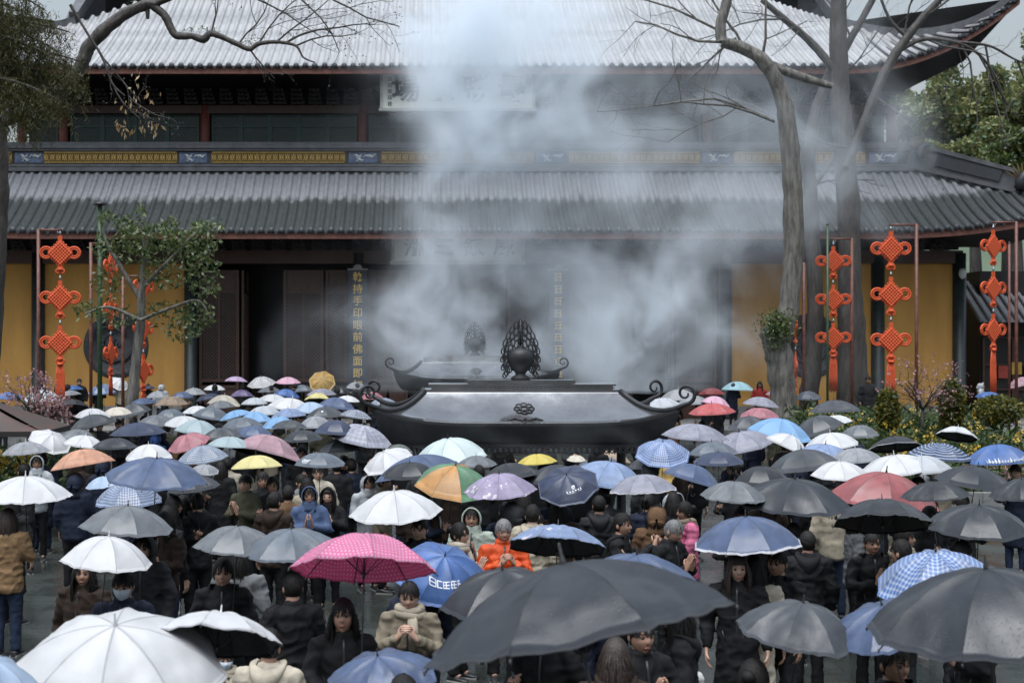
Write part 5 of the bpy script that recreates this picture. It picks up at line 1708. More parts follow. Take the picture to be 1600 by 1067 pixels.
# ================================================================== umbrellas
UR = 0.55                       # unit canopy radius (diameter 1.1 m)
UL = 0.80                       # shaft length from grip to apex on the unit umbrella
def cpt(phi, v, h, seed=0, nr=8, sag=0.085):
    """canopy surface: phi angle, v 0 apex .. 1 rim"""
    st = 2 * math.pi / nr
    q = (phi / st) % 1.0
    s = 1 - (2 * q - 1) ** 2
    rib = int((phi / st) % nr)
    rn = random.Random(seed * 31 + rib); rn2 = random.Random(seed * 31 + (rib + 1) % nr)
    dr = (rn.uniform(-1, 1) * (1 - q) + rn2.uniform(-1, 1) * q) * 0.012
    r = UR * v * (1 - sag * s * v ** 1.6)
    z = -h * (v ** 2.15) * (1 + dr * 2) - 0.026 * s * math.sin(math.pi * min(1, v) * 0.92) + 0.004 * s * v ** 3
    return Vector((r * math.cos(phi), r * math.sin(phi), z))

def canopy_mesh(h, seed, hi, wrinkle=0.0, nr=8):
    key = ('canopy', h, seed, hi, wrinkle, nr)
    if key in _cache: return _cache[key]
    na, nv = (9, 16) if hi else (4, 7)
    mb = MB(); uvs = []
    st = 2 * math.pi / nr
    def P(k, a, i, off):
        v = i / nv
        phi = (k + a / na * 0.9999) * st
        p = cpt(phi, max(v, 0.001), h, seed, nr)
        if wrinkle:
            s = math.sin(math.pi * a / na)
            w_ = noise.noise(Vector((p.x * 6 + seed * 5, p.y * 6, 0))) + 0.7 * noise.noise(Vector((p.x * 15 + seed, p.y * 15, 2)))
            e_ = min(a, na - a) / na
            w_ += 0.9 * math.sin(v * 26 + k * 1.7 + a * 0.8) * math.exp(-e_ * 9) * v       # puckers along the seams
            p.z += wrinkle * (0.25 + s) * v * w_
        n_ = Vector((p.x, p.y, 0.35)).normalized()
        return p - n_ * off
    for off, m in ((0.0, 0), (0.0045, 1)):
        for k in range(nr):
            rows = [[P(k, a, i, off) for a in range(na + 1)] for i in range(nv + 1)]
            if m == 1: rows = [r[::-1] for r in rows]
            b = len(mb.f)
            mb.grid([r[::-1] for r in rows], m, True)
            for i in range(nv):
                for a in range(na):
                    for (ii, aa) in ((i, a), (i, a + 1), (i + 1, a + 1), (i + 1, a)):
                        ar = aa if m == 1 else na - aa
                        v = ii / nv
                        uvs.append(((ar / na - 0.5) * v * 2 * math.tan(st / 2), v + k * 10.0))
    # hem joining both layers
    me = bpy.data.meshes.new('canopy')
    for k in range(nr):
        o = [P(k, a, nv, 0.0) for a in range(na + 1)]; i_ = [P(k, a, nv, 0.0045) for a in range(na + 1)]
        mb.grid([o, i_], 0, True)
        for a in range(na): uvs.extend([(0.0, 1.0 + k * 10)] * 4)
    me.from_pydata(mb.v, [], mb.f)
    me.polygons.foreach_set('material_index', mb.m); me.polygons.foreach_set('use_smooth', mb.sm)
    ul = me.uv_layers.new(name='UVMap')
    ul.data.foreach_set('uv', np.array(uvs, dtype=np.float32).ravel())
    bm = bmesh.new(); bm.from_mesh(me)
    bmesh.ops.remove_doubles(bm, verts=bm.verts, dist=0.0007)
    for e in bm.edges:                          # creases along the ribs
        a_, b_ = e.verts[0].co, e.verts[1].co
        ra, rb_ = math.hypot(a_.x, a_.y), math.hypot(b_.x, b_.y)
        if abs(ra - rb_) < 0.01: continue
        ok = True
        for p_ in (a_, b_):
            if math.hypot(p_.x, p_.y) < 0.02: continue
            q = (math.atan2(p_.y, p_.x) / st) % 1.0
            if min(q, 1 - q) > 0.02: ok = False
        if ok: e.smooth = False
    bm.to_mesh(me); bm.free(); me.update()
    _cache[key] = me
    return me

def shaft_meshes(h):
    key = ('shaft', h)
    if key in _cache: return _cache[key]
    mb = MB(); mb.tube([(0, 0, -0.02), (0, 0, UL - 0.005)], 0.0065, 7); sh = mb.mesh('shaft', True)
    mb = MB(); mb.lathe([(0.012, -0.02), (0.011, 0.01), (0.006, 0.03), (0.005, 0.065), (0.003, 0.07)], 8, (0, 0, UL)); fe = mb.mesh('ferrule', True)
    mb = MB(); mb.tube([(0, 0, 0.05), (0, 0, -0.05), (0, 0, -0.13), (0, -0.015, -0.17), (0, -0.045, -0.185), (0, -0.075, -0.165), (0, -0.08, -0.13)], [0.011, 0.0125, 0.012, 0.012, 0.012, 0.012, 0.011], 8); ha = mb.mesh('handle', True)
    mb = MB()
    pts = [cpt(0.0, v, h) + Vector((0, 0, -0.012)) for v in (0.02, 0.25, 0.5, 0.75, 1.0)]
    mb.tube([p + Vector((0, 0, UL)) for p in pts], 0.0035, 5)
    mb.tube([pts[2] + Vector((0, 0, UL)), Vector((0.015, 0, UL - 0.30))], 0.003, 5)
    mb.lathe([(0.003, -0.008), (0.005, 0), (0.003, 0.01)], 6, pts[-1] + Vector((0, 0, UL)))
    rb = mb.mesh('rib', True)
    mb = MB(); mb.lathe([(0.012, -0.03), (0.014, 0), (0.012, 0.03)], 8, (0, 0, UL - 0.30)); ru = mb.mesh('runner', True)
    _cache[key] = (sh, fe, ha, rb, ru)
    return _cache[key]

def umat(name, c, pattern=None, c2=(0.7, 0.7, 0.7), trans=0.12, rough=0.42, clear=False):
    m, nt, n, l, p = nodes_of(name)
    uv = n.new('ShaderNodeUVMap'); uv.uv_map = 'UVMap'
    tc = n.new('ShaderNodeTexCoord')
    col = None
    def math_(op, a, b=None, c_=None):
        x = n.new('ShaderNodeMath'); x.operation = op
        for i, v in enumerate((a, b, c_)):
            if v is None: continue
            if isinstance(v, (int, float)): x.inputs[i].default_value = v
            else: l.new(v, x.inputs[i])
        return x.outputs[0]
    sp = n.new('ShaderNodeSeparateXYZ'); l.new(uv.outputs[0], sp.inputs[0])
    u = sp.outputs[0]; v = math_('MODULO', sp.outputs[1], 10.0)
    fac = None
    if pattern == 'dots':
        N = 17.0
        row = math_('FLOOR', math_('MULTIPLY', v, N))
        uu = math_('FRACT', math_('ADD', math_('MULTIPLY', u, N), math_('ADD', math_('MULTIPLY', row, 0.5), 40.25)))
        vv = math_('FRACT', math_('MULTIPLY', v, N))
        d = math_('ADD', math_('POWER', math_('SUBTRACT', uu, 0.5), 2.0), math_('POWER', math_('SUBTRACT', vv, 0.5), 2.0))
        fac = math_('LESS_THAN', d, 0.052)
    elif pattern in ('plaid', 'check', 'grid', 'stripe'):
        N = {'plaid': 6.0, 'check': 13.0, 'grid': 9.0, 'stripe': 9.0}[pattern]
        W = {'plaid': 0.35, 'check': 0.42, 'grid': 0.16, 'stripe': 0.3}[pattern]
        a = math_('LESS_THAN', math_('FRACT', math_('ADD', math_('MULTIPLY', u, N), 40.0)), W)
        b = math_('LESS_THAN', math_('FRACT', math_('MULTIPLY', v, N)), W)
        if pattern == 'grid': fac = math_('MAXIMUM', a, b)
        elif pattern == 'stripe': fac = b
        else:
            fac = math_('MULTIPLY', math_('ADD', a, b), 0.5)
            if pattern == 'plaid':
                a2 = math_('LESS_THAN', math_('FRACT', math_('ADD', math_('MULTIPLY', u, N * 2), 40.3)), 0.12)
                b2 = math_('LESS_THAN', math_('FRACT', math_('ADD', math_('MULTIPLY', v, N * 2), 0.3)), 0.12)
                fac = math_('MINIMUM', 1.0, math_('ADD', math_('MULTIPLY', fac, 0.7), math_('MULTIPLY', math_('ADD', a2, b2), 0.3)))
    elif pattern == 'flowers':
        vo = n.new('ShaderNodeTexVoronoi'); vo.inputs['Scale'].default_value = 11; l.new(tc.outputs['Object'], vo.inputs['Vector'])
        vo2 = n.new('ShaderNodeTexNoise'); vo2.inputs['Scale'].default_value = 3.2; l.new(tc.outputs['Object'], vo2.inputs['Vector'])
        th = math_('MULTIPLY', math_('SMOOTH_MIN', math_('MULTIPLY', math_('POWER', v, 2.0), 0.62), 0.5, 0.1), math_('GREATER_THAN', vo2.outputs[0], 0.47))
        fac = math_('LESS_THAN', vo.outputs['Distance'], th)
    elif pattern == 'edge':
        fac = math_('GREATER_THAN', v, 0.965)
    elif pattern == 'panels':
        k = math_('FLOOR', math_('DIVIDE', sp.outputs[1], 10.0))
        fac = math_('GREATER_THAN', math_('FRACT', math_('MULTIPLY', math_('ADD', k, 0.5), 0.25)), 0.5)
    # seams along the ribs and a stitched hem
    sd = math_('SUBTRACT', math_('MULTIPLY', v, math.tan(math.pi / 8)), math_('ABSOLUTE', u))
    seam = math_('MAXIMUM', math_('LESS_THAN', sd, 0.011), math_('MULTIPLY', math_('GREATER_THAN', v, 0.968), math_('LESS_THAN', v, 0.976)))
    nz = n.new('ShaderNodeTexNoise'); nz.inputs['Scale'].default_value = 4; nz.inputs['Detail'].default_value = 8; nz.inputs['Roughness'].default_value = 0.7
    l.new(tc.outputs['Object'], nz.inputs['Vector'])
    wet = n.new('ShaderNodeMapRange'); wet.inputs[1].default_value = 0.35; wet.inputs[2].default_value = 0.7; wet.inputs[3].default_value = 0.62 if sum(c) < 1.2 else 0.90; wet.inputs[4].default_value = 1.2 if sum(c) < 1.2 else 1.03
    l.new(nz.outputs[0], wet.inputs[0])
    mx = n.new('ShaderNodeMix'); mx.data_type = 'RGBA'
    mx.inputs[6].default_value = (*c, 1); mx.inputs[7].default_value = (*c2, 1)
    if fac is None: mx.inputs[0].default_value = 0.0
    else: l.new(fac, mx.inputs[0])
    mul = n.new('ShaderNodeMix'); mul.data_type = 'RGBA'; mul.blend_type = 'MULTIPLY'; mul.inputs[0].default_value = 1.0
    l.new(mx.outputs[2], mul.inputs[6])
    cb = n.new('ShaderNodeCombineColor')
    wv = math_('MULTIPLY', wet.outputs[0], math_('SUBTRACT', 1.0, math_('MULTIPLY', seam, 0.32)))
    for i in range(3): l.new(wv, cb.inputs[i])
    l.new(cb.outputs[0], mul.inputs[7])
    l.new(mul.outputs[2], p.inputs['Base Color'])
    rr = n.new('ShaderNodeMapRange'); rr.inputs[1].default_value = 0.35; rr.inputs[2].default_value = 0.7; rr.inputs[3].default_value = rough - 0.1; rr.inputs[4].default_value = rough + 0.18
    l.new(nz.outputs[0], rr.inputs[0]); l.new(rr.outputs[0], p.inputs['Roughness'])
    p.inputs['Specular IOR Level'].default_value = 0.5
    p.inputs['Sheen Weight'].default_value = 0.06
    p.inputs['Coat Weight'].default_value = 0.15
    p.inputs['Coat Roughness'].default_value = 0.28
    # rain beads
    vb = n.new('ShaderNodeTexVoronoi'); vb.inputs['Scale'].default_value = 70; l.new(tc.outputs['Object'], vb.inputs['Vector'])
    bd = math_('SUBTRACT', 0.32, vb.outputs['Distance']); bd = math_('MAXIMUM', bd, 0.0)
    bp = n.new('ShaderNodeBump'); bp.inputs['Strength'].default_value = 0.6; bp.inputs['Distance'].default_value = 0.007
    l.new(bd, bp.inputs['Height']); l.new(bp.outputs[0], p.inputs['Normal'])
    out = n['Material Output']
    sh = p.outputs[0]
    if trans:
        tr = n.new('ShaderNodeBsdfTranslucent'); l.new(mul.outputs[2], tr.inputs[0])
        ms = n.new('ShaderNodeMixShader'); ms.inputs[0].default_value = trans
        l.new(sh, ms.inputs[1]); l.new(tr.outputs[0], ms.inputs[2]); sh = ms.outputs[0]
    if clear:
        tp = n.new('ShaderNodeBsdfTransparent')
        ms = n.new('ShaderNodeMixShader'); ms.inputs[0].default_value = 0.45
        l.new(sh, ms.inputs[1]); l.new(tp.outputs[0], ms.inputs[2]); sh = ms.outputs[0]
    l.new(sh, out.inputs[0])
    return m

UC = {  # canopy colours (albedo)
    'black': (0.009, 0.011, 0.014), 'charcoal': (0.012, 0.0155, 0.021), 'dark grey': (0.042, 0.047, 0.054), 'grey': (0.12, 0.13, 0.14), 'light grey': (0.30, 0.31, 0.33), 'slate': (0.10, 0.12, 0.145),
    'navy': (0.022, 0.034, 0.075), 'slate blue': (0.055, 0.085, 0.165), 'blue': (0.05, 0.12, 0.32), 'sky blue': (0.20, 0.38, 0.62), 'pale blue': (0.36, 0.46, 0.60), 'periwinkle': (0.24, 0.32, 0.50), 'pale teal': (0.34, 0.43, 0.45), 'aqua': (0.38, 0.60, 0.66),
    'white': (0.60, 0.60, 0.605), 'mint white': (0.54, 0.63, 0.62), 'cream': (0.62, 0.56, 0.46), 'clear': (0.62, 0.65, 0.68),
    'lavender': (0.45, 0.33, 0.48), 'pink': (0.60, 0.36, 0.46), 'hot pink': (0.74, 0.21, 0.40), 'dusty pink': (0.44, 0.27, 0.31), 'rose': (0.42, 0.16, 0.19), 'red': (0.42, 0.075, 0.075), 'rust': (0.26, 0.065, 0.065), 'peach': (0.62, 0.32, 0.20),
    'tan': (0.32, 0.23, 0.16), 'mustard': (0.38, 0.23, 0.05), 'yellow': (0.62, 0.50, 0.09), 'pale yellow': (0.64, 0.57, 0.25), 'purple': (0.10, 0.075, 0.16), 'lilac': (0.34, 0.29, 0.42), 'orange': (0.42, 0.21, 0.06), 'green': (0.10, 0.28, 0.12), 'olive': (0.09, 0.10, 0.085), 'lilac grey': (0.30, 0.30, 0.36),
}
_um = {}
def get_umat(col, pattern):
    k = (col, pattern)
    if k in _um: return _um[k]
    c = UC[col]; c2 = {'dots': (0.80, 0.62, 0.68), 'plaid': (0.50, 0.53, 0.62), 'check': (0.36, 0.42, 0.53), 'grid': (0.03, 0.03, 0.035), 'stripe': (0.30, 0.38, 0.55), 'flowers': (0.72, 0.66, 0.70), 'edge': (0.55, 0.55, 0.58), 'panels': (0.09, 0.20, 0.11)}.get(pattern, (0.7, 0.7, 0.7))
    lum = sum(c) / 3
    m = umat(col.replace(' ', '_') + '_umbrella_cloth', c, pattern, c2, trans=0.42 if col in ('hot pink',) else (0.22 if lum > 0.25 else 0.05), clear=(col == 'clear'), rough=0.40 if lum < 0.2 else 0.5)
    _um[k] = m
    return m
M['lining'] = mat('black_coated_lining', (0.010, 0.010, 0.011), 0.55, 0.2)
M['shaft'] = mat('umbrella_shaft', (0.03, 0.03, 0.032), 0.3, 0.1)
M['white_tip'] = mat('white_plastic', (0.6, 0.6, 0.6), 0.4, 0.05)
M['white_print'] = mat('white_print', (0.70, 0.71, 0.74), 0.6, 0.05)
umbrella_list = []

def canopy_print(parent, me, h, seed, phi0, v0, size, name='printed_mark', LL=UL):
    """bend a flat print (mesh in the xz plane, x along the hem, z up) on to the canopy"""
    for vt in me.vertices:
        s, t = vt.co.x * size, vt.co.z * size
        r0 = UR * v0
        v = min(0.99, max(0.05, v0 - t / UR / 1.1))
        phi = phi0 + s / max(0.05, UR * v)
        p = cpt(phi, v, h, seed)
        n_ = Vector((p.x, p.y, 0.5)).normalized()
        q = p + n_ * (0.004 + 0.0)
        vt.co = q + Vector((0, 0, LL))
    me.update()
    return link_mesh(name, me, parent, [M['white_print']])

def umbrella(ax, ay, xl, xr, tilt, col, pat, label, roll=None, lining='dark', Z=None, Y=None, h=None, seed=None, D=None, spin=None):
    """apex pixel, left/right rim pixels, tilt towards (+) or away (-) from us in degrees"""
    w = xr - xl
    auto = Y is None
    if auto:
        z0 = 1.98 + GZ if Z is None else Z
        Y = min(51.5, F * (CAMZ - z0) / max(20, ay - VY))
        d = w * Y / F
        if d > 1.30: d = 1.30; Y = F * d / w
        X_ = (ax - VX) * Y / F
        if 22.9 < Y < 28.3 and -1.7 < X_ < 5.3: Y = 22.6      # keep clear of the front burner
        if 43.4 < Y < 47.6 and -1.7 < X_ < 5.1: Y = 43.0
        d = max(0.74, w * Y / F)
    else:
        d = w * Y / F
    d = D or d
    xc = (xl + xr) / 2
    if roll is None:
        roll = -math.degrees(math.asin(max(-0.42, min(0.42, 2.6 * (xc - ax) / w))))
    apex = at(ax, ay, Y)
    t, rl = R(tilt), R(roll)
    axis = Vector((math.sin(rl), -math.sin(t), math.cos(rl) * math.cos(t))).normalized()
    sc = d / (2 * UR)
    gz = 0.5 if Y > 48.6 else GZ
    L = min(1.05, max(UL * sc, (apex.z - gz - 1.24) / axis.z))
    grip = apex - axis * L
    LL = L / sc
    k = len(umbrella_list)
    seed = k % 5 if seed is None else seed
    hi = Y < 17
    h = h or (0.25, 0.29, 0.22, 0.31, 0.26, 0.24, 0.28)[k % 7]
    root = empty('umbrella', grip, 0, label, 'umbrella', 'umbrellas of the crowd')
    q = Vector((0, 0, 1)).rotation_difference(axis)
    spin = (R((k * 37) % 45) if spin is None else R(spin))
    root.rotation_mode = 'QUATERNION'; root.rotation_quaternion = q @ Quaternion((0, 0, 1), spin)
    root.scale = (sc,) * 3
    um = get_umat(col, pat)
    inner = um if lining == 'same' else M['lining']
    me = canopy_mesh(h, seed, hi, (0.026 if Y < 9 else 0.018) if hi else 0.0)
    c = link_mesh('canopy', me, root, None)
    if not me.materials: me.materials.append(um); me.materials.append(inner)
    for i, m in enumerate((um, inner)): c.material_slots[i].link = 'OBJECT'; c.material_slots[i].material = m
    c.location = (0, 0, LL)
    sh, fe, ha, rb, ru = shaft_meshes(h)
    _s = link_mesh('shaft', sh, root, [M['shaft']]); _s.scale = (1, 1, LL / UL)
    link_mesh('handle', ha, root, [M['blackplastic']])
    _f = link_mesh('ferrule', fe, root, [M['white_tip'] if col in ('white', 'clear', 'cream', 'light grey') else M['shaft']])
    _f.location = (0, 0, LL - UL)
    if Y < 26:
        for i in range(8):
            r_ = link_mesh('rib', rb, root, [M['shaft']]); r_.rotation_euler = (0, 0, i * math.pi / 4); r_.location = (0, 0, LL - UL)
        _r = link_mesh('runner', ru, root, [M['shaft']]); _r.location = (0, 0, LL - UL)
    rec = dict(root=root, LL=LL, gz=gz, grip=grip, apex=apex, axis=axis, Y=Y, D=d, label=label, h=h, seed=seed, spin=spin, px=ax)
    umbrella_list.append(rec)
    return rec
# ================================================================== the crowd
# apex x, apex y, rim left, rim right, tilt, colour, pattern, label, options
U = [
 # ---- far left
 (15, 612, -8, 38, 1, 'blue', None, 'small blue umbrella at the far left edge', {}),
 (65, 609, 33, 99, 3, 'clear', None, 'whitish clear umbrella behind the pink plum blossom', {'lining': 'same'}),
 (112, 602, 95, 131, -1, 'blue', None, 'small bright blue umbrella beside the leftmost red tassel', {}),
 (160, 600, 136, 187, 5, 'slate blue', 'stripe', 'blue umbrella behind the dark green lamp post', {}),
 (188, 594, 170, 203, 30, 'white', None, 'white umbrella tipped towards us below the left round window', {'roll': 25}),
 (226, 602, 212, 244, -3, 'navy', None, 'little navy umbrella right of the leafy tree trunk', {}),
 (246, 611, 230, 263, 2, 'light grey', None, 'pale grey umbrella just right of the leafy tree foot', {}),
 (268, 619, 240, 297, 1, 'tan', None, 'tan umbrella before the left ochre wall', {}),
 (302, 606, 282, 324, -1, 'light grey', None, 'pale grey umbrella with a white tip at the dark green column', {}),
 (223, 622, 205, 243, 2, 'slate blue', None, 'slate blue umbrella half behind the crumpled grey one', {}),
 (205, 631, 181, 239, 5, 'dark grey', None, 'crumpled dark grey umbrella at the foot of the leafy tree', {}),
 (145, 638, 116, 173, 3, 'white', None, 'white umbrella right of the long red tassels', {}),
 (182, 636, 166, 200, 5, 'cream', None, 'off-white umbrella wedged beside the crumpled grey one', {}),
 (110, 624, 82, 142, -16, 'black', None, 'black umbrella showing its underside by the left pole', {}),
 (108, 610, 92, 128, -1, 'light grey', None, 'small grey umbrella behind the left pole foot', {}),
 (140, 648, 83, 160, -1, 'dark grey', None, 'dark grey umbrella sloping left beside the notice stand', {'roll': -14}),
 (215, 660, 172, 261, 1, 'navy', None, 'dark navy umbrella over a blue raincoat', {}),
 (128, 671, 101, 148, 1, 'grey', None, 'grey umbrella peeping over a broad white one at left', {}),
 (134, 680, 95, 166, 0, 'white', None, 'broad white umbrella above the peach one', {}),
 (82, 678, 62, 102, 22, 'white', None, 'white umbrella tipped sideways by the notice stand', {'roll': 22}),
 (126, 702, 82, 183, -3, 'peach', None, 'peach orange umbrella at the left', {'lining': 'same'}),
 (40, 744, -32, 112, 3, 'white', None, 'large white umbrella cut by the left frame edge', {}),
 (160, 744, 134, 192, 3, 'pale blue', None, 'pale blue umbrella under the big slate blue one', {'Y': 16.6}),
 (245, 716, 150, 314, 7, 'slate blue', None, 'big slate blue umbrella at the left with a hooked handle', {'roll': 4, 'Y': 14.8}),
 (200, 753, 146, 256, 5, 'slate blue', 'check', 'blue and white checked umbrella under the big slate blue one', {'Y': 16.0}),
 (200, 790, 126, 278, 1, 'grey', None, 'grey umbrella over people by the wet paving', {'roll': 5}),
 # ---- left middle
 (369, 588, 350, 387, -3, 'lavender', None, 'lavender umbrella before the dark open doorway', {'lining': 'same'}),
 (407, 589, 386, 432, 14, 'white', 'grid', 'white umbrella with a black grid before the doors', {}),
 (450, 589, 430, 470, 5, 'pink', None, 'pale pink umbrella before the lattice doors', {'lining': 'same'}),
 (378, 609, 359, 397, -1, 'purple', None, 'dark purple umbrella under the lavender one', {}),
 (325, 615, 305, 351, -1, 'navy', None, 'small navy umbrella behind a cream one', {}),
 (351, 617, 322, 376, 0, 'cream', None, 'cream umbrella under the dark purple one', {}),
 (397, 621, 376, 419, 1, 'clear', None, 'clear umbrella in the far left crowd', {'lining': 'same'}),
 (429, 616, 402, 452, 1, 'white', None, 'white umbrella under the pale pink one', {}),
 (450, 608, 427, 468, 1, 'blue', None, 'blue umbrella right under the pale pink one', {}),
 (503, 592, 481, 524, 55, 'mustard', None, 'round mustard parasol tipped flat towards us by the doors', {'h': 0.23}),
 (557, 597, 540, 573, 7, 'light grey', None, 'small pale grey umbrella below the gold couplet', {}),
 (502, 607, 478, 527, 1, 'lilac grey', None, 'lilac grey umbrella under the mustard parasol', {}),
 (497, 614, 475, 519, -13, 'pale yellow', None, 'pale yellow umbrella with a dark underside', {}),
 (457, 622, 415, 490, 2, 'white', None, 'wide milky white umbrella left of the pale yellow one', {}),
 (543, 618, 527, 558, 1, 'white', None, 'small white umbrella beside the rear burner', {}),
 (528, 621, 494, 556, 1, 'slate blue', None, 'slate blue umbrella left of the spiral roof corner', {}),
 (308, 634, 284, 332, 2, 'white', None, 'white umbrella behind a mid grey one at left', {}),
 (333, 636, 298, 361, 2, 'slate', None, 'slate grey umbrella under the cream one', {}),
 (366, 641, 349, 391, 1, 'sky blue', None, 'light blue umbrella among greys at left', {}),
 (398, 643, 377, 421, 3, 'sky blue', None, 'light blue umbrella above the one with a logo patch', {}),
 (375, 652, 342, 415, 0, 'slate', None, 'flat slate grey umbrella under two light blue ones', {}),
 (289, 650, 254, 321, 5, 'white', None, 'white umbrella over the pale teal one', {}),
 (310, 656, 272, 345, 3, 'pale teal', None, 'pale teal umbrella sloping right', {'roll': 6}),
 (291, 679, 264, 321, 16, 'rose', None, 'rose pink umbrella tipped to the left', {'roll': -14}),
 (315, 696, 273, 354, 7, 'slate', 'check', 'grey umbrella with a fine check, right of the rose one', {'roll': -6}),
 (360, 682, 330, 388, 1, 'pale teal', None, 'pale teal umbrella beside the dusty pink one', {}),
 (424, 680, 356, 473, -11, 'dusty pink', None, 'dusty pink umbrella with dark underside and shaft', {}),
 (322, 726, 298, 342, 14, 'light grey', None, 'pale grey umbrella tucked behind the big slate blue one', {'Y': 17.4}),
 (450, 638, 423, 480, 1, 'periwinkle', None, 'blue grey umbrella under the wide milky white one', {}),
 (508, 635, 478, 540, 1, 'dark grey', None, 'dark grey umbrella with a small white spot', {}),
 (557, 640, 536, 574, 1, 'slate', 'plaid', 'small grey plaid umbrella behind the spiral corner', {}),
 (435, 651, 410, 464, 5, 'sky blue', None, 'light blue umbrella with a white mark', {}),
 (452, 656, 424, 480, 1, 'dark grey', None, 'dark grey umbrella above the dusty pink one', {}),
 (526, 656, 489, 560, 1, 'navy', None, 'navy umbrella above the big pale plaid one', {}),
 (568, 664, 510, 611, 7, 'lilac grey', 'plaid', 'big pale plaid umbrella left of the front burner', {'Y': 22.6}),
 (500, 707, 463, 536, 3, 'slate', None, 'grey umbrella with white linked rings', {'spin': 22, 'seed': 1}),
 (626, 694, 603, 645, -4, 'olive', None, 'ragged olive grey umbrella under the burner corner', {'Y': 22.4}),
 (600, 706, 583, 617, 18, 'white', None, 'small white umbrella tipped towards us below the olive one', {'roll': -20}),
 (700, 685, 655, 774, 9, 'mint white', None, 'mint white umbrella before the front burner', {'roll': -8, 'lining': 'same'}),
 (650, 711, 567, 717, -5, 'slate blue', None, 'navy blue umbrella sloping down left before the burner', {'roll': -11}),
 (712, 727, 636, 762, 16, 'orange', 'panels', 'green and orange panelled umbrella', {'roll': 6, 'lining': 'same'}),
 (616, 767, 539, 688, 7, 'white', None, 'bright white umbrella in the middle of the crowd', {'roll': -4}),
 # ---- centre
 (838, 709, 808, 872, 1, 'yellow', None, 'yellow umbrella seen under the front burner', {'Y': 29}),
 (793, 712, 778, 808, 3, 'peach', None, 'small peach umbrella seen under the front burner', {'Y': 29.5}),
 (900, 711, 884, 916, 9, 'cream', None, 'small cream umbrella seen under the front burner', {'Y': 30}),
 (940, 713, 890, 990, -1, 'slate', None, 'flat grey umbrella under the burner fringe', {'Y': 28.5}),
 (960, 705, 925, 985, -1, 'tan', None, 'flat beige umbrella behind the burner legs', {'Y': 31}),
 (790, 724, 745, 852, -10, 'black', None, 'black umbrella above the purple floral one', {}),
 (780, 740, 725, 842, 7, 'lilac', 'flowers', 'purple floral umbrella in the middle', {}),
 (885, 742, 838, 912, 34, 'navy', None, 'dark navy umbrella tipped forward with a white printed mark', {'roll': -10, 'spin': 22, 'seed': 2}),
 (955, 721, 884, 1012, 5, 'periwinkle', None, 'periwinkle blue umbrella before the burner', {}),
 (1003, 741, 950, 1062, -1, 'lilac grey', 'edge', 'grey umbrella with a pale scalloped hem', {}),
 (1036, 690, 993, 1082, 24, 'blue', 'check', 'blue checked umbrella held behind two men', {'Y': 21.5}),
 (1087, 662, 1032, 1137, 3, 'lilac grey', None, 'lilac grey umbrella right of the front burner', {'Y': 22.5}),
 (1088, 726, 1058, 1135, -1, 'slate blue', None, 'slate blue umbrella sloping right beside the mustard jacket', {'roll': 16}),
 (1148, 752, 1102, 1192, 5, 'grey', None, 'worn grey umbrella above the pink jacket', {}),
 (872, 821, 788, 947, -19, 'periwinkle', 'flowers', 'lilac blue umbrella with white blossom print by the orange jacket', {'lining': 'dark'}),
 (1165, 807, 1073, 1249, 1, 'slate blue', 'edge', 'slate blue umbrella with a pale hem right of centre', {'roll': -4}),
 # ---- far right of the burner
 (1112, 606, 1090, 1134, -1, 'red', None, 'dark red umbrella behind the right spiral corner', {}),
 (1153, 596, 1127, 1178, -1, 'aqua', None, 'pale aqua umbrella before the right ochre wall', {'lining': 'same'}),
 (1112, 630, 1077, 1151, 3, 'red', None, 'coral red umbrella beside the right spiral corner', {'lining': 'same'}),
 (1120, 619, 1094, 1140, 1, 'pink', None, 'pinkish white umbrella behind the coral red one', {'lining': 'same'}),
 (1190, 620, 1158, 1217, 1, 'lilac grey', None, 'grey umbrella left of the pollarded trunk', {}),
 (1187, 637, 1155, 1219, 3, 'rose', None, 'rose red umbrella left of the pollarded trunk', {}),
 (1060, 608, 1030, 1092, 1, 'white', None, 'white umbrella behind the right spiral corner', {}),
 (1030, 622, 1002, 1066, 2, 'clear', None, 'clear umbrella in the smoke right of the burner', {'lining': 'same'}),
 (1222, 654, 1166, 1267, 7, 'sky blue', None, 'sky blue umbrella at the foot of the pollarded tree', {}),
 (1155, 675, 1088, 1195, 7, 'lilac grey', None, 'pale lavender umbrella sloping left, right of the burner', {'roll': -12, 'lining': 'same'}),
 (1238, 680, 1188, 1264, 3, 'white', None, 'white umbrella under the sky blue one', {}),
 (1297, 676, 1258, 1345, 3, 'white', None, 'round white umbrella beside the thick trunk', {}),
 (1290, 694, 1246, 1350, 5, 'periwinkle', None, 'blue umbrella between the round white and the slate one', {'roll': 4}),
 (1252, 702, 1178, 1295, -1, 'dark grey', None, 'dark slate umbrella sloping left below the white ones', {'roll': -8}),
 (1303, 625, 1264, 1345, -2, 'dark grey', None, 'dark grey dome umbrella before the thick trunk', {'Y': 31}),
 (1272, 651, 1241, 1324, 3, 'dark grey', None, 'charcoal umbrella right of the sky blue one', {}),
 (1302, 649, 1276, 1335, 1, 'white', None, 'small white umbrella under the dark grey dome', {}),
 (1262, 611, 1240, 1285, 1, 'slate', None, 'small slate umbrella between the right trunks', {}),
 (1312, 721, 1278, 1348, 7, 'white', None, 'white umbrella peeping over the rust red one', {}),
 (1397, 682, 1357, 1439, -16, 'black', 'edge', 'black umbrella with pale rim before the flower bed', {}),
 (1497, 667, 1461, 1524, -14, 'white', None, 'white umbrella with dark underside before the flower bed', {'roll': 12}),
 (1470, 692, 1418, 1518, 3, 'navy', 'stripe', 'striped navy blue umbrella before the flower bed', {}),
 (1558, 694, 1511, 1612, 1, 'blue', None, 'blue umbrella with white lettering along its hem', {'spin': 22, 'seed': 3}),
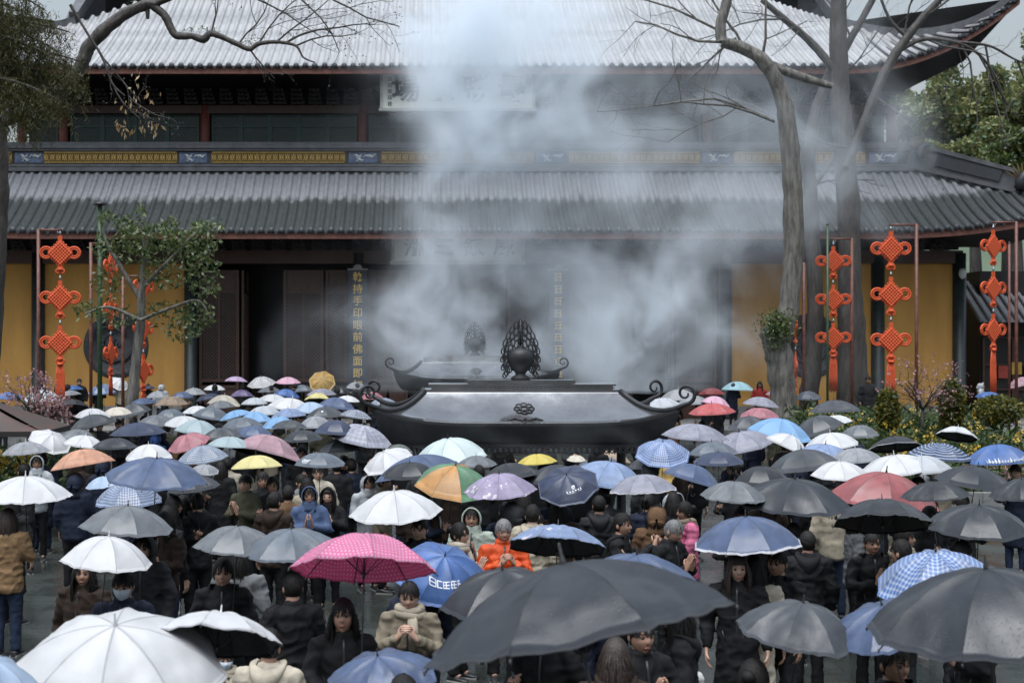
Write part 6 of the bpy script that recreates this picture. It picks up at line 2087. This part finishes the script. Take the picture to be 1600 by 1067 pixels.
 (1397, 711, 1345, 1464, 3, 'white', None, 'broad white umbrella over the rust red one', {}),
 (1385, 738, 1296, 1470, 3, 'rust', None, 'rust red umbrella at the right', {'roll': 6, 'lining': 'same'}),
 (1528, 729, 1458, 1584, 3, 'charcoal', None, 'charcoal umbrella right of the rust red one', {}),
 (1242, 748, 1148, 1332, 5, 'charcoal', None, 'large shiny black umbrella right of centre', {}),
 (1378, 780, 1294, 1450, -18, 'black', None, 'black umbrella with open underside below the rust red one', {'roll': 4}),
 (1530, 789, 1450, 1612, 7, 'charcoal', None, 'wet black umbrella with blotches at the right edge', {}),
 (1592, 590, 1576, 1618, 1, 'dusty pink', None, 'dusty pink umbrella far right by the side building', {}),
 (1545, 612, 1524, 1566, 1, 'blue', None, 'blue umbrella far right behind the flower bed', {}),
 # ---- foreground
 (170, 838, 103, 248, 1, 'white', None, 'white umbrella over a masked couple at left', {'roll': 6}),
 (372, 822, 302, 435, 3, 'grey', None, 'light grey umbrella left of the pink dotted one', {}),
 (455, 826, 373, 533, 5, 'slate', None, 'slate grey umbrella overlapping the light grey one', {'roll': -3}),
 (180, 976, 0, 352, 20, 'white', None, 'huge white umbrella in the bottom left corner', {'D': 1.2, 'Y': 7.6}),
 (345, 957, 247, 432, -26, 'white', None, 'white umbrella with black underside at bottom left', {'roll': 3}),
 (-10, 1028, -90, 36, 5, 'pale blue', None, 'pale blue umbrella in the extreme bottom left corner', {}),
 (570, 834, 453, 685, -19, 'hot pink', 'dots', 'hot pink umbrella with white dots', {'lining': 'same', 'h': 0.27, 'spin': 10, 'Y': 10.2}),
 (695, 868, 640, 756, 34, 'blue', None, 'blue umbrella tipped forward with white block print', {'roll': 10, 'spin': 22, 'seed': 2, 'Y': 11.6, 'D': 0.8}),
 (785, 890, 688, 900, 7, 'charcoal', None, 'dark umbrella behind the big black one in front', {'roll': -6}),
 (995, 866, 900, 1090, 5, 'slate blue', None, 'navy umbrella just behind the big black one', {}),
 (880, 880, 632, 1152, -9, 'charcoal', None, 'very large black umbrella nearest the camera', {'roll': -12, 'D': 1.36, 'Y': 5.9, 'h': 0.23, 'spin': 17, 'seed': 4}),
 (590, 1024, 525, 700, 14, 'slate blue', None, 'dark blue umbrella at the bottom edge under the praying man', {'roll': -8, 'Y': 8.0, 'D': 0.66}),
 (1255, 941, 1148, 1348, 7, 'dark grey', None, 'wrinkled dark umbrella at bottom right', {'roll': 6}),
 (1378, 945, 1290, 1470, 7, 'slate blue', None, 'navy umbrella wedged between wrinkled and black ones', {'roll': -16}),
 (1462, 862, 1354, 1552, 9, 'blue', 'check', 'blue and white checked umbrella at the right front', {'roll': -8}),
 (1540, 888, 1350, 1730, 1, 'charcoal', None, 'big black umbrella in the bottom right corner', {'roll': -4, 'h': 0.29, 'spin': 12, 'Y': 7.2, 'D': 1.24}),
 # ---- more umbrellas filling the crowd
 (400, 711, 362, 442, -2, 'pale yellow', None, 'pale yellow umbrella showing under the dusty pink one', {}),
 (265, 639, 240, 292, 4, 'slate', None, 'slate umbrella under the tan one', {}),
 (245, 648, 212, 278, 3, 'grey', None, 'grey umbrella above the dark navy one', {}),
 (62, 652, 34, 92, 2, 'dark grey', None, 'dark grey umbrella right at the notice stand roof', {}),
 (180, 684, 146, 214, 2, 'charcoal', None, 'charcoal umbrella under the dark navy one', {}),
 (232, 694, 196, 270, 4, 'white', None, 'white umbrella above the big slate blue one', {}),
 (395, 665, 364, 427, 3, 'slate blue', None, 'slate blue umbrella over the dusty pink one', {}),
 (472, 672, 440, 506, 4, 'charcoal', None, 'charcoal umbrella right of the dusty pink one', {}),
 (532, 684, 500, 568, 4, 'dark grey', None, 'dark grey umbrella below the navy one', {}),
 (335, 601, 318, 352, 2, 'white', None, 'tiny white umbrella beside the dark green column', {}),
 (470, 601, 452, 490, 2, 'slate', None, 'tiny slate umbrella between pink and mustard parasols', {}),
 (420, 604, 402, 440, 2, 'grey', None, 'tiny grey umbrella under the gridded white one', {}),
 (530, 604, 512, 549, 2, 'charcoal', None, 'tiny charcoal umbrella right of the mustard parasol', {}),
 (284, 612, 266, 303, 2, 'slate blue', None, 'tiny slate blue umbrella right of the tan one', {}),
 (344, 626, 322, 368, 3, 'grey', None, 'grey umbrella tucked under the cream one', {}),
 (484, 628, 458, 512, 4, 'pale blue', None, 'pale blue umbrella under the pale yellow one', {}),
 (412, 634, 386, 440, 4, 'clear', None, 'clear umbrella over the light blue ones', {'lining': 'same'}),
 (580, 612, 562, 600, 3, 'rose', None, 'rose umbrella seen through the left spiral corner', {}),
 (596, 622, 576, 620, 3, 'slate', 'check', 'checked slate umbrella inside the left spiral corner', {}),
 (492, 650, 466, 520, 4, 'light grey', None, 'pale grey umbrella left of the navy one', {}),
 (346, 668, 318, 376, 4, 'dark grey', None, 'dark grey umbrella over the pale teal one', {}),
 (744, 712, 712, 778, 4, 'grey', None, 'grey umbrella behind the green and orange one', {'Y': 21.5}),
 (866, 726, 826, 912, 2, 'charcoal', None, 'charcoal umbrella behind the dark navy printed one', {}),
 (640, 722, 606, 676, 4, 'black', None, 'black umbrella behind the sloping navy blue one', {}),
 (1012, 712, 982, 1046, 2, 'dark grey', None, 'dark grey umbrella under the burner right end', {'Y': 21.8}),
 (1122, 706, 1086, 1160, 3, 'navy', None, 'navy umbrella under the pale lavender one', {}),
 (1190, 728, 1150, 1232, 2, 'black', None, 'black umbrella above the large shiny black one', {}),
 (1112, 690, 1080, 1148, 2, 'slate', None, 'slate umbrella under the lilac grey one', {}),
 (1336, 700, 1300, 1376, 4, 'light grey', None, 'pale grey umbrella left of the broad white one', {}),
 (1440, 712, 1408, 1478, 4, 'clear', None, 'clear umbrella right of the broad white one', {'lining': 'same'}),
 (1596, 748, 1556, 1648, 4, 'charcoal', None, 'charcoal umbrella cut by the right frame edge', {}),
 (1342, 664, 1314, 1374, 3, 'grey', None, 'grey umbrella right of the thick trunk foot', {}),
 (1214, 608, 1196, 1234, 2, 'pink', None, 'pink umbrella behind the pollarded trunk', {}),
 (1170, 650, 1138, 1204, 4, 'dark grey', None, 'dark grey umbrella under the rose red one', {}),
 (1084, 618, 1060, 1110, 3, 'light grey', None, 'pale grey umbrella inside the right spiral corner', {}),
 (1460, 752, 1420, 1506, 2, 'black', None, 'black umbrella between the rust red and charcoal ones', {}),
 (300, 742, 262, 346, 4, 'charcoal', None, 'charcoal umbrella behind the big slate blue one', {'Y': 17.0}),
 (40, 690, 4, 80, 2, 'light grey', None, 'pale grey umbrella before the left planted bed', {}),
]
REC = {}
for a in U:
    rec = umbrella(*a[:8], **a[8])
    REC[a[7]] = rec

BUR = (-1.0, 4.55, 23.5, 27.6)
def near_burner(p): return BUR[0] < p.x < BUR[1] and BUR[2] < p.y < BUR[3]

# printed marks -------------------------------------------------------------
def block_print():
    mb = MB(); x = -2.4
    for k, segs in enumerate(('dD', 'C', 'B', 'R', 'E')):
        mb.box((x, 0, 0), (0.85, 0.0, 0.9))
        x += 1.1
    return mb
def subdiv(me, n=3):
    bm = bmesh.new(); bm.from_mesh(me); bmesh.ops.triangulate(bm, faces=bm.faces); bmesh.ops.subdivide_edges(bm, edges=bm.edges, cuts=n, use_grid_fill=True); bm.to_mesh(me); bm.free(); return me
def front_phi(rec, off=0.0):
    """canopy angle that faces the camera"""
    q = rec['root'].rotation_quaternion.inverted()
    v = q @ Vector((math.sin(off), -math.cos(off), 0))
    return math.atan2(v.y, v.x)
def mark(label, parts_, v0, size, off=0.0):
    rec = REC[label]
    mb = MB()
    for kind, *p in parts_:
        if kind == 'box': mb.grid([[(p[0] + p[2] * (i / 4 - .5), 0, p[1] + p[3] * (j / 2 - .5)) for i in range(5)] for j in range(3)], 0, False)
        if kind == 'ring':
            mb.grid([[(p[0] + r * math.cos(a), 0, p[1] + r * math.sin(a)) for a in [k * math.pi / 9 for k in range(19)]] for r in (p[2], p[2] * p[3])], 0, False)
    canopy_print(rec['root'], mb.mesh('printed_mark', False), rec['h'], rec['seed'], front_phi(rec, off), v0, size, LL=rec['LL'])
mark('grey umbrella with white linked rings', [('ring', -1.05 + 0.7 * k, 0, 0.5, 0.68) for k in range(4)] + [('box', 0, -0.85, 2.2, 0.16)], 0.72, 0.075, -0.75)
mark('dark navy umbrella tipped forward with a white printed mark', [('ring', 0.1, 0.9, 0.36, 0.35), ('box', 0.05, 0.4, 0.6, 0.12)] + [('box', -1.5 + 0.6 * k, 0.0, 0.3, 0.26) for k in range(6)] + [('box', 0, -0.35, 3.3, 0.07)], 0.62, 0.085, 0.15)
mark('blue umbrella tipped forward with white block print', [('box', -2.2, 0, 0.95, 0.12), ('box', -2.2, 0.42, 0.9, 0.12), ('box', -2.2, -0.42, 0.9, 0.12), ('box', -2.6, 0, 0.14, 0.9), ('box', -1.75, 0, 0.14, 0.8), ('box', -1.2, 0.4, 0.7, 0.16), ('box', -1.2, -0.4, 0.7, 0.16), ('box', -1.5, 0, 0.2, 0.9)] + [q for k in range(3) for q in (('box', -0.3 + k * 1.05, 0, 0.16, 0.95), ('box', -0.3 + k * 1.05, 0.38, 0.85, 0.14), ('box', -0.3 + k * 1.05, -0.02, 0.85, 0.14), ('box', -0.3 + k * 1.05, -0.4, 0.85, 0.14), ('box', -0.66 + k * 1.05, 0, 0.12, 0.9))], 0.62, 0.085, 0.25)
# lettering along the hem
_rec = REC['blue umbrella with white lettering along its hem']
_mb = MB()
for k in range(15):
    rg = random.Random(k); x = -5 + k * 0.7
    _mb.tube([(x - 0.2, 0, -0.4), (x - 0.1, 0, 0.3 + 0.5 * (rg.random() < .3)), (x + 0.05, 0, -0.3), (x + 0.2, 0, 0.2), (x + 0.3, 0, -0.35), (x + 0.45, 0, -0.2)], 0.11, 4, flat=0.1)
canopy_print(_rec['root'], _mb.mesh('printed_lettering', False), _rec['h'], _rec['seed'], front_phi(_rec), 0.90, 0.075, LL=_rec['LL'])
_rec = REC['dark grey umbrella with a small white spot']
mark('dark grey umbrella with a small white spot', [('ring', 0, 0, 0.5, 0.02)], 0.6, 0.06, -0.2)

# holders ---------------------------------------------------------------------
HANDL = {'hold': Vector((-0.118, -0.312, 0)), 'holdL': Vector((0.118, -0.312, 0)), 'incense': Vector((0.115, -0.30, 0))}
def holder(label, rz=0.0, ptext=None, s=None, pose='hold', **kw):
    rec = REC[label]
    gz = rec['gz']
    zr = rec['grip'].z - gz
    zh = min(1.27, max(1.12, zr - 0.02))
    sc = zh / 1.25 if s is None else s
    zh = 1.25 * sc
    p = rec['apex'] - rec['axis'] * ((rec['apex'].z - gz - zh) / rec['axis'].z)
    hl = Matrix.Rotation(rz, 3, 'Z') @ (HANDL[pose] * sc)
    loc = Vector((p.x - hl.x, p.y - hl.y, gz))
    rec['held'] = True
    lab = ptext or ('person in a %s coat holding the %s' % (kw.get('coat', 'black'), label))
    if len(lab.split()) > 16: lab = 'person holding the ' + label
    if len(lab.split()) > 16: lab = 'holder of the ' + label
    return person(loc, rz, lab, pose=pose, scale=sc, hi=rec['Y'] < 17.5, **kw)
def stand(px, py_head, Y, rz, lab, gz=None, child=False, **kw):
    """a person whose crown shows at the given pixel"""
    if gz is None:
        gz = GZ
        s = 0.72 if child else 0.96 + 0.03 * math.sin(px)
        Y = F * (CAMZ - gz - 1.70 * s) / (py_head - VY)
    c = at(px, py_head, Y)
    s = min(1.08, max(0.60, (c.z - gz) / 1.70))
    kw.setdefault('hi', Y < 18)
    return person((c.x, Y, gz), rz, lab, scale=s, **kw)

# people who can be made out one by one
holder('hot pink umbrella with white dots', R(6), 'woman in a black coat with hair down, holding the hot pink dotted umbrella', pose='incense', coat='black', style='short', hair='long', yaw=R(-8), pitch=R(-8), skin=0)
stand(640, 908, 9.9, R(-6), 'person in a khaki coat with both hands at the mouth, beside the pink umbrella', pose='pray', coat='khaki', style='short', hair='short', pitch=R(10), skin=1, scarf='beige')
stand(786, 812, 12.0, R(8), 'person in an orange padded jacket praying, centre of the crowd', pose='pray', coat='orange', style='puffer', hair='short', haircol='hair_grey', pitch=R(4), skin=0)
stand(716, 818, 12.6, R(62), 'person in profile with a pale collar and black coat', pose='palms', coat='black', hair='bun', scarf='cream', glasses=True, skin=1)
stand(737, 793, 14.2, R(-4), 'person in a pale green hooded raincoat behind the orange jacket', pose='palms', coat='pale green', hood=True, hair='short', skin=2)
stand(790, 786, 13.6, R(176), 'person with cropped black hair seen from behind, above the orange jacket', pose='down', coat='navy', hair='short')
stand(832, 790, 14.6, R(168), 'person in a beige padded jacket seen from behind', pose='down', coat='beige', style='puffer', hair='short')
stand(970, 803, 12.8, R(70), 'person in a black leather jacket raising a phone', pose='phone', coat='black', hair='short', yaw=R(-8), skin=0)
stand(1046, 812, 12.5, R(40), 'elderly person with grey cropped hair in a black jacket', pose='palms', coat='black', hair='short', haircol='hair_grey', pitch=R(18), yaw=R(20), skin=0)
stand(1072, 785, 14.2, R(-78), 'person in a bright pink padded jacket in profile', pose='palms', coat='pink', style='puffer', hair='bun', scarf='khaki', skin=0)
stand(936, 776, 14.8, R(180), 'person in a charcoal coat seen from behind beside the phone raiser', pose='down', coat='charcoal', hair='short')
stand(1012, 772, 15.2, R(150), 'person in a dark padded coat behind the phone raiser', pose='down', coat='navy', style='puffer', hair='bun')
stand(1052, 770, 15.5, R(30), 'person in a clear plastic hood over a dark coat', pose='palms', coat='charcoal', hood=True, hooded_col='clear raincoat', hair='short')
stand(1152, 866, 11.4, R(-14), 'woman with a long fringe in black, looking out right of the big black umbrella', pose='down', coat='black', style='long', hair='bangs', haircol='hair_brown', yaw=R(10), skin=1)
stand(1178, 868, 12.4, R(160), 'person in a long cream coat with a yellow bag right of centre', pose='down', coat='cream', style='long', hair='long', trousers='cream')
stand(1052, 705, 19.8, R(10), 'person in a mustard jacket below the blue checked umbrella', pose='palms', coat='mustard', hair='short', pitch=R(14), skin=1)
stand(1030, 690, 20.4, R(5), 'person in a dark hooded coat praying before the blue checked umbrella', pose='palms', coat='charcoal', hood=True, hair='short', skin=0)
stand(484, 760, 13.7, R(2), 'person in a slate blue hooded jacket left of the bright white umbrella', pose='palms', coat='slate blue', hood=True, hair='short', glasses=True, skin=0)
stand(513, 762, 13.3, R(-6), 'person in a black hooded jacket beside the blue hooded one', pose='pray', coat='black', hood=True, hair='bangs', skin=1)
stand(450, 760, 13.4, R(172), 'person in a brown corduroy coat seen from behind', pose='down', coat='brown', hair='short')
stand(470, 742, 15.0, R(48), 'person with glasses looking left behind the hooded pair', pose='palms', coat='grey', hair='short', glasses=True, skin=1)
stand(497, 727, 16.5, R(10), 'person in a cream coat behind the hooded pair', pose='down', coat='cream', hair='short', style='long')
stand(428, 770, 14.4, R(160), 'person in a dark brown jacket partly behind the brown corduroy coat', pose='down', coat='dark brown', hair='short')
stand(411, 738, 15.2, R(5), 'person in a black coat under the dusty pink umbrella', pose='palms', coat='black', hair='short', skin=0)
stand(385, 742, 15.6, R(-30), 'person in an olive jacket left of the dusty pink shaft', pose='palms', coat='olive', hair='short', skin=1)
stand(345, 722, 15.8, R(170), 'person in a black coat seen from behind by the checked umbrella', pose='down', coat='black', hair='long', style='long')
holder('large white umbrella cut by the left frame edge', R(176), 'woman with long dark hair in tan fur jacket and jeans, seen from behind', coat='tan fur', style='puffer', hair='long', haircol='hair_brown', trousers='jeans')
stand(18, 775, 14.9, R(165), 'person in a long black coat at the left frame edge', pose='down', coat='black', style='long', hair='long')
stand(132, 874, 11.6, R(-20), 'person with dark hair and brown coat left of the masked person', pose='down', coat='dark brown', style='puffer', hair='long', yaw=R(20), skin=0)
holder('white umbrella over a masked couple at left', R(-4), 'person with a pale face mask in a navy and grey jacket at left', coat='navy', hair='short', mask=True, style='puffer', pitch=R(6))
stand(258, 792, 14.0, R(150), 'person in a black jacket and white trousers walking on the wet paving', pose='down', coat='black', hair='long', trousers='white', shoes='shoe_w', wide=True)
stand(286, 775, 15.4, R(-150), 'person in a long black coat beyond the white trousers', pose='down', coat='black', style='long', hair='long')
stand(372, 852, 12.8, R(172), 'person in a grey striped jacket under the light grey umbrella', pose='down', coat='grey', hair='long')
stand(352, 1012, 8.6, R(12), 'child with a face mask in a black coat under the bottom white umbrella', child=True, pose='down', coat='black', hair='short', mask=True, scarf='beige', style='puffer')
stand(420, 985, 9.2, R(170), 'person in a cream coat seen from behind, bottom left of the pink umbrella', pose='down', coat='cream', style='long', hair='short')
holder('slate grey umbrella overlapping the light grey one', R(-160), 'person in a black coat holding the slate grey umbrella left of the pink one', coat='black', hair='short')
stand(1062, 1012, 8.3, R(4), 'child in a pale hooded jacket under the big black umbrella', child=True, pose='down', coat='white', hood=False, hair='bangs', skin=0, style='puffer')
stand(962, 1000, 7.6, R(175), 'person with brown hair seen from behind under the big black umbrella', pose='down', coat='dark brown', hair='long', haircol='hair_brown')
stand(1000, 965, 8.9, R(20), 'person in a black coat in the shade of the big black umbrella', pose='palms', coat='black', hair='short', style='long')
stand(1362, 832, 12.6, R(4), 'person in a black coat with face in shade under the open black umbrella', pose='palms', coat='black', hair='short', skin=0)
stand(1262, 832, 11.8, R(170), 'person in a bulky black coat seen from behind, right of the slate blue umbrella', pose='down', coat='black', hair='short', style='puffer')
stand(1410, 822, 14.0, R(70), 'person with tied hair and tan scarf beside the open black umbrella', pose='palms', coat='khaki', hair='bun', scarf='beige')
stand(243, 678, 19.5, R(170), 'person in a bright blue raincoat under the dark navy umbrella', pose='down', coat='blue', hood=True, hair='short', style='long')
stand(58, 712, 18.4, R(10), 'person in a white hooded raincoat beside the left planted bed', pose='palms', coat='clear raincoat', hood=True, hair='short')
stand(97, 590, 50.5, R(0), 'person in a dark coat standing before the left ochre wall', gz=0.5, pose='down', coat='dark brown', hair='short')
stand(124, 592, 50.8, R(10), 'person in black left of the second rusty pole', gz=0.5, pose='down', coat='black', hair='short')
stand(1356, 588, 49, R(-8), 'person in a dark padded coat standing behind the right flower bed', gz=0.5, pose='down', coat='charcoal', hair='short', style='long')
stand(1187, 596, 50, R(-8), 'person in red before the right ochre wall', gz=0.5, pose='down', coat='red', hair='long')
stand(1533, 598, 49.5, R(60), 'person in a white raincoat behind the right end of the flower bed', gz=0.5, pose='palms', coat='clear raincoat', hood=True, hair='short')
stand(252, 600, 49, R(180), 'person in a white rain hood below the leafy tree', gz=0.5, pose='down', coat='clear raincoat', hood=True, hair='short')
stand(297, 622, 40, R(0), 'person with black hair under the pale grey umbrella at the dark column', pose='down', coat='black', hair='short')
stand(420, 594, 51, R(0), 'person in yellow before the dark doorway', pose='down', coat='yellow', hair='short')
stand(660, 725, 17.0, R(175), 'person with short dark hair seen from behind at the navy sloping umbrella', pose='down', coat='charcoal', hair='short')
stand(575, 742, 16.0, R(20), 'person in a clear plastic raincoat left of the bright white umbrella', pose='palms', coat='clear raincoat', hood=True, hair='short')

# everybody else holds an umbrella
rngp = random.Random(77)
coats = ['black'] * 14 + ['charcoal'] * 5 + ['navy'] * 5 + ['dark brown'] * 4 + ['olive', 'olive', 'grey', 'cream', 'brown', 'khaki', 'beige']
for rec in umbrella_list:
    if rec.get('held'): continue
    a = rngp.choice((0, 0.5, -0.5, math.pi, math.pi, 2.6, -2.6, 2.9, -2.9, 1.6, -1.6)) + rngp.uniform(-.2, .2)
    co = rngp.choice(coats)
    if rec['Y'] < 16: co = rngp.choice(('black', 'black', 'black', 'charcoal', 'navy', 'dark brown'))
    kw = dict(coat=co, hair=rngp.choice(('short', 'short', 'long', 'bun', 'long')), style=rngp.choice(('short', 'short', 'puffer', 'long')), trousers=rngp.choice(('black', 'black', 'charcoal', 'jeans', 'navy')), pose=rngp.choice(('hold', 'hold', 'holdL')))
    if rngp.random() < 0.15: kw['hood'] = True
    # turn until the body keeps out of the burner
    holder(rec['label'], a, **kw)

# small things held by the people ------------------------------------------------
def small(name, mb, m, lab, cat, loc, rot=(0, 0, 0)):
    o = mb.build(name, m); o.location = loc; o.rotation_euler = rot
    return tag(o, lab, cat)
pk = REC['hot pink umbrella with white dots']
w_ = [o for o in bpy.data.objects if o.get('label', '').startswith('woman in a black coat with hair down')][0]
bpy.context.view_layer.update()
def on(o, p): return o.matrix_world @ Vector(p)
M['charm'] = mat('red_charm', (0.65, 0.06, 0.02), 0.5, 0.15)
M['stick'] = mat('incense_stick', (0.30, 0.16, 0.07), 0.8, 0.2)
hand = on(w_, (-0.03, -0.33, 1.055))
mb = MB()
for k in range(3): mb.tube([(0.004 * k, 0, -0.10), (-0.03 + 0.02 * k, -0.01, 0.17)], 0.0025, 5)
small('incense_sticks', mb, M['stick'], 'thin incense sticks in the hand of the woman under the pink umbrella', 'incense', hand)
mb = MB(); mb.prism([(-0.05, -0.03), (0.03, -0.05), (0.07, 0.0), (0.03, 0.035), (0.0, 0.02), (-0.03, 0.05)], -0.012, 0.012)
small('paper_charm', mb, M['charm'], 'small red charm in the hand of the woman under the pink umbrella', 'charm', hand + Vector((0.05, -0.03, 0.0)))
ph = [o for o in bpy.data.objects if o.get('label', '').startswith('person in a black leather jacket')][0]
mb = MB(); mb.box((0, 0, 0), (0.075, 0.009, 0.155), 0); mb.box((0, 0.0052, 0), (0.068, 0.0008, 0.146), 1)
small('smartphone', mb, [M['blackplastic'], M['mask']], 'smartphone held up by the person in the black leather jacket', 'phone', on(ph, (0.0, -0.42, 1.44)), (0, R(80), R(70)))
mb = MB(); mb.tube([(0, 0, 0), (0, 0, -0.06), (0, 0, -0.3), (0, 0, -0.38)], [0.012, 0.03, 0.036, 0.01], 10); mb.tube([(0, 0, 0), (0, 0, 0.15)], 0.01, 6)
small('folded_umbrella', mb, CLOTH['mustard'], 'folded yellow umbrella beside the long cream coat', 'umbrella', on([o for o in bpy.data.objects if o.get('label', '').startswith('person in a long cream coat with')][0], (0.25, -0.12, 0.76)), (0.05, R(-8), 0))
mb = MB(); mb.lathe([(0.034, 0), (0.036, 0.003), (0.028, 0.004), (0.026, 0.002), (0.012, 0.004), (0.0, 0.004)], 18)
el = [o for o in bpy.data.objects if o.get('label', '').startswith('elderly person')][0]
me = mb.mesh('badge', True); me.transform(Matrix.Rotation(R(90), 4, 'Y')); me.materials.append(M['white_print'])
b_ = link_mesh('badge', me, el); b_.location = (0.262, -0.01, 1.27)
# ================================================================== incense smoke
def smoke_material(name, blobs, step=1.0):
    m = bpy.data.materials.new(name); m.use_nodes = True
    nt = m.node_tree; n, l = nt.nodes, nt.links; n.clear()
    out = n.new('ShaderNodeOutputMaterial')
    pv = n.new('ShaderNodeVolumePrincipled')
    pv.inputs['Color'].default_value = (0.89, 0.95, 1.0, 1)
    pv.inputs['Anisotropy'].default_value = 0.0
    l.new(pv.outputs[0], out.inputs['Volume'])
    g = n.new('ShaderNodeNewGeometry')
    def vm(op, a, b=None):
        x = n.new('ShaderNodeVectorMath'); x.operation = op
        for i, v in enumerate((a, b)):
            if v is None: continue
            if isinstance(v, (tuple, Vector)): x.inputs[i].default_value = v
            else: l.new(v, x.inputs[i])
        return x
    def ma(op, a, b=None, c=None):
        x = n.new('ShaderNodeMath'); x.operation = op
        for i, v in enumerate((a, b, c)):
            if v is None: continue
            if isinstance(v, (int, float)): x.inputs[i].default_value = v
            else: l.new(v, x.inputs[i])
        return x.outputs[0]
    pos = g.outputs['Position']
    nz = n.new('ShaderNodeTexNoise'); nz.inputs['Scale'].default_value = 0.28; nz.inputs['Detail'].default_value = 2.0
    l.new(pos, nz.inputs['Vector'])
    wob = vm('SCALE', vm('SUBTRACT', nz.outputs['Color'], (0.5, 0.5, 0.5)).outputs[0]); wob.inputs['Scale'].default_value = 8.5
    P = vm('ADD', pos, wob.outputs[0]).outputs[0]
    total = None
    for c, rad, amp in blobs:
        d = vm('MULTIPLY', vm('SUBTRACT', P, tuple(c)).outputs[0], tuple(1.0 / r for r in rad)).outputs[0]
        q = vm('DOT_PRODUCT', d, d).outputs['Value']
        e = ma('MULTIPLY', ma('EXPONENT', ma('MULTIPLY', q, -1.0)), amp)
        total = e if total is None else ma('ADD', total, e)
    n2 = n.new('ShaderNodeTexNoise'); n2.inputs['Scale'].default_value = 0.5; n2.inputs['Detail'].default_value = 3.0; n2.inputs['Roughness'].default_value = 0.6
    l.new(vm('MULTIPLY', P, (1.0, 1.0, 0.7)).outputs[0], n2.inputs['Vector'])
    w = n.new('ShaderNodeMapRange'); w.inputs[1].default_value = 0.40; w.inputs[2].default_value = 0.64; w.inputs[3].default_value = 0.08; w.inputs[4].default_value = 2.5
    l.new(n2.outputs[0], w.inputs[0])
    l.new(ma('MULTIPLY', total, w.outputs[0]), pv.inputs['Density'])
    return m
def S(px, py, Y, rx, ry, rd, amp):
    return (at(px, py, Y), (rx * Y / F, rd, ry * Y / F), amp)
def smoke(px0, px1, py0, py1, Y0, Y1, blobs, lab):
    Ym = (Y0 + Y1) / 2
    a, b = at(px0, py1, Ym), at(px1, py0, Ym)
    mb = MB(); mb.box(((a.x + b.x) / 2, Ym, (a.z + b.z) / 2), (b.x - a.x, Y1 - Y0, b.z - a.z))
    o = mb.build('incense_smoke', smoke_material('incense_smoke', blobs))
    tag(o, lab, kind='stuff')
smoke(410, 1500, -60, 610, 42.5, 49.4, [
    S(728, 275, 46, 52, 60, 1.8, 0.34),       # rising column, swaying
    S(768, 190, 46, 68, 62, 2.0, 0.46),
    S(735, 95, 46, 72, 66, 2.0, 0.52),
    S(785, 10, 46, 105, 75, 2.2, 0.44),
    S(880, 60, 46, 150, 100, 2.4, 0.16),
    S(690, 500, 46, 80, 100, 2.2, 0.20),      # clouds over the rear burner
    S(840, 450, 46, 150, 80, 2.2, 0.17),
    S(880, 565, 45, 220, 48, 2.0, 0.30),
    S(1050, 490, 46, 85, 105, 2.2, 0.26),
    S(730, 330, 46, 110, 240, 2.2, 0.05),     # faint outskirts
    S(660, 480, 46, 60, 110, 2.0, 0.05),
    S(960, 230, 46, 180, 110, 2.4, 0.12),     # drifting right
    S(1170, 300, 45.4, 90, 120, 1.8, 0.10),
    S(1300, 220, 45.4, 95, 100, 1.8, 0.11),
    S(1395, 240, 45.4, 50, 80, 1.6, 0.06),
], 'pale blue incense smoke rising from the burners and drifting to the bare trees')
smoke(610, 1010, 655, 725, 22.9, 23.8, [
    S(760, 690, 23.35, 70, 22, 0.4, 0.16),
    S(870, 690, 23.35, 70, 20, 0.4, 0.12),
], 'wisp of smoke under the front burner eave')
